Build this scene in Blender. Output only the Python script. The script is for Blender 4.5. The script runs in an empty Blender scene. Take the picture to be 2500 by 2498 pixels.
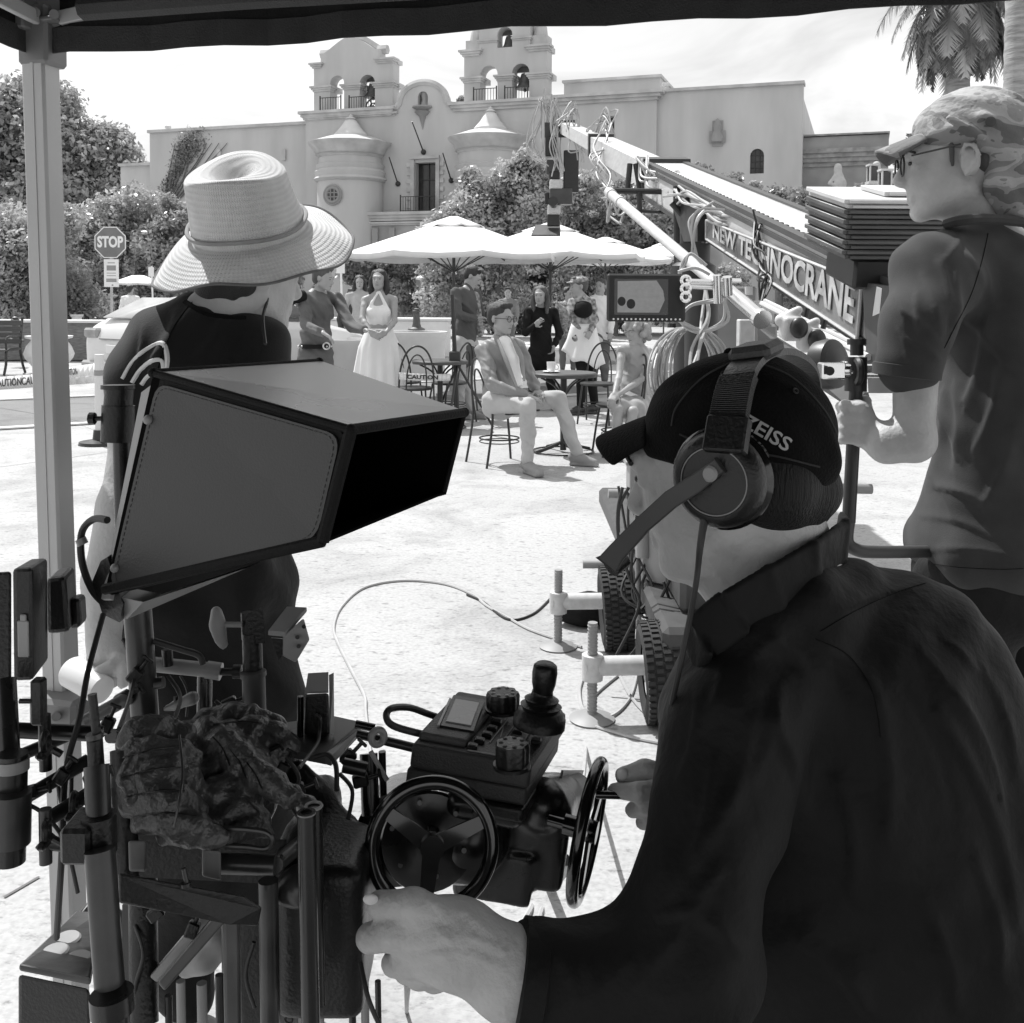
import bpy, math, random
import numpy as np
from mathutils import Vector, Matrix

SC = bpy.context.scene
R = math.radians
rng = np.random.default_rng(7)
random.seed(7)

# ---------------------------------------------------------------- camera
CAMH = 1.43
PITCH = math.atan(108/2500.0)
ROLL = 0.006
cam_d = bpy.data.cameras.new("camera")
cam = bpy.data.objects.new("camera", cam_d)
SC.collection.objects.link(cam)
SC.camera = cam
cam_d.sensor_fit = 'HORIZONTAL'
cam_d.sensor_width = 36.0
cam_d.lens = 36.0
cam_d.shift_y = -0.1664
cam_d.clip_start = 0.02
cam_d.clip_end = 3000
_f = Vector((0, math.cos(PITCH), -math.sin(PITCH)))
_r0 = Vector((1, 0, 0)); _u0 = Vector((0, math.sin(PITCH), math.cos(PITCH)))
_r = (_r0*math.cos(ROLL) + _u0*math.sin(ROLL)).normalized()
_u = _r.cross(_f)
CP = Vector((0, 0, CAMH))
_m = Matrix(((_r.x, _u.x, -_f.x, 0), (_r.y, _u.y, -_f.y, 0), (_r.z, _u.z, -_f.z, CAMH), (0, 0, 0, 1)))
cam.matrix_world = _m

def ray(u, v):
    return _f + _r*((u-1250)/2500.0) - _u*((v-833)/2500.0)
def P(u, v, d):
    """a point seen at photo position (u,v), d metres in front of the lens"""
    return CP + ray(u, v)*d
def G(u, v, z=0.0):
    r = ray(u, v); t = (z-CAMH)/r.z
    return CP + r*t

# ---------------------------------------------------------------- sky, sun
SUN_EL, SUN_AZ = R(58), R(-40)          # azimuth measured from +Y towards -X (left)
sun_dir = Vector((math.sin(SUN_AZ)*math.cos(SUN_EL), math.cos(SUN_AZ)*math.cos(SUN_EL), math.sin(SUN_EL)))
w = bpy.data.worlds.new("World"); SC.world = w; w.use_nodes = True
nt = w.node_tree; nt.nodes.clear()
out = nt.nodes.new('ShaderNodeOutputWorld'); bg = nt.nodes.new('ShaderNodeBackground')
sky = nt.nodes.new('ShaderNodeTexSky'); sky.sky_type = 'NISHITA'; sky.sun_disc = False
sky.sun_elevation = SUN_EL; sky.sun_rotation = -SUN_AZ if False else math.atan2(sun_dir.x, sun_dir.y)
sky.air_density = 1.2; sky.dust_density = 2.0
bw = nt.nodes.new('ShaderNodeRGBToBW'); nt.links.new(sky.outputs[0], bw.inputs[0])
tc = nt.nodes.new('ShaderNodeTexCoord')
mp = nt.nodes.new('ShaderNodeMapping'); mp.inputs['Scale'].default_value = (2.2, 2.2, 7.0)
nt.links.new(tc.outputs['Generated'], mp.inputs[0])
nz = nt.nodes.new('ShaderNodeTexNoise'); nz.inputs['Scale'].default_value = 1.6; nz.inputs['Detail'].default_value = 7
nz.inputs['Roughness'].default_value = 0.55; nz.inputs['Distortion'].default_value = 0.6
nt.links.new(mp.outputs[0], nz.inputs['Vector'])
cr = nt.nodes.new('ShaderNodeValToRGB')
cr.color_ramp.elements[0].position = 0.38; cr.color_ramp.elements[0].color = (7.4, 7.4, 7.4, 1)
cr.color_ramp.elements[1].position = 0.62; cr.color_ramp.elements[1].color = (11.0, 11.0, 11.0, 1)
nt.links.new(nz.outputs[0], cr.inputs[0])
mx = nt.nodes.new('ShaderNodeMixRGB'); mx.inputs[0].default_value = 0.8
nt.links.new(bw.outputs[0], mx.inputs[1]); nt.links.new(cr.outputs[0], mx.inputs[2])
nt.links.new(mx.outputs[0], bg.inputs[0]); bg.inputs[1].default_value = 0.072
nt.links.new(bg.outputs[0], out.inputs[0])
sl = bpy.data.lights.new("sun", 'SUN'); sl.energy = 3.6; sl.angle = R(0.6); sl.color = (1, 1, 1)
so = bpy.data.objects.new("sun", sl); SC.collection.objects.link(so)
so.rotation_euler = (-sun_dir).to_track_quat('-Z', 'Y').to_euler()
SC.view_settings.view_transform = 'Standard'; SC.view_settings.look = 'None'
SC.view_settings.gamma = 1.0; SC.view_settings.exposure = 0.72
SC.cycles.max_bounces = 8; SC.cycles.diffuse_bounces = 4; SC.cycles.transparent_max_bounces = 12

# ---------------------------------------------------------------- materials (the photograph is black and white)
MATS = {}
def M(key, g=0.4, rough=0.6, var=0.12, vs=6.0, bump=0.0, bs=60.0, metal=0.0, spec=0.5, kind=None, sheen=0.0, stretch=None, vs2=None):
    if key in MATS: return MATS[key]
    m = bpy.data.materials.new(key); m.use_nodes = True
    t = m.node_tree; b = t.nodes['Principled BSDF']
    N = t.nodes.new; L = t.links.new
    c = N('ShaderNodeTexCoord'); src = c.outputs['Object']
    if stretch:
        mm = N('ShaderNodeMapping'); mm.inputs['Scale'].default_value = stretch; L(src, mm.inputs[0]); src = mm.outputs[0]
    n = N('ShaderNodeTexNoise'); n.inputs['Scale'].default_value = vs; n.inputs['Detail'].default_value = 5
    L(src, n.inputs['Vector'])
    ra = N('ShaderNodeValToRGB')
    lo, hi = g*(1-var), g*(1+var)
    ra.color_ramp.elements[0].position = 0.3; ra.color_ramp.elements[0].color = (lo, lo, lo, 1)
    ra.color_ramp.elements[1].position = 0.7; ra.color_ramp.elements[1].color = (hi, hi, hi, 1)
    L(n.outputs[0], ra.inputs[0]); L(ra.outputs[0], b.inputs['Base Color'])
    b.inputs['Roughness'].default_value = rough; b.inputs['Metallic'].default_value = metal
    b.inputs['Specular IOR Level'].default_value = spec
    if sheen: b.inputs['Sheen Weight'].default_value = sheen
    rr = N('ShaderNodeMapRange'); rr.inputs[3].default_value = max(0.02, rough-0.08); rr.inputs[4].default_value = min(1, rough+0.1)
    L(n.outputs[0], rr.inputs[0]); L(rr.outputs[0], b.inputs['Roughness'])
    if bump:
        n2 = N('ShaderNodeTexNoise'); n2.inputs['Scale'].default_value = bs; n2.inputs['Detail'].default_value = 4
        L(src, n2.inputs['Vector'])
        bp = N('ShaderNodeBump'); bp.inputs['Strength'].default_value = bump; bp.inputs['Distance'].default_value = 0.01
        L(n2.outputs[0], bp.inputs['Height']); L(bp.outputs[0], b.inputs['Normal'])
    m['b'] = 1
    MATS[key] = m
    return m
def nodes(m): return m.node_tree, m.node_tree.nodes['Principled BSDF']

# ---------------------------------------------------------------- object helpers
def link(o): SC.collection.objects.link(o); return o
def tag(o, label=None, cat=None, group=None, kind=None):
    if label: o['label'] = label
    if cat: o['category'] = cat
    if group: o['group'] = group
    if kind: o['kind'] = kind
    return o
def thing(name, label, cat, loc=(0, 0, 0), group=None):
    o = bpy.data.objects.new(name, None); link(o); o.location = loc; o.empty_display_size = 0.1
    o['_loc'] = list(loc)
    return tag(o, label, cat, group)
def adopt(o, parent):
    if parent is None: return o
    o.parent = parent
    if parent.type == 'EMPTY' and '_loc' in parent:
        o.matrix_parent_inverse = Matrix.Translation(-Vector(parent['_loc']))
    return o
def meshobj(name, verts, faces, mat, parent=None, smooth=True, angle=35, local=None):
    me = bpy.data.meshes.new(name); me.from_pydata([tuple(v) for v in verts], [], [tuple(f) for f in faces]); me.update()
    if smooth:
        me.shade_smooth()
        if angle: me.set_sharp_from_angle(angle=R(angle))
    ms = mat if isinstance(mat, (list, tuple)) else [mat]
    for q in ms: me.materials.append(q)
    o = bpy.data.objects.new(name, me); link(o)
    adopt(o, parent)
    if local is not None: o.matrix_basis = local
    return o
def copy_tree(o, parent=None, label=None, loc=None, rz=None, scale=None):
    c = o.copy(); link(c)
    if parent: c.parent = parent; c.matrix_parent_inverse = o.matrix_parent_inverse.copy()
    for ch in list(o.children): copy_tree(ch, c)
    if label: c['label'] = label
    if loc is not None: c.location = loc
    if rz is not None: c.rotation_euler = (0, 0, rz)
    if scale is not None: c.scale = (scale,)*3
    return c

def frame(a, b, up=Vector((0, 0, 1))):
    z = (Vector(b)-Vector(a)).normalized()
    x = up.cross(z)
    if x.length < 1e-3: x = Vector((1, 0, 0)).cross(z)
    x.normalize(); y = z.cross(x)
    return x, y, z

class MB:
    def __init__(s): s.v = []; s.f = []; s.mi = []; s.cur = 0
    def _add(s, vs, fs):
        n = len(s.v); s.v += [Vector(p) for p in vs]; s.f += [tuple(i+n for i in f) for f in fs]; s.mi += [s.cur]*len(fs); return s
    def hexa(s, c):   # 8 corners: bottom 4 (ccw) then top 4
        return s._add(c, [(0, 3, 2, 1), (4, 5, 6, 7), (0, 1, 5, 4), (1, 2, 6, 5), (2, 3, 7, 6), (3, 0, 4, 7)])
    def box(s, c, h, X=Vector((1, 0, 0)), Y=Vector((0, 1, 0)), Z=Vector((0, 0, 1)), bev=0.0):
        c = Vector(c); X, Y, Z = Vector(X).normalized(), Vector(Y).normalized(), Vector(Z).normalized()
        hx, hy, hz = h
        if bev <= 0:
            q = [(-1, -1, -1), (1, -1, -1), (1, 1, -1), (-1, 1, -1), (-1, -1, 1), (1, -1, 1), (1, 1, 1), (-1, 1, 1)]
            return s.hexa([c+X*hx*a+Y*hy*b+Z*hz*d for a, b, d in q])
        b = min(bev, hx*.9, hy*.9, hz*.9)
        # chamfered box: 24 verts
        vs = []; idx = {}
        for sx in (-1, 1):
            for sy in (-1, 1):
                for sz in (-1, 1):
                    for ax in range(3):
                        e = [hx-b, hy-b, hz-b]; e[ax] += b
                        idx[(sx, sy, sz, ax)] = len(vs)
                        vs.append(c+X*e[0]*sx+Y*e[1]*sy+Z*e[2]*sz)
        fs = []
        for ax in range(3):
            o1, o2 = [(1, 2), (2, 0), (0, 1)][ax]
            for sg in (-1, 1):
                lst = []
                for p, q in ((-1, -1), (1, -1), (1, 1), (-1, 1)):
                    k = [0, 0, 0]; k[ax] = sg; k[o1] = p; k[o2] = q; lst.append(idx[(k[0], k[1], k[2], ax)])
                fs.append(lst if sg > 0 else lst[::-1])
        for ax in range(3):      # edges parallel to ax
            o1, o2 = [(1, 2), (2, 0), (0, 1)][ax]
            for p in (-1, 1):
                for q in (-1, 1):
                    k0 = [0, 0, 0]; k0[o1] = p; k0[o2] = q; k1 = list(k0); k0[ax] = -1; k1[ax] = 1
                    l = [idx[(*k0, o1)], idx[(*k1, o1)], idx[(*k1, o2)], idx[(*k0, o2)]]
                    fs.append(l if p*q < 0 else l[::-1])
        for sx in (-1, 1):
            for sy in (-1, 1):
                for sz in (-1, 1):
                    l = [idx[(sx, sy, sz, 0)], idx[(sx, sy, sz, 1)], idx[(sx, sy, sz, 2)]]
                    fs.append(l if sx*sy*sz > 0 else l[::-1])
        return s._add(vs, fs)
    def cyl(s, a, b, r1, r2=None, n=14, caps=True):
        a, b = Vector(a), Vector(b); r2 = r1 if r2 is None else r2
        x, y, z = frame(a, b); vs = []
        for i in range(n):
            t = 2*math.pi*i/n; d = x*math.cos(t)+y*math.sin(t); vs.append(a+d*r1); vs.append(b+d*r2)
        fs = [(2*i, 2*((i+1) % n), 2*((i+1) % n)+1, 2*i+1) for i in range(n)]
        if caps: fs.append(tuple(2*i for i in range(n))[::-1]); fs.append(tuple(2*i+1 for i in range(n)))
        return s._add(vs, fs)
    def lathe(s, prof, c, axis=(0, 0, 1), n=24, xdir=None, close=True, sx=1.0, sy=1.0):
        """prof: list of (radius, height)"""
        c = Vector(c); ax = Vector(axis).normalized()
        x, y, z = frame(Vector((0, 0, 0)), ax)
        if xdir is not None:
            x = (Vector(xdir)-ax*Vector(xdir).dot(ax)).normalized(); y = ax.cross(x)
        vs = []; m = len(prof)
        for i in range(n):
            t = 2*math.pi*i/n; d = x*math.cos(t)*sx+y*math.sin(t)*sy
            for r, h in prof: vs.append(c+d*r+ax*h)
        fs = []
        for i in range(n):
            j = (i+1) % n
            for k in range(m-1): fs.append((i*m+k, j*m+k, j*m+k+1, i*m+k+1))
        if close:
            if prof[0][0] > 1e-5: fs.append(tuple(i*m for i in range(n))[::-1])
            if prof[-1][0] > 1e-5: fs.append(tuple(i*m+m-1 for i in range(n)))
        return s._add(vs, fs)
    def tube(s, pts, r, n=8, closed=False, smoothn=0):
        pts = [Vector(p) for p in pts]
        if smoothn: pts = spline(pts, smoothn, closed)
        m = len(pts); rs = r if isinstance(r, (list, tuple)) else [r]*m
        if len(rs) != m: rs = list(np.interp(np.linspace(0, 1, m), np.linspace(0, 1, len(rs)), rs))
        T = []
        for i in range(m):
            a = pts[(i-1) % m] if (closed or i > 0) else pts[i]; b = pts[(i+1) % m] if (closed or i < m-1) else pts[i]
            t = (b-a); T.append(t.normalized() if t.length > 1e-9 else Vector((0, 0, 1)))
        x = Vector((0, 0, 1)).cross(T[0])
        if x.length < 1e-2: x = Vector((1, 0, 0)).cross(T[0])
        x.normalize(); vs = []
        for i in range(m):
            x = (x-T[i]*x.dot(T[i])); x.normalize(); y = T[i].cross(x)
            for k in range(n):
                a = 2*math.pi*k/n; vs.append(pts[i]+(x*math.cos(a)+y*math.sin(a))*rs[i])
        fs = []
        for i in range(m if closed else m-1):
            j = (i+1) % m
            for k in range(n):
                l = (k+1) % n; fs.append((i*n+k, i*n+l, j*n+l, j*n+k))
        if not closed: fs.append(tuple(range(n))[::-1]); fs.append(tuple((m-1)*n+k for k in range(n)))
        return s._add(vs, fs)
    def sph(s, c, r, n=12, m=8, X=None, Y=None, Z=None):
        c = Vector(c); rx, ry, rz = (r, r, r) if not isinstance(r, (tuple, list)) else r
        X = Vector(X or (1, 0, 0)); Y = Vector(Y or (0, 1, 0)); Z = Vector(Z or (0, 0, 1))
        vs = [c-Z*rz]; fs = []
        for j in range(1, m):
            p = -math.pi/2+math.pi*j/m
            for i in range(n):
                t = 2*math.pi*i/n; vs.append(c+X*rx*math.cos(p)*math.cos(t)+Y*ry*math.cos(p)*math.sin(t)+Z*rz*math.sin(p))
        vs.append(c+Z*rz); e = len(vs)-1
        for i in range(n): fs.append((0, 1+(i+1) % n, 1+i))
        for j in range(m-2):
            for i in range(n):
                a = 1+j*n; fs.append((a+i, a+(i+1) % n, a+n+(i+1) % n, a+n+i))
        a = 1+(m-2)*n
        for i in range(n): fs.append((a+i, a+(i+1) % n, e))
        return s._add(vs, fs)
    def prism(s, poly, off):
        """flat polygon (list of points) extruded by vector off"""
        off = Vector(off); n = len(poly); poly = [Vector(p) for p in poly]
        nn = Vector((0, 0, 0))
        for i in range(n): nn += (poly[i]).cross(poly[(i+1) % n])
        if nn.dot(off) > 0: poly = poly[::-1]
        vs = poly+[p+off for p in poly]
        fs = [tuple(range(n)), tuple(range(n, 2*n))[::-1]]+[(i, i+n, (i+1) % n+n, (i+1) % n) for i in range(n)]
        return s._add(vs, [f[::-1] if False else f for f in fs])
    def torus(s, c, axis, R_, r, n=32, m=10, xdir=None, a0=0, a1=2*math.pi):
        ax = Vector(axis).normalized(); x, y, z = frame(Vector((0, 0, 0)), ax)
        full = abs(a1-a0-2*math.pi) < 1e-6
        pts = [Vector(c)+(x*math.cos(a0+(a1-a0)*i/n)+y*math.sin(a0+(a1-a0)*i/n))*R_ for i in range(n if full else n+1)]
        return s.tube(pts, r, m, closed=full)
    def weld(s, tol=4):
        key = {}; mp = []; nv = []
        for p in s.v:
            k = (round(p.x, tol), round(p.y, tol), round(p.z, tol))
            if k not in key: key[k] = len(nv); nv.append(p)
            mp.append(key[k])
        s.v = nv; nf = []; nm = []
        for f, mi in zip(s.f, s.mi):
            g_ = []
            for i in f:
                if mp[i] not in g_: g_.append(mp[i])
            if len(g_) > 2: nf.append(tuple(g_)); nm.append(mi)
        s.f = nf; s.mi = nm; return s
    def build(s, name, mat, parent=None, smooth=True, angle=35, local=None):
        o = meshobj(name, s.v, s.f, mat, parent, smooth, angle, local)
        if isinstance(mat, (list, tuple)) and len(mat) > 1: o.data.polygons.foreach_set('material_index', s.mi)
        return o

def spline(pts, k=6, closed=False):
    pts = [Vector(p) for p in pts]; n = len(pts); out = []
    rngi = range(n if closed else n-1)
    for i in rngi:
        if closed: p0, p1, p2, p3 = pts[(i-1) % n], pts[i], pts[(i+1) % n], pts[(i+2) % n]
        else: p0, p1, p2, p3 = pts[max(i-1, 0)], pts[i], pts[i+1], pts[min(i+2, n-1)]
        for j in range(k):
            t = j/k
            out.append(0.5*((2*p1)+(-p0+p2)*t+(2*p0-5*p1+4*p2-p3)*t*t+(-p0+3*p1-3*p2+p3)*t**3))
    if not closed: out.append(pts[-1])
    return out

# ---- text as a mesh, placed by a mapping function
def text_geo(s, size=1.0, ext=0.0, bold=0.0, sx=1.0):
    cu = bpy.data.curves.new("t", 'FONT'); cu.body = s; cu.size = size; cu.align_x = 'CENTER'; cu.align_y = 'CENTER'
    cu.extrude = ext; cu.offset = bold; cu.resolution_u = 3
    o = bpy.data.objects.new("t", cu); link(o)
    dg = bpy.context.evaluated_depsgraph_get(); me = bpy.data.meshes.new_from_object(o.evaluated_get(dg))
    vs = [(v.co.x*sx, v.co.y, v.co.z) for v in me.vertices]; fs = [tuple(p.vertices) for p in me.polygons]
    bpy.data.objects.remove(o); bpy.data.meshes.remove(me); bpy.data.curves.remove(cu)
    return vs, fs
def add_text(mb, s, c, X, Y, size, ext=0.002, bold=0.0, fn=None, sx=1.0):
    vs, fs = text_geo(s, size, ext, bold, sx)
    X = Vector(X).normalized(); Y = Vector(Y).normalized(); Z = X.cross(Y)
    if fn: vs = [fn(*p) for p in vs]
    else: vs = [Vector(c)+X*p[0]+Y*p[1]+Z*p[2] for p in vs]
    mb._add(vs, fs)

def holes_prism(outer, holes, depth):
    """2D outline with holes -> (verts, faces) in local xy, extruded along z by depth (centred)"""
    cu = bpy.data.curves.new("h", 'CURVE'); cu.dimensions = '2D'; cu.fill_mode = 'BOTH'; cu.extrude = depth/2
    for pl in [outer]+holes:
        sp = cu.splines.new('POLY'); sp.points.add(len(pl)-1)
        for i, p in enumerate(pl): sp.points[i].co = (p[0], p[1], 0, 1)
        sp.use_cyclic_u = True
    o = bpy.data.objects.new("h", cu); link(o)
    dg = bpy.context.evaluated_depsgraph_get(); me = bpy.data.meshes.new_from_object(o.evaluated_get(dg))
    vs = [tuple(v.co) for v in me.vertices]; fs = [tuple(p.vertices) for p in me.polygons]
    bpy.data.objects.remove(o); bpy.data.meshes.remove(me); bpy.data.curves.remove(cu)
    return vs, fs

from mathutils.bvhtree import BVHTree
def onto(o):
    """returns a function that drops a photo position onto the surface of object o"""
    bv = BVHTree.FromPolygons([v.co for v in o.data.vertices], [tuple(p.vertices) for p in o.data.polygons])
    def fn(u, v, off=0.0):
        d = ray(u, v).normalized(); loc, n, i, t = bv.ray_cast(CP, d)
        if loc is None: loc, n, i, t = bv.find_nearest(P(u, v, 1.5 if not fn.last else (fn.last-CP).length))
        fn.last = loc.copy(); return loc+n*off*(1 if n.dot(d) < 0 else -1)
    fn.last = None
    return fn
def seam(o, pts, r, mat, name='seam', off=.0006, k=7, n=6):
    f = onto(o); q = [Vector((a, b, 0)) for a, b in pts]; q = spline(q, k) if len(q) > 2 else [q[0].lerp(q[1], t/8) for t in range(9)]
    m = MB(); m.tube([f(p.x, p.y, off) for p in q], r, n); return m.build(name, mat, o)
# ---------------------------------------------------------------- smooth bodies: distance field + surface nets
class SDF:
    def __init__(s, vox=0.01): s.h = vox; s.p = []
    def cap(s, a, b, ra, rb=None, k=0.02, op=0):
        a = np.array(a, float); b = np.array(b, float); rb = ra if rb is None else rb; r = max(ra, rb)
        s.p.append(('c', a, b, ra, rb, k, op, np.minimum(a, b)-r, np.maximum(a, b)+r)); return s
    def chain(s, pts, rs, k=0.02, op=0):
        for i in range(len(pts)-1):
            s.cap(pts[i], pts[i+1], rs[i], rs[i+1], k, op)
        return s
    def ell(s, c, r, X=(1, 0, 0), Y=(0, 1, 0), Z=(0, 0, 1), k=0.02, op=0):
        c = np.array(c, float); Rm = np.array([Vector(X).normalized(), Vector(Y).normalized(), Vector(Z).normalized()], float)
        r = np.array(r if hasattr(r, '__len__') else (r, r, r), float)
        ext = np.sqrt(((Rm*r[:, None])**2).sum(0))
        s.p.append(('e', c, r, Rm, None, k, op, c-ext, c+ext)); return s
    def box(s, c, hh, rnd=0.01, X=(1, 0, 0), Y=(0, 1, 0), Z=(0, 0, 1), k=0.01, op=0):
        c = np.array(c, float); Rm = np.array([Vector(X).normalized(), Vector(Y).normalized(), Vector(Z).normalized()], float)
        hh = np.array(hh, float); ext = (np.abs(Rm)*hh[:, None]).sum(0)
        s.p.append(('b', c, hh, Rm, rnd, k, op, c-ext, c+ext)); return s
    def mesh(s, disp=None, lo=None, hi=None, post=None):
        h = s.h
        pos = [p for p in s.p if p[6] == 0]
        L = np.min([p[7] for p in pos], 0)-4*h; H = np.max([p[8] for p in pos], 0)+4*h
        if lo is not None: L = np.maximum(L, lo)
        if hi is not None: H = np.minimum(H, hi)
        n = np.maximum(((H-L)/h).astype(int)+1, 2)
        F = np.full(n, 100.0, np.float32)
        for p in s.p:
            k = p[5]; mg = k+4*h
            i0 = np.clip(((p[7]-mg-L)/h).astype(int), 0, n); i1 = np.clip(((p[8]+mg-L)/h).astype(int)+2, 0, n)
            if (i1 <= i0).any(): continue
            xs = [(L[q]+h*np.arange(i0[q], i1[q])).astype(np.float32) for q in range(3)]
            x = xs[0][:, None, None]; y = xs[1][None, :, None]; z = xs[2][None, None, :]
            if p[0] == 'c':
                a, b, ra, rb = p[1:5]; d = b-a; dd = float(d@d)+1e-12
                t = np.clip(((x-a[0])*d[0]+(y-a[1])*d[1]+(z-a[2])*d[2])/dd, 0, 1)
                D = np.sqrt((x-a[0]-t*d[0])**2+(y-a[1]-t*d[1])**2+(z-a[2]-t*d[2])**2)-(ra+(rb-ra)*t)
            else:
                c, r, Rm = p[1:4]; X, Y, Z = x-c[0], y-c[1], z-c[2]
                q = [X*Rm[m, 0]+Y*Rm[m, 1]+Z*Rm[m, 2] for m in range(3)]
                if p[0] == 'e':
                    k0 = np.sqrt((q[0]/r[0])**2+(q[1]/r[1])**2+(q[2]/r[2])**2)
                    k1 = np.sqrt((q[0]/r[0]**2)**2+(q[1]/r[1]**2)**2+(q[2]/r[2]**2)**2)
                    D = k0*(k0-1)/np.maximum(k1, 1e-6)
                else:
                    rn = p[4]; e = [np.abs(q[m])-(r[m]-rn) for m in range(3)]
                    D = np.sqrt(np.maximum(e[0], 0)**2+np.maximum(e[1], 0)**2+np.maximum(e[2], 0)**2)+np.minimum(np.maximum(e[0], np.maximum(e[1], e[2])), 0)-rn
            S = F[i0[0]:i1[0], i0[1]:i1[1], i0[2]:i1[2]]
            if p[6] == 0:
                hh = np.clip(0.5+0.5*(D-S)/k, 0, 1); S[...] = D*(1-hh)+S*hh-k*hh*(1-hh)
            else:
                hh = np.clip(0.5-0.5*(D+S)/k, 0, 1); S[...] = S*(1-hh)+(-D)*hh+k*hh*(1-hh)
        if disp is not None:
            gx = (L[0]+h*np.arange(n[0])).astype(np.float32)[:, None, None]; gy = (L[1]+h*np.arange(n[1])).astype(np.float32)[None, :, None]; gz = (L[2]+h*np.arange(n[2])).astype(np.float32)[None, None, :]
            F = F-disp(gx, gy, gz)
        F[0] = F[-1] = 1; F[:, 0] = F[:, -1] = 1; F[:, :, 0] = F[:, :, -1] = 1
        return nets(F, L, h)
    def build(s, name, mat, parent=None, disp=None, lo=None, hi=None, sm=2, vfn=None):
        v, f = s.mesh(disp, lo, hi)
        if sm: v = relax(v, f, sm)
        if vfn: v = vfn(v, f)
        return meshobj(name, v.tolist(), f.tolist(), mat, parent, True, None)

def crease(lst):
    """cloth folds pressed into a surface along lines seen from the lens side: (u0,v0,u1,v1,width px,height m)"""
    def fn(v, f):
        C = np.array(CP); Rr = np.array(_r); U = np.array(_u); Fd = np.array(_f); q = v-C; dz = q@Fd
        u = 1250+2500*(q@Rr)/dz; w_ = 833-2500*(q@U)/dz
        n = np.zeros_like(v); fn_ = np.cross(v[f[:, 2]]-v[f[:, 0]], v[f[:, 3]]-v[f[:, 1]])
        for k in range(4): np.add.at(n, f[:, k], fn_)
        n /= np.maximum(np.linalg.norm(n, axis=1), 1e-12)[:, None]
        face = np.clip(-(n*q).sum(1)/np.linalg.norm(q, axis=1)*2.5, 0, 1)
        tot = np.zeros(len(v))
        for (a0, b0, a1, b1, wd, h) in lst:
            d = np.array([a1-a0, b1-b0], float); L2 = d@d; t = ((u-a0)*d[0]+(w_-b0)*d[1])/L2; tc_ = np.clip(t, 0, 1)
            bend = .06*math.sqrt(L2)*np.sin(math.pi*tc_)*(1 if (a0+b1) % 2 else -1); nx, ny = -d[1]/math.sqrt(L2), d[0]/math.sqrt(L2)
            dist = np.hypot(u-a0-tc_*d[0]-bend*nx, w_-b0-tc_*d[1]-bend*ny); side = (u-a0-tc_*d[0])*nx+(w_-b0-tc_*d[1])*ny-bend
            h = float(np.clip(h, -.42*wd*dz.mean()/2500, .55*wd*dz.mean()/2500)); ww = wd*np.where(side > 0, .45, 1.2); tot += h*np.exp(-(dist/ww)**2)*np.sin(math.pi*np.clip(.08+.84*tc_, 0, 1))**.5
        return v+n*(tot*face)[:, None]
    return fn
def relax(v, f, it=2):
    n = len(v)
    for _ in range(it):
        acc = np.zeros_like(v); c = np.zeros(n)
        for q in range(4):
            a = f[:, q]; b = f[:, (q+1) % 4]
            for ax in range(3):
                acc[:, ax] += np.bincount(a, v[b, ax], n)+np.bincount(b, v[a, ax], n)
            c += np.bincount(a, minlength=n)+np.bincount(b, minlength=n)
        v = v*0.5+0.5*acc/np.maximum(c, 1)[:, None]
    return v

def nets(F, org, h):
    F = np.clip(F, -3*h, 3*h); S = F < 0
    cs = np.zeros(tuple(np.array(F.shape)-1), np.int8)
    C = [(a, b, c) for a in (0, 1) for b in (0, 1) for c in (0, 1)]
    nx, ny, nz_ = F.shape
    for a, b, c in C: cs += S[a:nx-1+a, b:ny-1+b, c:nz_-1+c]
    mask = (cs > 0) & (cs < 8); idx = np.full(mask.shape, -1, np.int64); ids = np.argwhere(mask); idx[mask] = np.arange(len(ids))
    acc = np.zeros((len(ids), 3)); cnt = np.zeros(len(ids)); i, j, k = ids.T
    for ax in range(3):
        for c in C:
            if c[ax]: continue
            e = list(c); e[ax] = 1
            fa = F[i+c[0], j+c[1], k+c[2]]; fb = F[i+e[0], j+e[1], k+e[2]]
            m = (fa < 0) != (fb < 0); t = fa[m]/(fa[m]-fb[m])
            q = np.tile(np.array(c, float), (m.sum(), 1)); q[:, ax] += t; acc[m] += q; cnt[m] += 1
    v = np.array(org)+(ids+acc/cnt[:, None])*h
    fs = []
    for ax in range(3):
        sl0 = [slice(None)]*3; sl1 = [slice(None)]*3; sl0[ax] = slice(0, -1); sl1[ax] = slice(1, None)
        ch = S[tuple(sl0)] != S[tuple(sl1)]; pts = np.argwhere(ch)
        o1, o2 = [(1, 2), (2, 0), (0, 1)][ax]
        ok = (pts[:, o1] > 0) & (pts[:, o2] > 0) & (pts[:, o1] < F.shape[o1]-1) & (pts[:, o2] < F.shape[o2]-1); pts = pts[ok]
        ins = S[pts[:, 0], pts[:, 1], pts[:, 2]]
        q = []
        for da, db in ((-1, -1), (0, -1), (0, 0), (-1, 0)):
            p = pts.copy(); p[:, o1] += da; p[:, o2] += db; q.append(idx[p[:, 0], p[:, 1], p[:, 2]])
        q = np.stack(q, 1); q[~ins] = q[~ins][:, ::-1]; fs.append(q)
    f = np.concatenate(fs); f = f[(f >= 0).all(1)]
    return v, f

def wrink(amp, fx, fy, fz, ph=0.0, w=1.5):
    """cloth folds: a warped sine added to a field"""
    def d(x, y, z):
        a = fx*x+fy*y+fz*z+ph
        b = w*np.sin(9*x+7*z+ph)+w*0.7*np.sin(13*y-11*z+2*ph)
        return (amp*(np.sin(a+b)+0.5*np.sin(1.7*a-b*1.3+1))).astype(np.float32)
    return d
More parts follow.
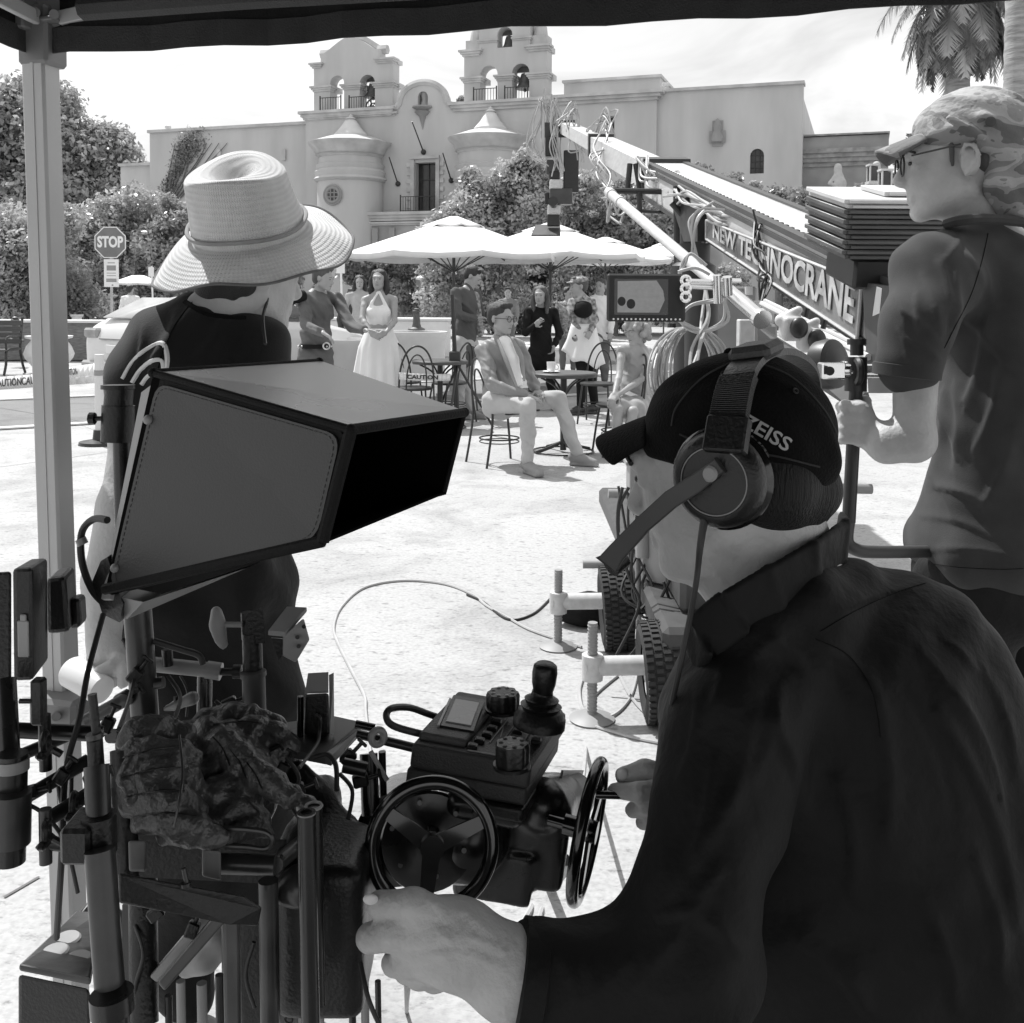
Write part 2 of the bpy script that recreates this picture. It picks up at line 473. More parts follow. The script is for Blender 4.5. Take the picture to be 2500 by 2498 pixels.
# ================================================================ SETTING
def concrete(key, g, fl, scale=1.0):
    m = M(key, g, 0.85, 0.10, 0.6); t, b = nodes(m); N = t.nodes.new; L = t.links.new
    c = N('ShaderNodeTexCoord')
    mp = N('ShaderNodeMapping'); mp.inputs['Rotation'].default_value = (0, 0, 0.5); mp.inputs['Scale'].default_value = (17*scale, 34*scale, 1)
    L(c.outputs['Object'], mp.inputs[0])
    n = N('ShaderNodeTexNoise'); n.inputs['Scale'].default_value = 1.0; n.inputs['Detail'].default_value = 5; n.inputs['Roughness'].default_value = 0.65
    L(mp.outputs[0], n.inputs['Vector'])
    r = N('ShaderNodeValToRGB'); e = r.color_ramp.elements
    e[0].position = 0.33; e[0].color = (1-fl,)*3+(1,); e[1].position = 0.44; e[1].color = (1, 1, 1, 1)
    L(n.outputs[0], r.inputs[0])
    n3 = N('ShaderNodeTexNoise'); n3.inputs['Scale'].default_value = 60; n3.inputs['Detail'].default_value = 3; L(c.outputs['Object'], n3.inputs['Vector'])
    r3 = N('ShaderNodeValToRGB'); r3.color_ramp.elements[0].position = 0.3; r3.color_ramp.elements[0].color = (.8, .8, .8, 1); r3.color_ramp.elements[1].position = 0.6; r3.color_ramp.elements[1].color = (1, 1, 1, 1)
    L(n3.outputs[0], r3.inputs[0])
    base = b.inputs['Base Color'].links[0].from_socket
    n4 = N('ShaderNodeTexNoise'); n4.inputs['Scale'].default_value = 1.3; n4.inputs['Detail'].default_value = 8; n4.inputs['Roughness'].default_value = .7; n4.inputs['Distortion'].default_value = 1.0; L(c.outputs['Object'], n4.inputs['Vector'])
    r4 = N('ShaderNodeValToRGB'); r4.color_ramp.elements[0].position = .34; r4.color_ramp.elements[0].color = (.74, .74, .74, 1); r4.color_ramp.elements[1].position = .52; r4.color_ramp.elements[1].color = (1, 1, 1, 1); L(n4.outputs[0], r4.inputs[0])
    m0 = N('ShaderNodeMixRGB'); m0.blend_type = 'MULTIPLY'; m0.inputs[0].default_value = 1; L(base, m0.inputs[1]); L(r4.outputs[0], m0.inputs[2]); base = m0.outputs[0]
    m1 = N('ShaderNodeMixRGB'); m1.blend_type = 'MULTIPLY'; m1.inputs[0].default_value = 1; L(base, m1.inputs[1]); L(r.outputs[0], m1.inputs[2])
    m2 = N('ShaderNodeMixRGB'); m2.blend_type = 'MULTIPLY'; m2.inputs[0].default_value = 1; L(m1.outputs[0], m2.inputs[1]); L(r3.outputs[0], m2.inputs[2])
    L(m2.outputs[0], b.inputs['Base Color'])
    bp = N('ShaderNodeBump'); bp.inputs['Strength'].default_value = 0.5; bp.inputs['Distance'].default_value = 0.01
    L(n.outputs[0], bp.inputs['Height']); L(bp.outputs[0], b.inputs['Normal'])
    return m
MG = concrete('plaza_concrete', 0.40, 0.45)
MR = concrete('road_asphalt', 0.19, 0.12, 2.0)
MC = M('kerb_concrete', 0.55, 0.8, 0.1, 3)
g = MB(); S_ = 900
g._add([(-S_, -60, 0), (S_, -60, 0), (S_, 1200, 0), (-S_, 1200, 0)], [(0, 1, 2, 3)])
tag(g.build('plaza_ground', MG, smooth=False), kind='structure')
a0, a1 = G(-900, 1102.5, 0.004), G(3200, 854, 0.004)
b0, b1 = G(-900, 991.5, 0.004), G(3200, 871, 0.004)
a0, a1 = G(0, 1048, 0.004), G(1700, 948, 0.004); b0, b1 = G(0, 966, 0.004), G(1700, 920, 0.004)
da = (a1-a0).normalized(); db = (b1-b0).normalized()
g = MB(); g._add([a0-da*25, a1+da*40, b1+da*40, b0-da*25], [(0, 1, 2, 3)])
tag(g.build('road', MR, smooth=False), kind='structure')
g = MB()
for p0, p1 in ((a0-da*24, a1+da*38), (b0-da*24, b1+da*38)):
    nrm = Vector((-da.y, da.x, 0))*0.07
    z0, z1 = Vector((0, 0, 0.004)), Vector((0, 0, 0.02))
    g.hexa([p0-nrm+z0, p1-nrm+z0, p1+nrm+z0, p0+nrm+z0, p0-nrm+z1, p1-nrm+z1, p1+nrm+z1, p0+nrm+z1])
tag(g.build('kerb', MC, smooth=False), kind='structure')
# saw-cut joints in the concrete
g = MB(); mj = M('joint', 0.12, 0.9)
for (q0, q1) in (((0, 1140), (330, 1095)), ((10, 2190), (96, 2140))):
    p, q = G(*q0, 0.003), G(*q1, 0.003); dd = (q-p).normalized(); nn = Vector((-dd.y, dd.x, 0))*0.004
    g._add([p-nn, q-nn, q+nn, p+nn], [(0, 1, 2, 3)])
tag(g.build('pavement_joint', mj, smooth=False), kind='structure')

# ---------------------------------------------------------------- museum building
PHI = R(-19)
EX = Vector((math.cos(PHI), math.sin(PHI), 0)); NR = Vector((math.sin(PHI), -math.cos(PHI), 0))
OB = P(1041, 500, 60); OB.z = 0
def fac(u, v, n=0.0):
    r = ray(u, v); t = (OB+NR*n-CP).dot(NR)/r.dot(NR); p = CP+r*t
    return (p-OB).dot(EX), p.z
def BW(s, z, n): return OB+EX*s+NR*n+Vector((0, 0, z))
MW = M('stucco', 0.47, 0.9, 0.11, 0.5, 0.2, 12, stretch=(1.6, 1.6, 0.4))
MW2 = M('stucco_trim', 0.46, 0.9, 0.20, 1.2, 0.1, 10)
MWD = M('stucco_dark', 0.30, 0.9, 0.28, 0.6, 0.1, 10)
MIRON = M('wrought_iron', 0.03, 0.5)
MGLS = M('dark_glass', 0.04, 0.12, 0.3, 2)
MBR = M('bronze', 0.09, 0.5, 0.3, 4)
bld = thing('mission_building', 'long pale stucco mission revival museum with two bell towers and round gable between', 'building', tuple(OB))
def wallbox(name, mat, s0, s1, z0, z1, n0, n1, parent=bld):
    m = MB(); m.hexa([BW(s0, z0, n1), BW(s1, z0, n1), BW(s1, z0, n0), BW(s0, z0, n0), BW(s0, z1, n1), BW(s1, z1, n1), BW(s1, z1, n0), BW(s0, z1, n0)])
    return m.build(name, mat, parent, False)
def mbb(m, s0, s1, z0, z1, n0, n1):
    m.hexa([BW(s0, z0, n1), BW(s1, z0, n1), BW(s1, z0, n0), BW(s0, z0, n0), BW(s0, z1, n1), BW(s1, z1, n1), BW(s1, z1, n0), BW(s0, z1, n0)])
def facplate(name, mat, outer, holes, n_front, depth, parent=bld):
    """outline and openings in (s,z), front face at n_front, going back by depth"""
    vs, fs = holes_prism(outer, holes, depth)
    return meshobj(name, [BW(x, y, n_front-depth/2+z) for x, y, z in vs], fs, mat, parent, True, 25)
S = lambda u, v=400: fac(u, v)[0]
Z = lambda u, v: fac(u, v)[1]
def rect(s0, s1, z0, z1): return [(s0, z0), (s1, z0), (s1, z1), (s0, z1)]
def arch(s0, s1, z0, z1, n=12):
    r = (s1-s0)/2; c = (s0+s1)/2; zc = z1-r
    return [(s0, z0), (s1, z0)]+[(c+r*math.cos(math.pi*i/n), zc+r*math.sin(math.pi*i/n)) for i in range(n+1)]
def cornice(m, s0, s1, z, n0, d=0.25, h=0.35, steps=3):
    for i in range(steps):
        k = (i+1)/steps; mbb(m, s0-d*k, s1+d*k, z-h+h*i/steps+0.001*i, z-h+h*(i+1)/steps, n0-0.5, n0+d*k)
def baluster(s0, s1, z0, z1, n, parent=bld):
    m = MB(); k = max(4, int((s1-s0)/0.16))
    for z in (z0+0.08, z1): mbb(m, s0, s1, z-0.04, z, n-0.02, n+0.02)
    for i in range(k+1):
        s = s0+(s1-s0)*i/k; mbb(m, s-0.012, s+0.012, z0, z1-0.041, n-0.012, n+0.012)
    for s in (s0, s1): mbb(m, s-0.03, s+0.03, z0, z1+0.1, n-0.03, n+0.03)
    return m.build('railing', MIRON, parent, False)
def window(s0, s1, z0, z1, n, arched=False, nx=2, nzz=3, parent=bld):
    fr = MB()
    f = wallbox('window', MGLS, s0, s1, z0, z1, n-0.2, n-0.12)
    mm = MB(); t = 0.05
    for i in range(nx+1):
        s = s0+(s1-s0)*i/nx; mbb(mm, s-t/2, s+t/2, z0, z1, n-0.12, n-0.05)
    for i in range(nzz+1):
        z = z0+(z1-z0)*i/nzz; mbb(mm, s0, s1, z-t/2, z+t/2, n-0.118, n-0.06)
    mm.build('frame', MIRON, f, False)
zb = 0.0
# left annex and wing
wallbox('wall', MW, S(256), S(372), zb, Z(330, 397), -9, -1.5)
zl = Z(500, 318)
w1 = rect(S(454), S(481), Z(467, 489), Z(467, 435))
w1a = arch(S(454), S(481), Z(467, 489), Z(467, 434), 6)
facplate('wall', MW, rect(S(366), S(759), zb, zl), [w1a], 0.0, 0.6)
wallbox('wall', MW, S(366)+0.3, S(759), zb, zl-0.3, -12, -0.601)
window(w1[0][0], w1[1][0], w1[0][1], w1[2][1], -0.2, nx=3, nzz=4)
m = MB(); mbb(m, S(363), S(759), zl, zl+0.18, -0.8, 0.15); mbb(m, S(254), S(366)-0.16, Z(330, 397), Z(330, 397)+0.18, -2.3, -1.3)
for uu in (532, 690): mbb(m, S(uu), S(uu+9), Z(uu, 392), Z(uu, 365), 0.001, 0.12)
m.build('roof_coping', MW2, bld, False)
# central block
sL, sR = S(759), S(1340); zc = Z(1041, 276)
gx0, gx1 = S(972), S(1113); gz = Z(1041, 208)
gc, gr = (gx0+gx1)/2, (gx1-gx0)/2
gable = []
for i in range(25):
    t = math.pi*i/24; x = math.cos(t); rr = gr*0.80
    gable.append((gc+rr*x, zc+(gz-zc)*(0.30+0.70*math.sin(t))))
gable = [(gx1, zc), (gx1, zc+0.12*(gz-zc)), (gc+gr*.9, zc+0.16*(gz-zc))]+gable+[(gc-gr*.9, zc+0.16*(gz-zc)), (gx0, zc+0.12*(gz-zc)), (gx0, zc)]
dr = rect(S(1024), S(1074), Z(1048, 519), Z(1048, 400))
nic = arch(S(1030), S(1054), Z(1041, 266), Z(1041, 228), 8)
facplate('wall', MW, [(sL, zb), (sR, zb), (sR, zc)]+gable+[(sL, zc)], [dr, nic], 0.6, 0.8)
wallbox('wall', MW, sL+.02, sR-.02, zb, zc-0.2, -14, -0.201)
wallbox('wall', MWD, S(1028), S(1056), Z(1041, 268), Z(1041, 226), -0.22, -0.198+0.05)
m = MB()
cornice(m, sL, gx0-.2, zc+0.35, 0.6, 0.35, 0.5); cornice(m, gx1+.2, sR, zc+0.35, 0.6, 0.35, 0.5)
m.build('cornice', MW2, bld, False)
gp = [(gx1+.1, zc), (gx1+.05, zc+0.15*(gz-zc)), ]+[(x, z) for x, z in gable[2:-2]]+[(gx0-.05, zc+0.15*(gz-zc)), (gx0-.1, zc)]
mm = MB(); pr = [BW(x, z, 0.75) for x, z in gp]; pl = [BW(x, z, 0.1) for x, z in gp]
mm.tube([BW(x, z+0.05, 0.55) for x, z in gp], 0.2, 6); mm.build('gable_moulding', MW2, bld)
# niche figure, corbel and flag poles
m = MB()
cs, cz = (S(1030)+S(1054))/2, Z(1041, 268)
m.lathe([(0.02, -1.25), (0.1, -0.9), (0.22, -0.5), (0.5, -0.25), (0.35, -0.15), (0.62, 0.0), (0.6, 0.08), (0, 0.09)], BW(cs, cz, 0.6), n=12)
m.lathe([(0.3, 0.09), (0.2, 0.5), (0.26, 0.9), (0.12, 1.1), (0.15, 1.25), (0, 1.4)], BW(cs, cz, 0.25), n=10)
m.build('niche_ornament', MWD, bld)
m = MB()
mbb(m, S(1014), S(1023), Z(1048, 521), Z(1048, 392), 0.601, 0.72); mbb(m, S(1075), S(1084), Z(1048, 521), Z(1048, 392), 0.601, 0.72)
mbb(m, S(1014), S(1084), Z(1048, 392)+.01, Z(1048, 384), 0.601, 0.78)
for i in range(6):
    z = Z(1048, 510)+(Z(1048, 400)-Z(1048, 510))*i/5.5
    mbb(m, S(1004), S(1013.5), z, z+0.25, 0.601, 0.68); mbb(m, S(1084.5), S(1094), z, z+0.25, 0.601, 0.68)
m.build('door_surround', MW2, bld, False)
window(dr[0][0]+.02, dr[1][0]-.02, dr[0][1], dr[2][1], 0.15, nx=2, nzz=3)
for (u0, v0, u1, v1) in ((1006, 297, 1045, 375), (950, 384, 983, 452), (1081, 374, 1112, 444)):
    m = MB(); a = BW(fac(u1, v1)[0], fac(u1, v1)[1], 0.65); b = BW(*fac(u0, v0, 2.0), 2.0)
    m.cyl(a, b, 0.045, 0.035, 6); m.sph(a, 0.16, 8, 6); m.build('flag_pole', MIRON, bld)
baluster(S(1001), S(1081), Z(1041, 521), Z(1041, 484), 1.3)
m = MB(); zq = Z(1000, 524); cornice(m, S(812), S(1180), zq, 1.8, 0.3, 0.5); cornice(m, S(812), S(1180), zq-0.55, 1.8, 0.15, 0.2, 2)
m.build('balcony_ledge', MW2, bld, False)
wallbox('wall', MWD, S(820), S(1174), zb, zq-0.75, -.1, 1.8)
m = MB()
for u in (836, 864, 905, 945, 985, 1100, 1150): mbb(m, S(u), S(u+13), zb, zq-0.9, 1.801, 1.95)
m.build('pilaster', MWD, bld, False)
# bell towers
def tower(u0, u1, vb, v1, v2, outline, holes, top_hole=None):
    s0, s1 = S(u0), S(u1)
    zB = Z((u0+u1)/2, vb)
    facplate('bell_tower', MW, outline, holes, 0.3, 1.5)
    mm = MB(); return s0, s1, zB
# left tower outline
um = 868
zB = Z(um, 283); z1 = Z(um, 212); z2 = Z(um, 157); z3 = Z(um, 128); zt = Z(um, 93)
s0, s1 = S(773), S(964); q0, q1 = S(790), S(930); c = (q0+q1)/2; hw = (q1-q0)/2
top = []
for i in range(21):
    t = i/20; x = q1-(q1-q0)*t
    a = abs((x-c)/hw); top.append((x, z3+(zt-z3)*(0.5+0.5*math.cos(math.pi*min(1, a*1.05)))**0.7))
outl = [(s0, zB-.5), (s1, zB-.5), (s1, z2)]+[(q1+.02, z2)]+top+[(q0-.02, z2), (s0, z2)]
hl = [arch(S(812), S(846), zB, Z(830, 187)), arch(S(884), S(921), zB, Z(902, 185))]
facplate('bell_tower', MW, outl, hl, 0.3, 0.9)
m = MB()
gaps = [(s0, S(812)), (S(846), S(884)), (S(921), s1)]
for a, b in gaps: cornice(m, a+.02, b-.02, z1+.1, 0.3, 0.22, 0.32); mbb(m, a+.02-.22, b-.02+.22, z1-.2, z1+.099, -.9, -0.21)
for a, b in ((s0, q0), (q1, s1)): cornice(m, a, b-.05, z2+.15, 0.3, 0.25, 0.3); mbb(m, a-.2, b+.1, z2-.1, z2+.149, -.85, -0.21)
cornice(m, s0, s1, zB-.02, 0.3, 0.5, 0.35)
m.build('cornice', MW2, bld, False)
mm = MB(); mm.tube([BW(x, z+.06, -.45) for x, z in top], 0.3, 6); mm.tube([BW(q0-.3, z3+.1, -.3), BW(q0+.3, z3+.1, -.3)], .28, 6); mm.tube([BW(q1-.3, z3+.1, -.3), BW(q1+.3, z3+.1, -.3)], .28, 6); mm.build('gable_moulding', MW2, bld)
baluster(S(797), S(847), zB, Z(822, 243), 0.75); baluster(S(867), S(920), zB, Z(893, 241), 0.75)
def bell(s, z, n=-0.5, sc=1.0, body=True):
    m = MB(); c = BW(s, z, n)
    m.lathe([(0.5*sc, 0), (0.46*sc, .06*sc), (0.33*sc, .3*sc), (0.26*sc, .6*sc), (0.2*sc, .78*sc), (0, .85*sc)], c, n=14)
    m.box(c+Vector((0, 0, 1.0*sc)), (0.55*sc, .09*sc, .14*sc), X=EX, Y=NR); m.sph(c-Vector((0, 0, .06*sc)), .09*sc, 8, 6)
    m.build('bell', MBR, bld)
bell(S(902), Z(902, 235), sc=1.1)
m = MB(); m.torus(BW(S(905), Z(905, 258), -.3), NR, .45, .05, 20, 6); m.torus(BW(S(905), Z(905, 258), -.3), NR, .2, .04, 14, 6)
for i in range(6): m.cyl(BW(S(905), Z(905, 258), -.3), BW(S(905)+.45*math.cos(i*1.05), Z(905, 258)+.45*math.sin(i*1.05), -.3), .03, n=5)
m.build('bell_wheel', MBR, bld)
# right tower
um = 1237
zB = Z(um, 259); z1 = Z(um, 190); z2 = Z(um, 128); z3 = Z(um, 64); zt = Z(um, 30)
s0, s1 = S(1137), S(1338); q0, q1 = S(1173), S(1296)
outl = [(s0, zB-.5), (s1, zB-.5), (s1, z2), (q1, z2), (q1, zt), (q0, zt), (q0, z2), (s0, z2)]
hl = [arch(S(1176), S(1218), zB, Z(1196, 163)), arch(S(1253), S(1295), zB, Z(1274, 158)), arch(S(1217), S(1253), Z(1235, 119), Z(1235, 69))]
facplate('bell_tower', MW, outl, hl, 0.3, 0.9)
m = MB()
for a, b in ((s0, S(1176)), (S(1218), S(1253)), (S(1295), s1)): cornice(m, a+.02, b-.02, z1+.1, 0.3, 0.22, 0.32); mbb(m, a-.2, b+.2, z1-.2, z1+.099, -.9, -0.21)
for a, b in ((s0, q0), (q1, s1)): cornice(m, a, b-.05, z2+.2, 0.3, 0.28, 0.35); mbb(m, a-.2, b+.1, z2-.1, z2+.199, -.9, -0.21)
cornice(m, q0, S(1215), Z(um, 96), .3, .1, .2, 2); cornice(m, S(1255), q1, Z(um, 96), .3, .1, .2, 2)
cornice(m, s0, s1, zB-.02, 0.3, 0.5, 0.35)
m.build('cornice', MW2, bld, False)
for u in (1157, 1313):
    m = MB(); m.box(BW(S(u), z2+.5, -.4), (.5, .5, .3), X=EX, Y=NR); m.lathe([(.42, 0), (.36, .5), (.2, .95), (0, 1.2)], BW(S(u), z2+.8, -.4), n=10)
    m.build('finial', MW2, bld)
baluster(S(1167), S(1222), zB, Z(1195, 222), 0.75); baluster(S(1242), S(1297), zB, Z(1270, 218), 0.75)
bell(S(1274), Z(1274, 214), sc=1.1); bell(S(1235), Z(1235, 117), sc=.95)
m = MB(); mbb(m, S(1200), S(1216), zB, Z(1208, 176), -1.9, -1.7); m.build('shutter', MBR, bld, False)
# round turrets
def turret(uc, u0, u1, vb0, vb1, vc0, vc1, ct, lvls):
    s = (S(u0)+S(u1))/2; rad = (S(u1)-S(u0))/2; cz = Z(uc, vb0)
    n0 = 1.0; m = MB()
    m.lathe([(rad, zb), (rad, Z(uc, 452)), (rad*1.02, Z(uc, 452)), (rad*1.12, Z(uc, 446)), (rad*1.04, Z(uc, 440)), (rad*1.08, Z(uc, 428)), (rad*1.0, Z(uc, 422)), (rad*1.05, Z(uc, 412)), (rad*.96, Z(uc, 408)), (rad*.96, cz-0.2), (rad*1.06, cz-.1)], BW(s, 0, n0), n=40, close=False)
    t = m.build('turret', MW, bld, angle=40)
    for k in range(10):
        pass
    m = MB()
    m.lathe([(rad*.97, cz-.25), (rad*1.05, cz+.0), (rad*1.12, cz+.25), (rad*1.25, cz+.5), (rad*1.28, cz+.62), (rad*.7, cz+1.0), (0, cz+1.0)], BW(s, 0, n0), n=40, close=False)
    m.build('turret_cornice', MW2, t, angle=40)
    m = MB(); h0, h1 = cz+.95, Z(uc, ct); H = h1-h0; r0 = rad*.53
    m.lathe([(r0, h0), (r0, h0+.06*H), (r0*.94, h0+.09*H), (r0*.94, h0+.16*H), (r0*.78, h0+.28*H), (r0*.58, h0+.45*H), (r0*.42, h0+.62*H), (r0*.3, h0+.74*H), (r0*.22, h0+.78*H), (r0*.34, h0+.8*H), (r0*.2, h0+.86*H), (r0*.1, h0+.9*H), (r0*.13, h0+.94*H), (0, h1)], BW(s, 0, n0), n=8 if False else 28, close=False)
    m.build('turret_roof', M('tile_light', 0.6, 0.8, 0.1, 1.5), t, angle=40)
    return s, rad, n0
ts, tr, tn = turret(868, 805, 948, 384, 0, 0, 0, 286, None)
m = MB(); zc2 = Z(856, 488); oc = BW(ts-.1, zc2, tn+tr+.03)
m.torus(oc, NR, .42, .1, 24, 8); m.build('oculus', MWD, bld)
m = MB(); m.lathe([(0, 0.02), (.36, .02), (.36, 0), (0, 0)], oc, NR, n=20); m.build('window', MGLS, bld)
m = MB()
for a in (-.12, .12): m.box(oc+EX*a+NR*.05, (.03, .02, .36), X=EX, Y=NR); m.box(oc+Vector((0, 0, a))+NR*.05, (.36, .02, .03), X=EX, Y=NR)
m.torus(oc+NR*.02, NR, .56, .06, 20, 6); m.build('window_grille', MWD, bld)
turret(1215, 1137, 1288, 372, 0, 0, 0, 267, None)
# right upper block and wing
zu = Z(1460, 170); zr = Z(1780, 216)
wallbox('wall', MW, S(1339), S(1584), zr-1, zu, -16, -3.0)
facplate('wall', MW, rect(S(1340), S(1604), zb, Z(1470, 244)), [rect(S(1481), S(1502), Z(1490, 327), Z(1490, 288))], 0.3, 0.6)
window(S(1481), S(1502), Z(1490, 327), Z(1490, 288), -.1, nx=1, nzz=2)
m = MB(); cornice(m, S(1340), S(1600), Z(1470, 232), .3, .5, .5); mbb(m, S(1340), S(1604), Z(1470, 232), Z(1470, 228), -3, .3); mbb(m, S(1336), S(1588), zu, zu+.15, -16, -2.8)
mbb(m, S(1476), S(1507), Z(1490, 287), Z(1490, 282), .301, .5)
m.build('cornice', MW2, bld, False)
w2 = arch(S(1831), S(1865), Z(1848, 424), Z(1848, 363), 8)
facplate('wall', MW, rect(S(1604), S(1958), zb, zr), [w2], 0.0, 0.6)
wallbox('wall', MW, S(1344), S(1954), zb, zr-.4, -18, -0.61)
window(S(1831), S(1865), Z(1848, 424), Z(1848, 363), -.1, nx=3, nzz=4)
m = MB(); mbb(m, S(1604), S(1961), zr, zr+.16, -.8, .15); m.build('roof_coping', MW2, bld, False)
m = MB(); sc_ = S(1751)
mbb(m, sc_-.28, sc_+.28, Z(1751, 358), Z(1751, 295), .001, .06); mbb(m, sc_-.42, sc_+.42, Z(1751, 350), Z(1751, 320), .061, .12)
m.lathe([(0, 0), (.3, .05), (.34, .3), (.2, .6), (.24, .9), (.1, 1.2), (0, 1.3)], BW(sc_, Z(1751, 350), .15), n=10); m.build('wall_relief', MWD, bld)
wallbox('wall', MWD, S(1956), S(2170), zb, Z(2050, 324), -12, -1.2)
m = MB(); mbb(m, S(1957), S(2172), Z(2050, 322), Z(2050, 318), -12, -1.0); cornice(m, S(1957), S(2170), Z(2050, 356), -1.2, .4, .9, 4)
m.build('cornice', M('tile_band', 0.3, 0.9, .3, 3), bld, False)
# small rooftop things
for (u, v) in ((386, 318), (1616, 214)):
    m = MB(); c = BW(*fac(u, v), -1); m.cyl(c-Vector((0, 0, .6)), c+Vector((0, 0, .3)), .04, n=6); m.box(c+Vector((0, 0, .35)), (.18, .1, .1), bev=.03)
    m.build('roof_lamp', M('galv', .5), bld)

# ---------------------------------------------------------------- foliage
def leafmat(key, g, tr=0.45):
    m = bpy.data.materials.new(key); m.use_nodes = True; t = m.node_tree; t.nodes.clear()
    N = t.nodes.new; L = t.links.new
    o = N('ShaderNodeOutputMaterial'); d = N('ShaderNodeBsdfDiffuse'); tr_ = N('ShaderNodeBsdfTranslucent'); gl = N('ShaderNodeBsdfGlossy')
    gl.inputs['Roughness'].default_value = 0.35
    c = N('ShaderNodeTexCoord'); n = N('ShaderNodeTexNoise'); n.inputs['Scale'].default_value = 0.9; n.inputs['Detail'].default_value = 6
    L(c.outputs['Object'], n.inputs['Vector']); ra = N('ShaderNodeValToRGB')
    ra.color_ramp.elements[0].position = .35; ra.color_ramp.elements[0].color = (g*.55,)*3+(1,); ra.color_ramp.elements[1].position = .65; ra.color_ramp.elements[1].color = (g*1.5,)*3+(1,)
    L(n.outputs[0], ra.inputs[0])
    for q in (d, tr_): L(ra.outputs[0], q.inputs[0])
    a = N('ShaderNodeMixShader'); a.inputs[0].default_value = tr; L(d.outputs[0], a.inputs[1]); L(tr_.outputs[0], a.inputs[2])
    b = N('ShaderNodeMixShader'); b.inputs[0].default_value = 0.07; L(a.outputs[0], b.inputs[1]); L(gl.outputs[0], b.inputs[2])
    gl.inputs[0].default_value = (.8, .8, .8, 1)
    L(b.outputs[0], o.inputs[0]); MATS[key] = m; return m
ML1 = leafmat('foliage_mid', 0.37); ML2 = leafmat('foliage_dark', 0.25); ML3 = leafmat('foliage_light', 0.40)
MBARK = M('bark', 0.12, 0.9, 0.3, 6, .5, 20)
def leaves(cs, rs, n, size, shell=0.55, asp=0.5, seed=1, flat=0.3):
    rg = np.random.default_rng(seed); cs = np.array(cs, float); rs = np.array(rs, float)
    wgt = rs.mean(1)**2; idx = rg.choice(len(cs), n, p=wgt/wgt.sum())
    d = rg.normal(size=(n, 3)); d /= np.linalg.norm(d, axis=1)[:, None]
    rad = shell+(1.12-shell)*rg.random(n)**0.8+np.abs(rg.normal(size=n))*0.10
    # lumpy silhouette
    rad *= 1+0.16*np.sin(7*d[:, 0]+idx)*np.sin(6*d[:, 1]+2*idx)+0.1*np.sin(13*d[:, 2]+idx)
    c = cs[idx]+d*rs[idx]*rad[:, None]
    nn = d*0.6+rg.normal(size=(n, 3))*0.7+np.array([0, 0, flat]); nn /= np.linalg.norm(nn, axis=1)[:, None]
    t = np.cross(nn, rg.normal(size=(n, 3))); t /= np.linalg.norm(t, axis=1)[:, None]; b = np.cross(nn, t)
    s = size*(0.6+0.8*rg.random(n))[:, None]
    v = np.stack([c-t*s, c-b*s*asp, c+t*s, c+b*s*asp], 1).reshape(-1, 3)
    return v
def leafobj(name, v, mat, parent):
    me = bpy.data.meshes.new(name); n = len(v); me.vertices.add(n); me.vertices.foreach_set('co', v.astype(np.float32).ravel())
    me.loops.add(n); me.loops.foreach_set('vertex_index', np.arange(n, dtype=np.int32)); me.polygons.add(n//4)
    me.polygons.foreach_set('loop_start', np.arange(0, n, 4, dtype=np.int32)); me.polygons.foreach_set('loop_total', np.full(n//4, 4, np.int32))
    me.update(); me.validate(); me.materials.append(mat)
    o = bpy.data.objects.new(name, me); link(o); return adopt(o, parent)
def tree(label, d, circles, n, size, mat, trunk_u=None, name='broadleaf_tree', cat='tree', group=None, seed=1, dj=0.5, sub=5, base=None, fill=True):
    """circles: (u,v,radius in photo px) outlines of leaf masses at depth d"""
    rg = np.random.default_rng(seed); cs = []; rs = []
    for (u, v, r) in circles:
        R0 = r*d/2500
        for k in range(sub):
            a, b = rg.normal(size=2)*0.45; rr = R0*(0.45+0.35*rg.random())
            p = P(u+a*r*0.8, v+b*r*0.7, d+rg.normal()*R0*dj); cs.append(p); rs.append((rr, rr, rr*.85))
        if fill and v > 470:
            for k in range(3):
                p = P(u+rg.normal()*r*.5, v, d+rg.normal()*R0*dj); p.z = max(.5, p.z*(.2+.5*rg.random())); cs.append(p); rs.append((R0*.7, R0*.7, R0*.6))
    tu = trunk_u if trunk_u is not None else np.mean([c[0] for c in circles])
    foot = P(tu, 760, d); foot.z = 0
    root = thing(name, label, cat, tuple(foot), group)
    leafobj('crown', leaves(cs, rs, n, size, seed=seed), mat, root)
    m = MB(); tp = Vector(np.mean([list(c) for c in cs], 0)); hh = tp.z
    rad = max(0.05, 0.035*hh)
    pts = [foot, foot+Vector((rg.normal()*.1, 0, hh*.35)), foot.lerp(tp, .8)]
    m.tube(pts, [rad*1.3, rad, rad*.6], 8, smoothn=4)
    for k in range(min(9, len(cs))):
        c = Vector(cs[int(rg.integers(len(cs)))]); st = pts[1].lerp(pts[2], rg.random())
        m.tube([st, st.lerp(c, .5)+Vector((0, 0, .1*hh*rg.random())), c], [rad*.5, rad*.3, rad*.1], 5, smoothn=3)
    m.build('trunk', MBARK, root)
    return root
tree('huge rounded ficus crown rising behind the tent leg', 80, [(10, 300, 85), (110, 310, 75), (180, 380, 100), (60, 430, 130), (250, 345, 60), (290, 390, 65), (230, 450, 110), (310, 440, 55), (140, 500, 110), (-40, 380, 110), (20, 255, 50), (80, 470, 110)], 90000, 0.24, ML1, 150, seed=3, sub=9)
tree('leafy tree left of the tent leg above the bench', 30, [(20, 560, 85), (90, 600, 70), (40, 640, 60), (-30, 600, 80), (120, 540, 60)], 26000, 0.075, ML3, 60, seed=4)
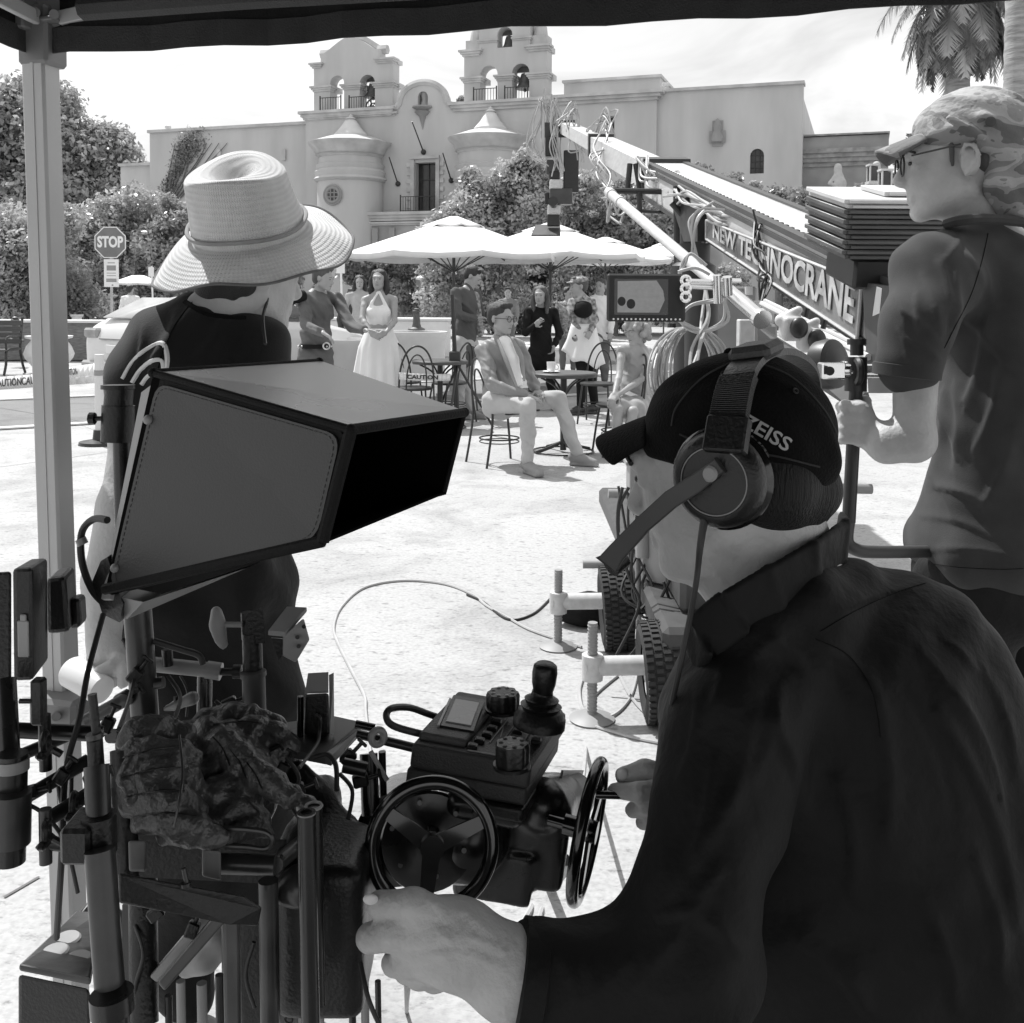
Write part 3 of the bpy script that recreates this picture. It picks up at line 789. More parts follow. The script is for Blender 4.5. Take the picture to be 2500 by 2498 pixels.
tree('bushy tree directly behind the stop sign', 50, [(190, 570, 60), (250, 560, 70), (310, 530, 70), (220, 640, 60), (300, 610, 70), (360, 560, 60), (160, 630, 50)], 32000, 0.12, ML1, 250, seed=5, sub=7)
tree('loose tree in front of the left wing, behind the straw hat', 48, [(420, 500, 30), (440, 540, 50), (380, 575, 50), (470, 600, 60), (420, 630, 60), (350, 650, 45), (530, 650, 50)], 28000, 0.115, ML1, 430, seed=6, sub=7)
tree('flowering round tree in front of the right turret', 36, [(1180, 500, 60), (1240, 450, 60), (1130, 520, 50), (1290, 520, 70), (1210, 560, 60), (1090, 560, 55), (1330, 440, 40), (1150, 440, 30), (1270, 400, 35), (1060, 590, 45)], 44000, 0.085, ML3, 1220, seed=7, sub=7)
tree('tree filling the gap under the crane arm', 38, [(1440, 560, 60), (1500, 520, 60), (1400, 490, 50), (1560, 570, 60), (1480, 600, 50), (1620, 540, 60), (1430, 440, 35), (1370, 560, 50), (1660, 580, 60), (1540, 470, 50)], 44000, 0.088, ML1, 1500, seed=8, sub=7)
tree('low hedge tree against the right wing beyond the crane arm', 46, [(1900, 490, 40), (1960, 500, 45), (1840, 470, 30), (1780, 440, 30), (1990, 520, 40), (1720, 420, 25)], 12000, 0.10, ML2, 1900, seed=9)
tree('small treetop showing left of the round gable', 72, [(978, 245, 18), (985, 262, 14)], 1500, 0.12, ML2, 980, seed=10, sub=3)
tree('small treetop showing right of the round gable', 72, [(1123, 252, 14), (1136, 258, 10)], 1200, 0.12, ML2, 1125, seed=11, sub=3)
# shade planting behind the set
k = 0
for (lab, d, ci, n, mt) in (
    ('dark shrub behind the woman in the white gown', 46, [(880, 650, 45), (940, 640, 45), (990, 650, 40), (910, 690, 30)], 7000, ML2),
    ('dark shrub under the big front parasol', 47, [(1060, 640, 40), (1110, 640, 40), (1150, 660, 40)], 6000, ML2),
    ('dense shade tree mass between the two parasol poles', 40, [(1200, 660, 60), (1250, 690, 60), (1300, 650, 60), (1230, 640, 50), (1180, 700, 40)], 12000, ML2),
    ('shrub behind the black apron waitress', 40, [(1380, 670, 50), (1430, 650, 50), (1480, 660, 50), (1530, 650, 45), (1400, 710, 30)], 9000, ML1),
    ('shrub behind the monitor', 41, [(1580, 660, 50), (1640, 660, 50), (1700, 670, 50), (1760, 680, 50)], 9000, ML1),
    ('shrub beside the parked white car', 49, [(300, 690, 30), (380, 690, 40), (450, 690, 40), (560, 690, 50), (640, 700, 50), (700, 680, 40)], 9000, ML2),
    ('dark shrub behind the bench at the picture edge', 30, [(0, 690, 50), (60, 700, 45), (100, 740, 40), (-50, 740, 50), (150, 700, 50), (210, 720, 45)], 9000, ML2)):
    tree(lab, d, ci, int(n*1.7), 0.0024*d, mt, name='shrub', cat='shrub', seed=20+k, sub=6); k += 1

# creeper on the left wing wall
cs = []; rs = []
for i in range(26):
    t = i/25; u = 405+75*t+10*math.sin(i*2.1); v = 470-130*t
    s, z = fac(u, v); cs.append(BW(s, z, .15)); rs.append((.35+.7*t*t, .25, .3+.5*t*t))
vn = thing('wall_creeper', 'dry branching creeper climbing the left wing wall', 'creeper', tuple(BW(S(400), 0, .2)))
leafobj('leaves', leaves(cs, rs, 1800, .09, seed=31), ML2, vn)
m = MB()
for k in range(9):
    p = [BW(*fac(400+3*k, 500), .1)]
    for j in range(1, 6): p.append(BW(*fac(400+3*k+j*(6+k*2.5)+4*math.sin(j*k), 500-j*30), .1))
    m.tube(p, [.07, .02], 5, smoothn=3)
m.build('stem', MBARK, vn)

# ---------------------------------------------------------------- palms
def frond(m, base, d, up, L_, droop, n=26, wl=0.35, rg=None, thick=.008):
    pts = []; p = Vector(base); dr = (Vector(d).normalized()*math.cos(up)+Vector((0, 0, math.sin(up))))
    for i in range(n):
        pts.append(p.copy()); p = p+dr*(L_/n); dr = (dr+Vector((0, 0, -droop/n))).normalized()
    m.tube(pts[::3], [.03, .008], 4)
    for i in range(2, n):
        t = (pts[i]-pts[i-1]).normalized(); side = t.cross(Vector((0, 0, 1)))
        if side.length < .05: side = Vector((d[1], -d[0], 0))
        side.normalize(); l = wl*math.sin(math.pi*min(1, (i+3)/(n+3)))**.6
        for sg in (-1, 1):
            for q in range(2):
                b = pts[i-1].lerp(pts[i], q/2); e = b+(side*sg*.75+t*.5+Vector((rg.normal()*.12, rg.normal()*.12, -.5+rg.normal()*.12))).normalized()*l
                w_ = t*.022; m._add([b-w_, e, b+w_], [(0, 1, 2)])
def palm(uc, vc, d, lab, dead=True, nf=46, L_=1.5, tr=.21, seed=1, group=None):
    rg = np.random.default_rng(seed); c = P(uc, vc, d); foot = Vector((c.x, c.y, 0))
    root = thing('palm_tree', lab, 'palm tree', tuple(foot), group)
    m = MB(); m.lathe([(tr*1.25, 0), (tr, .5)]+[(tr*(1+.04*(i % 2)), .5+(c.z-.5)*i/40) for i in range(1, 41)], foot, n=16); m.build('trunk', M('palm_bark', .28, .9, .35, 5, .6, 12, stretch=(1, 1, 6)), root)
    m = MB()
    for i in range(nf):
        a = i*2.399; e = R(70-125*(i/nf)); frond(m, c+Vector((math.cos(a), math.sin(a), 0))*tr*.5+Vector((0, 0, .35-.5*i/nf)), (math.cos(a), math.sin(a), 0), e, L_*(.8+.3*rg.random()), 2.3, rg=rg)
    m.build('fronds', ML1, root, False)
    if dead:
        m = MB()
        for i in range(int(nf*2.6)):
            a = i*2.399; r_ = tr*(1.1+.8*rg.random()); frond(m, c+Vector((math.cos(a)*r_*1.2, math.sin(a)*r_*1.2, -.0-.45*rg.random())), (math.cos(a), math.sin(a), 0), R(-30-45*rg.random()), L_*(.5+.25*rg.random()), 3.4, wl=.2, rg=rg)
        m.build('dead_fronds', M('dead_frond', .16, .9, .35, 4), root, False)
palm(2345, -32, 14, 'fan palm with a skirt of hanging dead fronds above the camouflage cap', L_=1.35, tr=.15, nf=56)
m = MB(); c = P(2490, 300, 9); c.z = 0
m.lathe([(.17, 0), (.15, .6)]+[(.14*(1+.05*(i % 2)), .6+4.6*i/60) for i in range(61)], c, n=18)
rt = thing('palm_tree', 'thick ringed palm trunk cut by the right picture edge', 'palm tree', tuple(c)); m.build('trunk', MATS['palm_bark'], rt)
# dead palm behind the cap man's face
tree('dark spiky plant beside the far low wing', 50, [(2235, 345, 18), (2215, 400, 30), (2190, 440, 25), (2150, 470, 30), (2100, 480, 25)], 3500, .13, ML2, 2200, seed=41, sub=5)

# ---------------------------------------------------------------- pop-up tent overhead
C0 = Vector((-0.87, 1.92, 0)); E1 = Vector((1.46, -.35, 0)).normalized(); E2 = Vector((-.35, -1.46, 0)).normalized()
MTB = M('tent_fabric', 0.012, .8, .3, 8, .3, 200, spec=.2); MTH = M('tent_hem', 0.035, .7, .2, 20, .3, 300, spec=.3)
MAL = M('tent_aluminium', 0.42, .42, .06, 4, .05, 80, metal=0.0, spec=.5)
MPL = M('grey_plastic', 0.16, .45, .12, 10)
tent = thing('popup_tent', 'black pop-up canopy overhead with one white square leg at left', 'tent', tuple(C0))
TW = 3.0; zT = 2.12; zV = 1.885
cor = [C0, C0+E1*TW, C0+E1*TW+E2*TW, C0+E2*TW]; apex = (cor[0]+cor[2])/2+Vector((0, 0, 2.95))
m = MB()
for i in range(4):
    a, b = cor[i], cor[(i+1) % 4]; n = 10
    for j in range(n):
        p, q = a.lerp(b, j/n), a.lerp(b, (j+1)/n)
        m._add([p+Vector((0, 0, zT)), q+Vector((0, 0, zT)), apex], [(0, 1, 2)])
m.build('canopy', MTB, tent, False)
cen = (cor[0]+cor[2])/2
for i in range(4):
    a, b = cor[i], cor[(i+1) % 4]; inw = (cen-(a+b)/2).normalized(); a = a-inw*.03-(b-a).normalized()*.03; b = b-inw*.03+(b-a).normalized()*.03; m = MB(); n = 40; vs = []; h = MB()
    def pp(j, z):
        t = j/n; s_ = .012*math.sin(j*1.7)+.008*math.sin(j*.6+1); return a.lerp(b, t)+inw*s_+Vector((0, 0, z))
    for j in range(n):
        m._add([pp(j, zT+.02), pp(j+1, zT+.02), pp(j+1, zV+.02), pp(j, zV+.02)], [(0, 1, 2, 3)])
        o_ = inw*.004
        h.hexa([pp(j, zV-.006), pp(j+1, zV-.006), pp(j+1, zV-.006)+o_, pp(j, zV-.006)+o_, pp(j, zV+.04), pp(j+1, zV+.04), pp(j+1, zV+.04)+o_, pp(j, zV+.04)+o_])
    v_ = m.build('valance', MTB, tent, False); h.build('hem', MTH, v_, False)
for i, cc in enumerate(cor):
    m = MB(); hw = .025
    if i == 0:
        top = P(98, 120, 1.93); bot = P(178, 2560, 1.99); bot.z = 0
        ax = (top-bot).normalized(); m.box((top+bot)/2, (hw, hw, (top-bot).length/2), X=E1, Y=E2, Z=ax, bev=.005)
        # groove along the leg
        m.box((top+bot)/2-E2.normalized()*(-hw), (.003, .0015, (top-bot).length/2-.02), X=E1, Y=E2, Z=ax)
    else:
        p = cc+(cen-cc).normalized()*.08; m.box(p+Vector((0, 0, 1.0)), (hw, hw, 1.0), X=E1, Y=E2, bev=.005)
    lg = m.build('leg', MAL, tent)
    if i == 0:
        k = MB()
        sp = P(104, 92, 1.93); k.box(sp, (.032, .032, .055), X=E1, Y=E2, bev=.006); k.build('sleeve', MPL, lg)
        k = MB(); sp = P(96, 62, 1.93); k.box(sp, (.062, .045, .004), X=E1, Y=E2, bev=.002)
        k.box(P(55, 35, 1.9), (.018, .022, .03), X=E1, Y=E2, bev=.004); k.box(P(135, 38, 1.93), (.028, .022, .028), X=E1, Y=E2, bev=.004)
        k.box(P(98, 20, 1.95), (.027, .027, .05), X=E1, Y=E2, bev=.004)
        for q in ((86, 30), (132, 35)): k.cyl(P(q[0], q[1], 1.90), P(q[0], q[1], 1.86), .009, n=10)
        k.build('corner_bracket', MPL, lg)
        k = MB(); k.box(P(152, 1745, 1.93), (.05, .034, .04), X=E1, Y=E2, bev=.008); k.cyl(P(137, 1750, 1.9), P(137, 1750, 1.86), .008, n=10); k.build('slider', MPL, lg)
        k = MB(); k.tube([P(62, 130, 1.95), P(58, 150, 1.95), P(66, 165, 1.95), P(74, 150, 1.95)], .0025, 6, smoothn=4); k.build('cord_loop', MTB, lg)
for (a, b) in ((P(88, 42, 1.88), P(-40, -25, 1.6)), (P(145, 45, 1.9), P(420, -18, 1.85)), (P(145, 20, 1.92), P(560, -90, 1.75))):
    m = MB(); x, y, z = frame(a, b); m.box((a+b)/2, (.006, .013, (b-a).length/2), X=x, Y=y, Z=z, bev=.002); m.build('truss_bar', MAL, tent)
m = MB(); m.tube([P(205, 20, 1.6), P(600, -10, 1.5), P(1400, -60, 1.3), P(1900, -120, 1.2)], .02, 8); 
m.build('roof_strap', MTH, tent)
# ================================================================ PLAZA FURNITURE
MWH = M('white_canvas', 0.72, .8, .04, 5, .05, 40)
MPW = M('white_plaster', 0.62, .75, .06, 3, .1, 20)
MBK = M('black_metal', 0.02, .35, .2, 20)
MBKW = M('dark_wood', 0.06, .5, .3, 5, stretch=(1, 12, 12))
MST = M('steel', 0.55, .3, .1, 10, metal=.9)
MGY = M('mid_grey_paint', 0.25, .5, .1, 8)

def umbrella(lab, u, vtop, vrim, d, halfpx, first=None, rot=0.0, n=8, vent=True):
    zr = P(u, vrim, d).z; zt = P(u, vtop, d).z; rad = halfpx*d/2500; b = P(u, vrim, d); b.z = 0
    root = thing('market_umbrella', lab, 'parasol', tuple(b), 'white market umbrellas on the plaza')
    m = MB(); cs = [Vector((b.x+rad*math.cos(rot+2*math.pi*i/n), b.y+rad*math.sin(rot+2*math.pi*i/n), zr)) for i in range(n)]
    zi = zt-(zt-zr)*.16
    def ring(f, z, sag=0): return [Vector((b.x+(c.x-b.x)*f, b.y+(c.y-b.y)*f, z-sag)) for c in cs]
    def skin(m, f0, z0, f1, z1, k=8):
        for i in range(n):
            a0, a1 = ring(f0, z0)[i], ring(f0, z0)[(i+1) % n]; b0, b1 = ring(f1, z1)[i], ring(f1, z1)[(i+1) % n]
            grid = [[None]*(k+1) for _ in range(5)]
            for p in range(5):
                for q in range(k+1):
                    t = p/4; s = q/k; pt = (a0.lerp(a1, t)).lerp(b0.lerp(b1, t), s)
                    pt = pt-Vector((0, 0, rad*.022*math.sin(math.pi*t)*s)); grid[p][q] = pt
            for p in range(4):
                for q in range(k):
                    m._add([grid[p][q], grid[p+1][q], grid[p+1][q+1], grid[p][q+1]], [(0, 1, 2, 3)])
    skin(m, .22, zt-(zt-zr)*.24, 1.0, zr)
    for i in range(n):    # small valance
        a, c = cs[i], cs[(i+1) % n]; pr = None
        for j in range(5):
            p = a.lerp(c, j/4)-Vector((0, 0, rad*.022*math.sin(math.pi*j/4)))
            if pr is not None: m._add([pr, p, p-Vector((0, 0, .07)), pr-Vector((0, 0, .07))], [(0, 1, 2, 3)])
            pr = p
    m.weld(3); o = m.build('canopy', MWH, root, angle=20)
    md = o.modifiers.new('t', 'SOLIDIFY'); md.thickness = .006
    if vent:
        m = MB(); skin(m, .04, zt, .30, zt-(zt-zr)*.26, 3); m.weld(3); v = m.build('vent_cap', MWH, o); md = v.modifiers.new('t', 'SOLIDIFY'); md.thickness = .006
    m = MB(); m.cyl((b.x, b.y, 0), (b.x, b.y, zt), .024, n=10); m.sph((b.x, b.y, zt+.03), .03, 8, 6); m.build('pole', MBKW, root)
    m = MB()
    for i in range(n):
        c = cs[i]; m.cyl(Vector((b.x, b.y, zt-.1)), c-Vector((0, 0, .03)), .01, n=5); m.cyl(Vector((b.x, b.y, zr-.25)), Vector((b.x, b.y, zt-.1)).lerp(c, .55), .009, n=5)
    m.build('ribs', MBKW, root)
    m = MB(); m.lathe([(.25, 0), (.25, .05), (.06, .09), (.05, .3)], (b.x, b.y, 0.001), n=20); m.build('base', MGY, root)
    return root
umbrella('biggest front white parasol on the left dark pole above the standing cast', 1108, 530, 622, 14.5, 262, rot=.3)
umbrella('white parasol second from front, on the pole right of the long haired woman', 1344, 545, 624, 16, 238, rot=.15)
umbrella('white parasol half behind the crane arm, beyond the second one', 1478, 580, 634, 22, 166, rot=.35)
umbrella('white parasol farthest right seen through the crane cables', 1622, 592, 628, 30, 110, rot=.2)
umbrella('tiny far white parasol just right of the stop sign post', 337, 667, 691, 42, 62, rot=.3, vent=False)
umbrella('tiny far white parasol just under the straw hat brim at left', 472, 665, 690, 42, 75, rot=.1, vent=False)
umbrella('small white parasol left of the front parasol pole', 1083, 650, 678, 37, 68, rot=.25)

# bistro chair prototype (local: faces +Y, seat .45 high)
CG = 'black bentwood bistro chairs on the set'
def chair_proto():
    root = thing('bistro_chair', 'x', 'chair', (0, 0, 0), CG)
    m = MB(); m.lathe([(0, .435), (.19, .435), (.2, .445), (.2, .46), (.185, .465), (0, .46)], (0, 0, 0), n=24); m.torus((0, 0, .45), (0, 0, 1), .195, .012, 28, 6); m.build('seat', MBK, root)
    m = MB(); pts = []
    for i in range(17):
        t = math.pi*i/16; pts.append(Vector((.185*math.cos(t), -.15-.06*math.sin(t)-.03, .45+.46*math.sin(t)**.75)))
    pts = [Vector((.2, -.24, 0)), Vector((.19, -.19, .3))]+pts+[Vector((-.19, -.19, .3)), Vector((-.2, -.24, 0))]
    m.tube(pts, .0105, 8, smoothn=2); q = [Vector((p.x*.58, p.y, .45+(p.z-.45)*.8)) for p in pts[2:-2]]; m.tube(q, .008, 6, smoothn=2); m.build('back_hoop', MBK, root)
    for sx in (-1, 1):
        m = MB(); m.tube([(sx*.15, .13, .44), (sx*.165, .16, .25), (sx*.185, .19, 0)], .0105, 8, smoothn=3); m.build('leg', MBK, root)
    m = MB(); m.torus((0, -.02, .22), (0, 0, 1), .17, .007, 28, 6); m.torus((0, -.02, .19), (0, 0, 1), .17, .005, 28, 6); m.build('stretcher', MBK, root)
    return root
CH = chair_proto(); _first = [True]
def place(proto, first, lab, pos, rz):
    o = proto if first[0] else copy_tree(proto)
    if first[0]: first[0] = False
    o.location = (pos.x, pos.y, 0); o.rotation_euler = (0, 0, rz); o['label'] = lab; return o
def gat(u, d): p = P(u, 725, d); p.z = 0; return p
place(CH, _first, 'bistro chair the seated man in blazer sits on', gat(1226, 8.75), R(-62))
place(CH, _first, 'bistro chair the blonde woman sits on behind the cap brim', gat(1512, 9.3), R(100))
place(CH, _first, 'empty bistro chair with caution tape across its back', gat(1010, 10.9), R(15))
place(CH, _first, 'empty bistro chair just behind the taped one, beside the white gown', gat(985, 11.7), R(-20))
place(CH, _first, 'empty bistro chair at the far table behind the standing man', gat(1098, 11.6), R(60))
place(CH, _first, 'bistro chair pulled up behind the woman at the table', gat(1462, 11.6), R(160))
# tables
TG = 'round bistro tables on the set'
def table_proto():
    root = thing('bistro_table', 'x', 'table', (0, 0, 0), TG)
    m = MB(); m.lathe([(0, .70), (.3, .70), (.305, .71), (.305, .73), (.295, .74), (0, .74)], (0, 0, 0), n=36); m.build('table_top', MBKW, root)
    m = MB(); m.cyl((0, 0, .02), (0, 0, .7), .03, n=14); m.build('pedestal', MBK, root)
    m = MB()
    for a in range(4):
        t = a*math.pi/2+.5; m.tube([(0, 0, .10), (.15*math.cos(t), .15*math.sin(t), .05), (.29*math.cos(t), .29*math.sin(t), .015)], .016, 6, smoothn=3); m.tube([(0, 0, .5), (.1*math.cos(t), .1*math.sin(t), .62), (.24*math.cos(t), .24*math.sin(t), .695)], .01, 6, smoothn=3)
    m.torus((0, 0, .012), (0, 0, 1), .28, .008, 30, 6); m.build('table_base', MBK, root); return root
TB = table_proto(); _ft = [True]
tp_ = gat(1378, 9.4)
place(TB, _ft, 'round table with a white cup beside the seated man', tp_, 0)
tp2 = gat(1075, 11.1)
place(TB, _ft, 'round table left of the standing man, folded parasol base beside it', tp2, 0)
MPC = M('porcelain', .8, .2, .03)
cupb = Vector((gat(1347, 9.35).x, 9.35, .7405))
t = thing('coffee_cup', 'white mug on a saucer on the round table', 'cup', tuple(cupb))
m = MB(); m.lathe([(.0, .0), (.03, .0), (.038, .012), (.042, .09), (.038, .09), (.034, .02), (0, .015)], cupb+Vector((0, 0, .008)), n=20, close=False); m.tube([cupb+Vector((.04, 0, .08)), cupb+Vector((.065, 0, .06)), cupb+Vector((.062, 0, .035)), cupb+Vector((.038, 0, .025))], .005, 6, smoothn=3); m.build('cup_body', MPC, t)
m = MB(); m.lathe([(0, 0), (.05, 0), (.08, .012), (.078, .015), (.05, .006), (0, .006)], cupb, n=24); m.build('saucer', MPC, t)
# folded stand by the second table
b = gat(1118, 11.0); t = thing('folded_stand', 'black folded tripod stand at the far table', 'stand', tuple(b)); m = MB()
m.cyl(b+Vector((0, 0, .15)), b+Vector((-.06, 0, 1.45)), .022, n=8); m.build('post', MBK, t)
for a in (0.3, 2.4, 4.5):
    m = MB(); m.cyl(b+Vector((0, 0, .7)), b+Vector((.4*math.cos(a), .4*math.sin(a), 0.01)), .014, n=6); m.build('leg', MBK, t)
m = MB(); m.box(b+Vector((-.03, 0, .78)), (.06, .05, .06), bev=.01); m.build('clamp', MBK, t)

# caution tapes
MTX = M('print_black', 0.03, .6)
def tape(name, lab, p, q, h=.075, texts=(), sag=.05, par=None, n=12, size=None):
    p, q = Vector(p), Vector(q); m = MB(); X = (q-p).normalized(); nn = Vector((X.y, -X.x, 0)).normalized()
    def at(t, z): return p.lerp(q, t)+Vector((0, 0, -4*sag*t*(1-t)+z))+nn*.004*math.sin(20*t)
    for i in range(n):
        a, b_ = i/n, (i+1)/n; m._add([at(a, -h/2), at(b_, -h/2), at(b_, h/2), at(a, h/2)], [(0, 1, 2, 3)])
    t_ = thing(name, lab, 'caution tape', tuple(p)); o = m.build('tape_strip', MWH, t_); o.modifiers.new('t', 'SOLIDIFY').thickness = .001
    k = MB(); L_ = (q-p).length
    for c in texts: add_text(k, 'CAUTION', at(c, 0)+nn*.006, X, (0, 0, 1), size or h*.62, .0005, .002, sx=1.3)
    if texts: k.build('printed_word', MTX, o, False)
tape('caution_tape', 'lower white caution tape strung low across the left edge', P(-20, 938, 13), P(232, 918, 11.4), .16, (.17, .47), .0, size=.13)
tape('caution_tape', 'upper white caution tape running behind the tent leg to the white post', P(120, 917, 12.2), P(238, 900, 10.6), .12, (.48,), .0, size=.1)
a, b = gat(975, 10.65), gat(1100, 10.9); a.z = .60; b.z = .57
tape('caution_tape', 'caution tape tied across the empty bistro chair', a, b, .075, (.45,), .01, size=.06)
# stanchion posts
def post(lab, u, vb, ztop, r=.045):
    b = G(u, vb); t = thing('barrier_post', lab, 'post', tuple(b)); m = MB(); m.cyl(b+Vector((0, 0, .03)), b+Vector((0, 0, ztop)), r, n=16); m.build('tube', MPW, t)
    m = MB(); m.lathe([(.2, 0), (.19, .03), (.07, .05), (.06, .14), (0, .14)], b, n=20); m.build('foot', MBK, t)
    m = MB(); m.lathe([(r+.004, 0), (r+.004, .05)], b+Vector((0, 0, ztop-.2)), n=16, close=False); m.build('band', MGY, t)
post('white barrier post on a dark round foot, left of the straw hat man', 245, 1085, .86)
# stop sign
MSR = M('sign_red_as_grey', 0.16, .45, .12, 6); MSW = M('sign_white', .75, .5, .03)
b = P(270, 725, 20); b.z = 0; cS = P(269, 592, 20)
t = thing('stop_sign', 'octagonal STOP sign on a post above a small notice panel', 'sign', tuple(b))
m = MB(); m.cyl(Vector((cS.x, cS.y+.045, 0)), Vector((cS.x, cS.y+.045, cS.z+.3)), .028, n=8); m.build('post', M('galv_post', .4, .5, .1, 5), t)
def octo(c, r, y): return [Vector((c.x+r*math.cos(R(22.5+45*i))/math.cos(R(22.5)), y, c.z+r*math.sin(R(22.5+45*i))/math.cos(R(22.5)))) for i in range(8)]
m = MB(); m.prism(octo(cS, .305, cS.y), (0, .006, 0)); pl = m.build('sign_panel', MSW, t, False)
m = MB(); m.prism(octo(cS, .285, cS.y-.004), (0, .003, 0)); m.build('sign_face', MSR, pl, False)
m = MB(); add_text(m, 'STOP', cS+Vector((0, -.008, 0)), (1, 0, 0), (0, 0, 1), .29, .001, .012, sx=.72); m.build('sign_letters', MSW, pl, False)
c2 = P(272, 667, 20); m = MB(); m.box(c2, (.145, .004, .27), bev=.003); n_ = m.build('notice_panel', MSW, t, False)
m = MB()
for (dx, dz, w_, h_) in ((0, .1, .09, .05), (0, -.12, .1, .012), (0, -.155, .1, .018), (0, .2, .07, .008), (0, .0, .09, .006), (0, -.05, .09, .006), (.02, -.235, .015, .014)):
    m.box(c2+Vector((dx, -.0055, dz)), (w_, .001, h_))
m.build('notice_print', MGY, n_, False)
for (lab, u, v0, v1, d, hw) in (('small blank white sign on a thin pole under the hat brim', 370, 650, 740, 26, .07), ('small pale sign on a tilted pole beside the shirt sleeved man', 832, 640, 745, 22, .09)):
    t = thing('pole_sign', lab, 'sign', tuple(gat(u, d))); m = MB(); m.cyl(gat(u+6, d), P(u, v0, d), .022, n=6); m.build('post', MSW, t); m = MB(); m.box(P(u, v0+14, d)-Vector((0, .03, 0)), (hw, .006, .12)); m.build('sign_panel', MSW, t)

# low white walls and planters
def lowwall(lab, u0, u1, vt, vb, d, dep=.5, cap=True):
    z = P((u0+u1)/2, vt, d).z; a, b_ = P(u0, vt, d), P(u1, vt, d); c = Vector(((a.x+b_.x)/2, d+dep/2, 0)); hx = abs(b_.x-a.x)/2
    t = thing('fountain_wall', lab, 'low wall', tuple(c)); m = MB(); m.box(c+Vector((0, 0, z/2-.03)), (hx-.04, dep/2-.04, z/2-.03), bev=.02); m.build('wall', MPW, t)
    m = MB(); m.box(c+Vector((0, 0, z-.03)), (hx, dep/2, .03), bev=.012); m.build('coping', MPW, t)
def roundbasin(lab, uc, half, vt, d, n=40):
    z = P(uc, vt, d).z; c = P(uc, vt, d+half*d/2500); c.z = 0; r = half*d/2500
    t = thing('round_basin', lab, 'basin', tuple(c)); m = MB(); m.lathe([(r*.93, 0), (r*.93, z*.8), (r, z*.88), (r, z), (r*.86, z), (r*.86, z*.8), (0, z*.8)], c, n=n); m.build('basin_ring', MPW, t)
    return c, r, z
lowwall('long low white fountain wall behind the white gown', 600, 1100, 776, 860, 24, .8)
c, r_, z_ = roundbasin('wide round white basin between white gown and standing man', 1010, 85, 812, 18)
c, r_, z_ = roundbasin('round white basin left of the white gown', 850, 75, 831, 16)
c, r_, z_ = roundbasin('white basin behind the seated man', 1420, 170, 850, 22)
def bollard(lab, u, vt, vb, d, s=1.0):
    z = P(u, vt, d).z; b = gat(u, d); z0 = P(u, vb, d).z; b.z = max(0, z0); t = thing('bollard', lab, 'bollard', tuple(b)); H = z-b.z
    m = MB(); m.lathe([(.2*s, 0), (.2*s, .06*H), (.11*s, .14*H), (.09*s, .3*H), (.07*s, .8*H), (.1*s, .82*H), (.1*s, .87*H), (.06*s, .9*H), (.075*s, .95*H), (0, H)], b, n=16); m.build('shaft', M('iron_grey', .07, .5), t)
bollard('dark iron bollard with a pointed top on the fountain wall', 1017, 752, 806, 19, .8)
bollard('dark bollard with a ball top behind the bench', 36, 772, 835, 20, .8)
def urn(lab, u, hw, vt, vb, d):
    b = G(u, vb) if vb > 780 and d is None else gat(u, d); H = P(u, vt, b.y).z; r = hw*b.y/2500
    t = thing('urn_planter', lab, 'planter', tuple(b)); m = MB(); m.lathe([(r*.35, 0), (r*.5, H*.06), (r*.93, H*.4), (r*1.0, H*.52), (r*.88, H*.72), (r*.68, H*.9), (r*.92, H*.94), (r*.95, H), (r*.75, H), (r*.7, H*.85), (0, H*.85)], b, n=32); m.build('pot', MPW, t, angle=50)
    return b, H, r
urn('large white urn planter beside the dark bench', 118, 58, 820, 905, 18.5)
urn('small white urn behind the car boot, left one', 165, 14, 771, 800, 30)
urn('small white urn behind the car boot, nearest the sign post', 187, 16, 768, 805, 29)
urn('white urn seen between hat brim and shirt sleeved man', 690, 17, 762, 800, 24)
for i, (u, v) in enumerate(((60, 790), (30, 815))):
    pass
lowwall('white plinth strip behind the bollard at the left edge', -60, 85, 788, 800, 26, .6)
# brick planter / bench at left
MBRK = M('weathered_brick', .16, .9, .35, 8, .4, 30, stretch=(1, 1, 5))
b0_ = gat(30, 21); t = thing('brick_wall', 'dark low brick wall running behind the bench to the car', 'wall', (b0_.x, 22, 0)); m = MB(); m.box(Vector((P(120, 800, 22).x, 22, .42)), (2.2, .25, .40), bev=.01); m.build('wall', MBRK, t)
m = MB(); m.box(Vector((P(120, 800, 22).x, 22, .85)), (2.25, .3, .03), bev=.01); m.build('coping', MPW, t)
bc = gat(-10, 18.2); t = thing('park_bench', 'dark slatted bench with curled iron end at the left picture edge', 'bench', tuple(bc))
m = MB()
for i in range(5): m.box(bc+Vector((-.5, -.35+.1*i, .44)), (.85, .035, .015), bev=.004)
m.build('seat', MBKW, t); m = MB()
for i in range(4): m.box(bc+Vector((-.5, .16+.02*i, .58+.11*i)), (.85, .012, .042), bev=.004)
m.build('backrest', MBKW, t)
for sx in (-1.3, .33):
    m = MB(); o_ = bc+Vector((sx, 0, 0)); m.tube([o_+Vector((0, .28, 1.0)), o_+Vector((0, .18, .5)), o_+Vector((0, .25, .2)), o_+Vector((0, .36, .01))], .025, 6, smoothn=4); m.tube([o_+Vector((0, .18, .45)), o_+Vector((0, -.3, .43)), o_+Vector((0, -.34, .2)), o_+Vector((0, -.42, .01))], .025, 6, smoothn=4); m.tube([o_+Vector((0, .2, .68)), o_+Vector((0, -.3, .66)), o_+Vector((0, -.32, .45))], .02, 6, smoothn=4); m.build('leg', MBK, t)

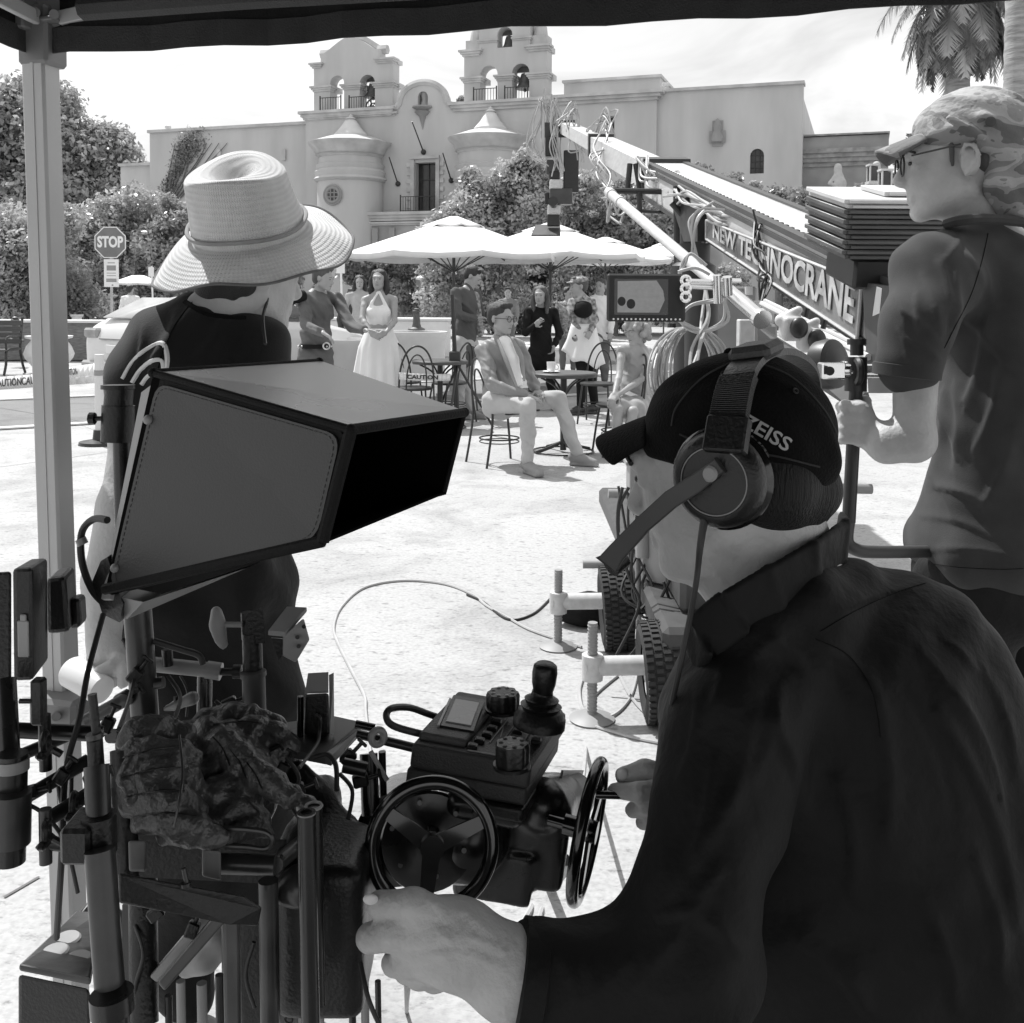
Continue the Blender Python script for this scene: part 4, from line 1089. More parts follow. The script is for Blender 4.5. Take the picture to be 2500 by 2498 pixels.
# ---------------------------------------------------------------- parked car (rear three-quarter)
MCAR = M('car_paint_white', .66, .18, .03, 3, spec=.6); MTY = M('tyre_rubber', .025, .8, .2, 20, .2, 60); MLAMP = M('lamp_lens', .3, .1, .2, 8)
def car(lab, pos, heading, L_=4.6, W_=1.8, H_=1.45):
    """local +x forward. body from stations lofted, hatch rear"""
    root = thing('parked_car', lab, 'car', (0, 0, 0))
    st = []  # (x, zlow, zbelt, ztop, halfw_low, halfw_belt, halfw_top)
    prof = [(-2.3, .45, .62, .64, .70, .72, .60), (-2.26, .32, .80, .86, .82, .84, .70), (-2.18, .26, .93, 1.02, .88, .88, .70), (-1.95, .24, .97, 1.16, .89, .89, .66), (-1.5, .24, .97, 1.33, .90, .90, .62), (-1.0, .22, .96, 1.43, .90, .90, .60), (-.4, .2, .95, 1.47, .90, .90, .60), (.1, .2, .93, 1.44, .90, .90, .60), (.6, .2, .92, 1.26, .90, .89, .62), (1.0, .2, .90, 1.02, .90, .88, .68), (1.4, .22, .84, .94, .89, .86, .70), (1.9, .25, .76, .84, .86, .82, .62), (2.2, .3, .64, .7, .76, .74, .5), (2.3, .38, .5, .54, .6, .6, .4)]
    vs = []; n = 11
    for (x, zl, zb_, zt_, wl, wb, wt) in prof:
        half = [(wl*.86, zl), (wl, zl+.1), (wl*1.0, (zl+zb_)/2), (wb, zb_-.03), (wb-.03, zb_+.01), ((wb+wt)/2-.01, (zb_+zt_)/2+.01), (wt, zt_-.035), (wt*.5, zt_), (0, zt_+.008)]
        row = [Vector((x, y, z)) for y, z in half]+[Vector((x, -y, z)) for y, z in half[-2::-1]]; vs.append(row)
    m = MB(); k = len(vs[0])
    for i in range(len(vs)-1):
        for j in range(k-1): m._add([vs[i][j], vs[i+1][j], vs[i+1][j+1], vs[i][j+1]], [(0, 1, 2, 3)])
        m._add([vs[i][0], vs[i][-1], vs[i+1][-1], vs[i+1][0]], [(0, 1, 2, 3)])
    m._add(vs[0], [tuple(range(k))]); m._add(vs[-1], [tuple(range(k))[::-1]])
    # weld
    o = m.build('body', MCAR, root, True, 40)
    md = o.modifiers.new('w', 'WELD'); md.merge_threshold = .001; o.modifiers.new('s', 'SUBSURF').levels = 2; o.modifiers['s'].render_levels = 2
    # glass
    gq = lambda pts, off: [Vector(p) for p in pts]
    m = MB(); m._add([(-2.13, .58, 1.09), (-1.5, .54, 1.37), (-1.5, -.54, 1.37), (-2.13, -.58, 1.09)], [(0, 1, 2, 3)]); w_ = m.build('rear_window', M('glass_painted_reflection', .45, .12, .1, 2, spec=1.0), root); w_.modifiers.new('t', 'SOLIDIFY').thickness = .02  # pale base colour stands in for sky reflected in the glass
    for sy in (-1, 1):
        m = MB(); m._add([(-1.7, sy*.80, 1.02), (-1.1, sy*.73, 1.30), (.2, sy*.71, 1.34), (.75, sy*.80, 1.02)], [(0, 1, 2, 3)]); w_ = m.build('side_window', MGLS, root); w_.modifiers.new('t', 'SOLIDIFY').thickness = .03
        for sx in (-1.4, 1.4):
            m = MB(); c = Vector((sx, sy*.82, .32)); m.lathe([(.2, -.1), (.3, -.1), (.325, -.06), (.325, .06), (.3, .1), (.2, .1)], c, (0, 1, 0), n=32); wh = m.build('wheel', MTY, root)
            m = MB(); m.lathe([(0, .0), (.2, .03), (.21, .09)], c, (0, sy, 0), n=24, close=False)
            for a in range(5): m.box(c+Vector((.1*math.cos(a*1.257), sy*.07, .1*math.sin(a*1.257))), (.1, .015, .025), X=(math.cos(a*1.257), 0, math.sin(a*1.257)), Y=(0, 1, 0), Z=(-math.sin(a*1.257), 0, math.cos(a*1.257)))
            m.build('rim', MST, wh)
        m = MB(); m.box((-2.235, sy*.68, .88), (.06, .16, .07), bev=.03); m.build('tail_lamp', MLAMP, root)
    m = MB(); m.box((-2.33, 0, .40), (.05, .78, .09), bev=.03); m.build('rear_bumper', M('car_bumper', .32, .4), root)
    m = MB(); m.box((-2.31, 0, .66), (.012, .26, .06), bev=.004); m.build('number_plate', MSW, root)
    m = MB(); m.box((-2.25, 0, .80), (.05, .45, .008)); m.build('trim', MGY, root)
    root.location = (pos.x, pos.y, 0); root.rotation_euler = (0, 0, heading); return root
cp = P(430, 800, 15.3); cp.z = 0
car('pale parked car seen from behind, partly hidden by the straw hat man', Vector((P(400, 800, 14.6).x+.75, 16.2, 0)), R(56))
# ================================================================ MIDGROUND PEOPLE
def vec(a): return Vector(a)
MSKIN = M('skin', .31, .5, .08, 14, .12, 60, spec=.4); MSKD = M('skin_tan', .30, .5, .06, 14, .08, 120)
MHD = M('hair_dark', .018, .45, .4, 6, .5, 120, stretch=(6, 6, .6)); MHM = M('hair_brown', .07, .5, .4, 6, .5, 120, stretch=(6, 6, .6)); MHB = M('hair_blonde', .30, .5, .35, 6, .6, 90, stretch=(3, 3, 1))
MEYE = M('eye_dark', .015, .3); MBLK = M('cloth_black', .010, .85, .3, 8, .3, 60, spec=.2); MSHOE = M('shoe_leather', .22, .5, .1, 8); MSHD = M('shoe_dark', .03, .4)
def cloth(key, g, var=.12, b=.35, bs=14, r=.85): return M(key, g, r, var, 5, b, bs, spec=.25)
def hframe(face, up=(0, 0, 1)):
    f = Vector(face).normalized(); u = Vector(up); u = (u-f*u.dot(f)).normalized(); r = f.cross(u); return r, f, u
def head_sdf(s, c, face, up=(0, 0, 1), sc=1.0, female=False, k=.012, ears=True, detail=True):
    r, f, u = hframe(face, up); c = Vector(c)
    L_ = lambda a, b, d: c+(r*a+f*b+u*d)*sc
    fr = (r, f, u)
    s.ell(L_(0, -.018, .036), (.075*sc, .098*sc, .084*sc), *fr, k=k)
    s.ell(L_(0, .030, -.025), (.060*sc, .068*sc, .086*sc), *fr, k=k*1.6)
    jw = .040 if female else .047
    s.cap(L_(-jw, -.005, -.058), L_(-.014, .068, -.098), .024*sc, .018*sc, k*1.6); s.cap(L_(jw, -.005, -.058), L_(.014, .068, -.098), .024*sc, .018*sc, k*1.6)
    s.cap(L_(-.035, .082, .022), L_(.035, .082, .022), .015*sc, k=k*1.2)
    if detail:
        s.cap(L_(0, .094, .008), L_(0, .112, -.030), .0075*sc, .011*sc, k*.7)
        s.ell(L_(0, .102, -.037), (.017*sc, .012*sc, .008*sc), *fr, k=k*.6)
        s.cap(L_(-.018, .086, -.063), L_(.018, .086, -.063), .0065*sc, k=k*.5); s.cap(L_(-.015, .084, -.074), L_(.015, .084, -.074), .0075*sc, k=k*.5)
        for a in (-1, 1): s.ell(L_(a*.031, .096, .002), (.015*sc, .010*sc, .009*sc), *fr, k=.006, op=1)
        for a in (-1, 1): s.ell(L_(a*.031, .080, .001), (.013*sc, .013*sc, .012*sc), *fr, k=.003)
    if ears:
        for a in (-1, 1): s.ell(L_(a*.077, -.012, -.004), (.010*sc, .020*sc, .031*sc), *fr, k=.006)
    return r, f, u
def eyes(c, face, up, sc, par, lips=True, female=False):
    r, f, u = hframe(face, up); c = Vector(c); L_ = lambda a, b, d: c+(r*a+f*b+u*d)*sc
    for a in (-1, 1):
        m = MB(); m.sph(L_(a*.031, .0875, .001), (.0105*sc, .006*sc, .0052*sc), 8, 6, r, f, u); m.build('eye', MEYE, par)
        m = MB(); m.tube([L_(a*.014, .1, .020), L_(a*.032, .0985, .026), L_(a*.050, .086, .019)], .0016*sc, 5); m.build('eyebrow', MEYE, par)
    if lips: m = MB(); m.tube([L_(-.02, .088, -.068), L_(0, .0945, -.0675), L_(.02, .088, -.068)], .0022*sc, 5); m.build('mouth', MEYE, par)
def hand(s, wr, dr, nrm, side, curl=.35, sc=1.0, k=.006, spread=.12, fr=.0085):
    """wrist, direction of fingers, palm normal (facing away from palm back), side=+1 thumb along cross(dr,nrm)"""
    d = Vector(dr).normalized(); n = Vector(nrm); n = (n-d*n.dot(d)).normalized(); t = d.cross(n)*side; w0 = Vector(wr)
    s.box(w0+d*.045*sc, (.040*sc, .045*sc, .013*sc), .012*sc, X=t, Y=d, Z=n, k=.01)
    ln = [.068, .076, .071, .056]; of = [.030, .010, -.010, -.029]
    for i in range(4):
        b = w0+d*.086*sc+t*of[i]*sc; L_ = ln[i]*sc; a = curl; q = d+t*spread*(1.5-i)*.5; q.normalize(); p1 = b
        for j, fq in enumerate((.45, .32, .23)):
            q = (q*math.cos(a)+n*math.sin(a)).normalized(); p2 = p1+q*L_*fq; s.cap(p1, p2, fr*sc*(1-.08*j), fr*sc*(.93-.08*j), k=.004); p1 = p2; a = curl*1.2
    b = w0+d*.02*sc+t*.03*sc; p2 = b+(t*.75+d*.6+n*.25).normalized()*.042*sc; p3 = p2+(d*.9+t*.2+n*.3).normalized()*.034*sc
    s.cap(b, p2, .013*sc, .0105*sc, k=.01); s.cap(p2, p3, .0105*sc, .009*sc, k=.004)
def limb(s, pts, rs, k=.02): s.chain(pts, rs, k)

def person(lab, J, *a_, **k_):
    cr_ = k_.pop('cr', {}); return person_(lab, J, cr_, *a_, **k_)
def person_(lab, J, cr, face, up=(0, 0, 1), female=False, vox=.009, skin=None, top=None, bottom=None, shoes=None, hair=None, hstyle='short', sc=1.0, hands=None, sleeve='long', group=None, skirt=None, fold=.004, name='person', fat=1.0, open_=None, topk=None, headsc=1.0, baseloc=None, arm=1.0):
    """J: head, neck, shL, shR, elL, elR, wrL, wrR, hipL, hipR, knL, knR, anL, anR (L/R as in the picture), toeL, toeR"""
    J = {k_: Vector(v) for k_, v in J.items()}
    foot = J.get('anL', J['hipL']).copy(); 
    if 'anR' in J: foot = (J['anL']+J['anR'])/2
    foot.z = 0
    root = thing(name, lab, 'person', tuple(foot), group); sk = skin or MSKIN; w = .85 if female else 1.0
    s = SDF(vox); hc = J['head']; hs = headsc
    head_sdf(s, hc, face, up, hs, female)
    r, f, u = hframe(face, up)
    nk = J['neck']; s.cap(hc-u*.06-f*.015, nk, .050*w, .056*w, .02)
    pel = (J['hipL']+J['hipR'])/2; chest = nk.lerp(pel, .30)
    sd = (J['shR']-J['shL']); sdn = sd.normalized(); spine = (nk-pel).normalized(); fw = sdn.cross(spine)
    s.ell(chest, (.155*w*fat, .105*w*fat, .19), sdn, fw, spine, k=.05); s.ell(nk.lerp(pel, .75), (.14*w*fat, .10*fat, .2), sdn, fw, spine, k=.05); s.ell(pel, (.155*fat, .115*fat, .12), sdn, fw, spine, k=.04)
    for q in 'LR': s.cap(nk.lerp(J['sh'+q], .25), J['sh'+q], .045*w, .05*w, .03)
    for q in 'LR':
        sh, el, wr = J['sh'+q], J['el'+q], J['wr'+q]
        s.chain([sh, sh.lerp(el, .35), el, el.lerp(wr, .3), wr], [.047*w*arm, .044*w*arm, .035*w*arm, .037*w*arm, .025*w*arm], .015)
        hd = (hands or {}).get(q); d = (wr-el).normalized()
        if hd: hand(s, wr, hd[0], hd[1], hd[2], hd[3] if len(hd) > 3 else .35, .92 if female else 1.0)
        else: hand(s, wr, d, fw if fw.dot(d) < .9 else spine, 1 if q == 'L' else -1, .4, .92 if female else 1.0)
        hp = J['hip'+q]; kn = J.get('kn'+q); an = J.get('an'+q)
        if kn is not None: s.chain([hp, hp.lerp(kn, .4), kn], [.085*w*fat, .075*w*fat, .052*w], .03)
        if an is not None:
            s.chain([kn, kn.lerp(an, .3), an], [.052*w, .054*w, .034*w], .02)
            toe = J.get('toe'+q, an+Vector((fw.x, fw.y, 0)).normalized()*.16-Vector((0, 0, .05))); s.chain([an-Vector((0, 0, .03)), toe], [.035, .028], .02)
    s.build('body', sk, root, sm=1)
    eyes(hc, face, up, hs, root, female=female)
    # shirt / jacket
    if top is not None:
        c = SDF(vox); e = .013
        c.ell(chest, (.165*w*fat+e, .118*w*fat+e, .20), sdn, fw, spine, k=.05); c.ell(nk.lerp(pel, .72), (.148*w*fat+e, .112*fat+e, .2), sdn, fw, spine, k=.05)
        c.ell(nk.lerp(pel, .88), (.142*w*fat+e, .108*fat+e, .12), sdn, fw, spine, k=.05)
        low = (topk or {}).get('low', 0.05)
        if low > 0: c.ell(pel-spine*low*.6, (.165*fat+e, .125*fat+e, .10+low*.6), sdn, fw, spine, k=.04)
        for q in 'LR':
            sh, el, wr = J['sh'+q], J['el'+q], J['wr'+q]
            c.cap(nk.lerp(sh, .3)-spine*.02, sh, .052*w+e*.5, .058*w+e*.5, .03)
            if sleeve == 'long': c.chain([sh, sh.lerp(el, .4), el, el.lerp(wr, .88)], [.06*w*arm+e*.4, .056*w*arm+e*.4, .050*w*arm+e*.3, .040*w*arm+e*.3], .015)
            elif sleeve == 'short': c.chain([sh, sh.lerp(el, .62)], [.06*w+e*.4, .058*w+e*.4], .015)
            elif sleeve == 'three': c.chain([sh, sh.lerp(el, .4), el, el.lerp(wr, .35)], [.06*w+e*.4, .056*w+e*.4, .050*w+e*.3, .047*w+e*.3], .015)
        c.cap(nk+spine*.005, nk+spine*.03, .062*w, .058*w, .02)
        c.cap(nk+spine*.05+fw*.02, nk+spine*.2+fw*.06, .045*w, .06, .006, op=1)
        if open_: pass
        c.build('shirt' if not topk else topk.get('name', 'shirt'), top, root, disp=wrink(fold, 40, 22, 34), sm=1, vfn=crease(cr['top']) if 'top' in cr else None)
    if bottom is not None and skirt is None:
        c = SDF(vox); c.ell(pel-spine*.02, (.165*fat+.008, .125*fat+.008, .13), sdn, fw, spine, k=.04)
        for q in 'LR':
            hp, kn, an = J['hip'+q], J.get('kn'+q), J.get('an'+q)
            if kn is None: continue
            c.chain([hp, hp.lerp(kn, .4), kn], [.098*w*fat, .086*w*fat, .068*w], .03)
            if an is not None: c.chain([kn, kn.lerp(an, .5), an+Vector((0, 0, .02))], [.068*w, .062*w, .052*w], .02)
        c.build('trousers', bottom, root, disp=wrink(fold, 18, 20, 30, 1.3), sm=1, vfn=crease(cr['bottom']) if 'bottom' in cr else None)
    if skirt is not None:
        skirt(root, J, sdn, fw, spine)
    if shoes is not None:
        for q in 'LR':
            if 'an'+q not in J: continue
            an = J['an'+q]; toe = J.get('toe'+q, an+Vector((fw.x, fw.y, 0)).normalized()*.16-Vector((0, 0, .05)))
            c = SDF(vox*.8); d = (toe-an); d.z = 0; d.normalize(); zz = min(toe.z, an.z-.05)
            c.chain([an-Vector((0, 0, .03))-d*.03, an-Vector((0, 0, .045))+d*.05, toe], [.047, .045, .034], .02)
            c.box(Vector(((an.x+toe.x)/2, (an.y+toe.y)/2, max(.014, toe.z-.022)))-d*.01, (.04, .125, .012), .01, X=d.cross(Vector((0, 0, 1))), Y=d, Z=(0, 0, 1), k=.012)
            c.build('shoe', shoes, root, sm=1)
    if hair is not None:
        c = SDF(vox*.8); L_ = lambda a, b, d: hc+(r*a+f*b+u*d)*hs
        c.ell(L_(0, -.028, .050), (.084*hs, .100*hs, .082*hs), r, f, u, k=.01)
        c.ell(L_(0, .075, -.02), (.062*hs, .075*hs, .088*hs), r, f, u, k=.012, op=1)
        if hstyle == 'short':
            c.ell(L_(0, -.06, .0), (.075*hs, .06*hs, .075*hs), r, f, u, k=.02); c.cap(L_(-.04, .055, .105), L_(.045, .05, .105), .022, .02, .02)
        elif hstyle in ('long', 'wave'):
            for a in (-1, 1):
                c.chain([L_(a*.05, .0, .08), L_(a*.085, -.005, .0), L_(a*.095, -.01, -.10), L_(a*.085, .0, -.21 if hstyle == 'long' else -.17)], [.03, .028, .034, .022], .02)
            c.chain([L_(0, -.07, .05), L_(0, -.095, -.08), L_(0, -.085, -.2)], [.06, .06, .05], .03)
        elif hstyle == 'curly':
            rg = np.random.default_rng(5)
            for i in range(46):
                a, b_, d_ = rg.normal(size=3); v_ = Vector((a, b_*.8-.25, d_*.8+.1)).normalized(); c.ell(L_(v_.x*.10, v_.y*.10-.02, v_.z*.10+.02), (.035, .035, .035), k=.006)
            for i in range(14): c.ell(L_(.12*(rg.random()-.5)*1.6, -.05+.02*rg.normal(), -.12*rg.random()-.02), (.036, .036, .036), k=.006)
        elif hstyle == 'bun':
            c.ell(L_(0, -.12, .07), (.04, .04, .04), r, f, u, k=.02)
        elif hstyle == 'cap':
            pass
        c.build('hair', hair, root, disp=wrink(.002, 60, 60, 20), sm=1)
    return root, (r, f, u)
def jd(d, **kw):
    o = {}
    for k_, v in kw.items(): o[k_] = P(v[0], v[1], v[2] if len(v) > 2 else d)
    return o
def spots(u, v): pass
MCAMO = M('floral_print', .25, .8, .9, 22); MCAMO2 = M('checked_print', .22, .8, .8, 30)
# 1 seated man in blazer
J = jd(8.7, head=(1224, 778, 8.62), neck=(1226, 826, 8.68), shL=(1180, 856, 8.6), shR=(1266, 846, 8.95), elL=(1203, 942, 8.4), elR=(1290, 912, 8.95), wrL=(1288, 968, 8.35), wrR=(1312, 955, 8.75),
       hipL=(1205, 980, 8.55), hipR=(1232, 985, 8.85), knL=(1288, 992, 8.25), knR=(1364, 975, 8.75), anL=(1288, 1118, 8.3), anR=(1408, 1100, 8.7), toeL=(1318, 1142, 8.1), toeR=(1450, 1130, 8.65))
# keep feet on the ground
for q in ('toeL', 'toeR'): J[q].z = .035
for q in ('anL', 'anR'): J[q].z = .10
r_, fr_ = person('seated man in light trousers, pale blazer and glasses beside the small round table', J, (.75, -.62, -.05), top=cloth('blazer_sheen', .23, .15, .5, 10, .42), bottom=cloth('chinos_light', .40, .10, .5), shoes=MSHOE, hair=MHD, headsc=1.1, hands={'L': ((.9, -.1, -.3), (0, .2, -1), 1, .3), 'R': ((.3, -.8, -.3), (0, 0, -1), -1, .4)}, fold=.006, topk={'name': 'blazer', 'low': .0}, cr={'top': [(1172, 876, 1205, 900, 5, .01), (1176, 900, 1210, 922, 5, .01), (1182, 925, 1216, 940, 5, .01), (1205, 940, 1262, 972, 5, .009), (1185, 850, 1200, 890, 6, .008), (1230, 850, 1240, 930, 6, .007), (1215, 900, 1240, 960, 6, .008), (1290, 880, 1300, 930, 4, .008), (1282, 900, 1300, 925, 4, .008), (1200, 880, 1190, 930, 4, -.006)], 'bottom': [(1245, 985, 1290, 1010, 5, .010), (1262, 1002, 1296, 1035, 5, .010), (1270, 1030, 1300, 1062, 4, .009), (1272, 1070, 1300, 1090, 4, .009), (1330, 975, 1370, 1005, 5, .009), (1350, 1000, 1385, 1040, 4, .009), (1370, 1040, 1392, 1085, 4, .008), (1225, 975, 1265, 985, 5, .008)]})
m = MB()
sh = [P(1240, 838, 8.5), P(1262, 836, 8.55), P(1290, 930, 8.25), P(1278, 955, 8.25)]
def patch(m, pts, off=.012, n=6):
    # soft strip on the chest
    a = [Vector(p) for p in pts]
    m.prism([a[0], a[1], a[2], a[3]], Vector((0, .05, 0)))
c = SDF(.007); c.chain([P(1232, 836, 8.58), P(1250, 880, 8.48), P(1268, 938, 8.40)], [.058, .056, .03], .02); c.build('shirt', cloth('shirt_white', .75, .03), r_)
for q_ in ([(1216, 830, 8.5), (1236, 880, 8.38), (1262, 945, 8.28)], [(1252, 832, 8.52), (1272, 870, 8.42), (1280, 930, 8.32)]):
    m = MB(); m.tube([P(*p) for p in q_], [.012, .02, .008], 8, smoothn=4); m.build('lapel', MATS['blazer_sheen'], r_)
m = MB(); hc = J['head']; r, f, u = fr_
for a in (-1, 1):
    m.torus(hc+(r*a*.034+f*.108+u*.002)*1.1, f, .024, .0028, 18, 5); m.cyl(hc+(r*a*.058+f*.103+u*.006)*1.1, hc+(r*a*.082-f*.01+u*.004)*1.1, .0025, n=5)
m.cyl(hc+(r*-.012+f*.112+u*.004)*1.1, hc+(r*.012+f*.112+u*.004)*1.1, .0025, n=5); m.build('glasses', MBK, r_)
# 2 standing man, blazer, looking at phone
J = jd(12, head=(1154, 676, 12), neck=(1142, 706, 12), shL=(1112, 716, 11.85), shR=(1160, 714, 12.2), elL=(1118, 768, 11.75), elR=(1172, 762, 12.2), wrL=(1164, 780, 11.85), wrR=(1188, 784, 12.1),
       hipL=(1122, 838, 11.9), hipR=(1150, 838, 12.1), knL=(1122, 930, 11.9), knR=(1140, 930, 12.05), anL=(1120, 1012, 11.95), anR=(1150, 1004, 12.0))
J['toeL'] = J['anL']+Vector((.13, -.06, 0)); J['toeR'] = J['anR']+Vector((.15, -.04, 0))
for q in ('L', 'R'): J['an'+q].z = .10; J['toe'+q].z = .035
r_, fr_ = person('tall standing man in dark blazer and pale trousers looking down at his phone', J, (.85, -.15, -.5), top=cloth('blazer_grey', .085, .1), bottom=cloth('trousers_pale', .42, .08, .5), shoes=MSHOE, hair=MHD, topk={'name': 'blazer', 'low': .16}, hands={'L': ((.8, -.2, .2), (0, -.3, -1), 1, .5), 'R': ((.5, -.3, .3), (0, 0, -1), -1, .6)}, fat=.92, cr={'top': [(1098, 740, 1130, 790, 4, .008), (1110, 730, 1160, 770, 4, .008), (1120, 770, 1165, 782, 4, .009), (1130, 800, 1168, 806, 4, -.006), (1095, 780, 1120, 830, 5, .007)], 'bottom': [(1115, 860, 1150, 900, 4, .008), (1110, 920, 1145, 960, 4, .008), (1120, 960, 1150, 1000, 4, .008), (1112, 985, 1146, 1000, 4, .008)]})
c = SDF(.009); c.cap(P(1160, 722, 12.02), P(1172, 812, 12.05), .05, .05, .02); c.build('shirt', MCAMO2, r_)
m = MB(); m.box(P(1192, 776, 12.05), (.035, .006, .07), bev=.004); tag(m.build('mobile_phone', MBK), 'dark phone in the hand of the standing man in blazer', 'phone')
# 3 long haired woman in black
J = jd(13, head=(1319, 722, 12.9), neck=(1320, 750, 13), shL=(1289, 762, 12.95), shR=(1352, 762, 13.05), elL=(1283, 812, 12.85), elR=(1366, 815, 13), wrL=(1306, 795, 12.75), wrR=(1352, 846, 12.85),
       hipL=(1304, 860, 13), hipR=(1338, 860, 13), knL=(1300, 935, 12.95), knR=(1345, 935, 12.95), anL=(1300, 990, 13.0), anR=(1350, 990, 13.0))
for q in ('L', 'R'): J['an'+q].z = .09
person('long haired woman all in black with a hand on her chest behind the small table', J, (-.25, -.95, 0), female=True, top=MBLK, bottom=MBLK, shoes=MSHD, hair=MHM, hstyle='long', hands={'L': ((.6, -.4, .6), (0, .5, -.3), -1, .25), 'R': ((-.2, -.3, -.9), (-.8, -.3, 0), -1, .7)}, topk={'name': 'blouse', 'low': .12})
# 4 waitress in cap with black top and white wrap
J = jd(12.5, head=(1412, 700, 12.5), neck=(1420, 728, 12.5), shL=(1398, 738, 12.4), shR=(1444, 738, 12.55), elL=(1386, 778, 12.3), elR=(1452, 780, 12.5), wrL=(1372, 752, 12.2), wrR=(1440, 812, 12.3),
       hipL=(1412, 822, 12.45), hipR=(1436, 822, 12.55), knL=(1420, 910, 12.4), knR=(1442, 910, 12.55), anL=(1418, 990, 12.45), anR=(1452, 985, 12.6))
for q in ('L', 'R'): J['an'+q].z = .11; J['toe'+q] = J['an'+q]+Vector((-.16, -.08, -.075))
def wrap(root, J, sdn, fw, spine):
    pel = (J['hipL']+J['hipR'])/2; m = MB(); rows = []
    for i in range(9):
        t = i/8; z = pel.z+.16-.42*t; r0 = .14+.10*t; row = []
        for j in range(36):
            a = 2*math.pi*j/36; q = r0*(1+.10*math.sin(a*7+i*.4)*t); row.append(Vector((pel.x+q*math.cos(a)*1.05, pel.y+q*math.sin(a)*.9, z-.10*t*math.sin(a*1+2.2)-.03*t*math.sin(a*5))))
        rows.append(row)
    for i in range(8):
        for j in range(36): m._add([rows[i][j], rows[i+1][j], rows[i+1][(j+1) % 36], rows[i][(j+1) % 36]], [(0, 1, 2, 3)])
    o = m.build('tied_wrap', MWH, root); o.modifiers.new('w', 'WELD').merge_threshold = .001; o.modifiers.new('t', 'SOLIDIFY').thickness = .008
r_, fr_ = person('woman in flat cap and tall black boots with a white wrap tied at her hips', J, (-.95, -.3, -.1), female=True, top=MCAMO, bottom=None, shoes=MSHD, hair=MHM, hstyle='short', sleeve='long', skirt=wrap, hands={'L': ((-.6, -.3, .7), (0, 0, -1), 1, .4), 'R': ((-.4, -.5, -.6), (0, -1, 0), 1, .5)})
c = SDF(.009)
for q in 'LR': c.chain([J['hip'+q], J['kn'+q], J['kn'+q].lerp(J['an'+q], .35), J['an'+q]], [.085, .06, .06, .05], .02)
c.build('boots', MBLK, r_)
c = SDF(.008); r, f, u = fr_; hc = J['head']; c.ell(hc-f*.02+u*.075, (.095, .115, .05), r, f, u, k=.02); c.ell(hc+f*.10+u*.06, (.06, .05, .012), r, f, u, k=.015); c.build('flat_cap', MCAMO2, r_)
c = SDF(.009); c.ell(P(1424, 758, 12.34), (.115, .09, .095), k=.02); c.ell(P(1424, 745, 12.36), (.10, .08, .05), k=.03); c.build('waist_bag', MBLK, r_)
# 5 man in white shirt further back
J = jd(15, head=(1466, 700, 15), neck=(1462, 724, 15), shL=(1440, 735, 15), shR=(1486, 735, 15), elL=(1432, 775, 14.9), elR=(1494, 775, 14.9), wrL=(1436, 815, 14.8), wrR=(1490, 815, 14.8), hipL=(1450, 815, 15), hipR=(1476, 815, 15), knL=(1450, 870, 15), knR=(1476, 870, 15), anL=(1450, 930, 15), anR=(1476, 930, 15))
person('man in white shirt standing just left of the camera monitor', J, (-.4, -.9, 0), top=cloth('shirt_white2', .72, .04), bottom=cloth('trousers_mid', .12), shoes=MSHD, hair=MHM, vox=.012)
# 6 seated blonde woman
J = jd(9.5, head=(1552, 806, 9.45), neck=(1556, 842, 9.5), shL=(1518, 858, 9.35), shR=(1580, 862, 9.6), elL=(1512, 915, 9.2), elR=(1568, 925, 9.3), wrL=(1500, 962, 9.0), wrR=(1506, 966, 9.0), hipL=(1530, 985, 9.35), hipR=(1566, 988, 9.5), knL=(1510, 1000, 8.95), knR=(1545, 1005, 8.95), anL=(1500, 1100, 9.0), anR=(1530, 1100, 8.9))
for q in ('L', 'R'): J['an'+q].z = .10
def dress(root, J, sdn, fw, spine):
    c = SDF(.009); pel = (J['hipL']+J['hipR'])/2
    for q in 'LR': c.chain([J['hip'+q], J['hip'+q].lerp(J['kn'+q], .8)], [.12, .095], .05)
    c.ell(pel, (.175, .15, .13), sdn, fw, spine, k=.05); c.build('skirt', MATS['satin'], root, disp=wrink(.006, 25, 30, 20), sm=1)
cloth('satin', .30, .12, .4, 9, .35)
person('seated woman with curly blonde hair in a pale satin dress, right of the table', J, (-.75, -.6, -.25), female=True, cr={'top': [(1520, 880, 1560, 900, 5, .008), (1515, 910, 1560, 935, 5, .008), (1525, 940, 1565, 955, 5, .008), (1540, 860, 1530, 920, 5, .007)]}, top=MATS['satin'], skirt=dress, shoes=MSHOE, hair=MHB, hstyle='curly', sleeve='none', hands={'L': ((-.3, -.6, -.6), (0, .3, -1), 1, .5), 'R': ((-.5, -.4, -.5), (0, .3, -1), -1, .5)}, headsc=1.05)
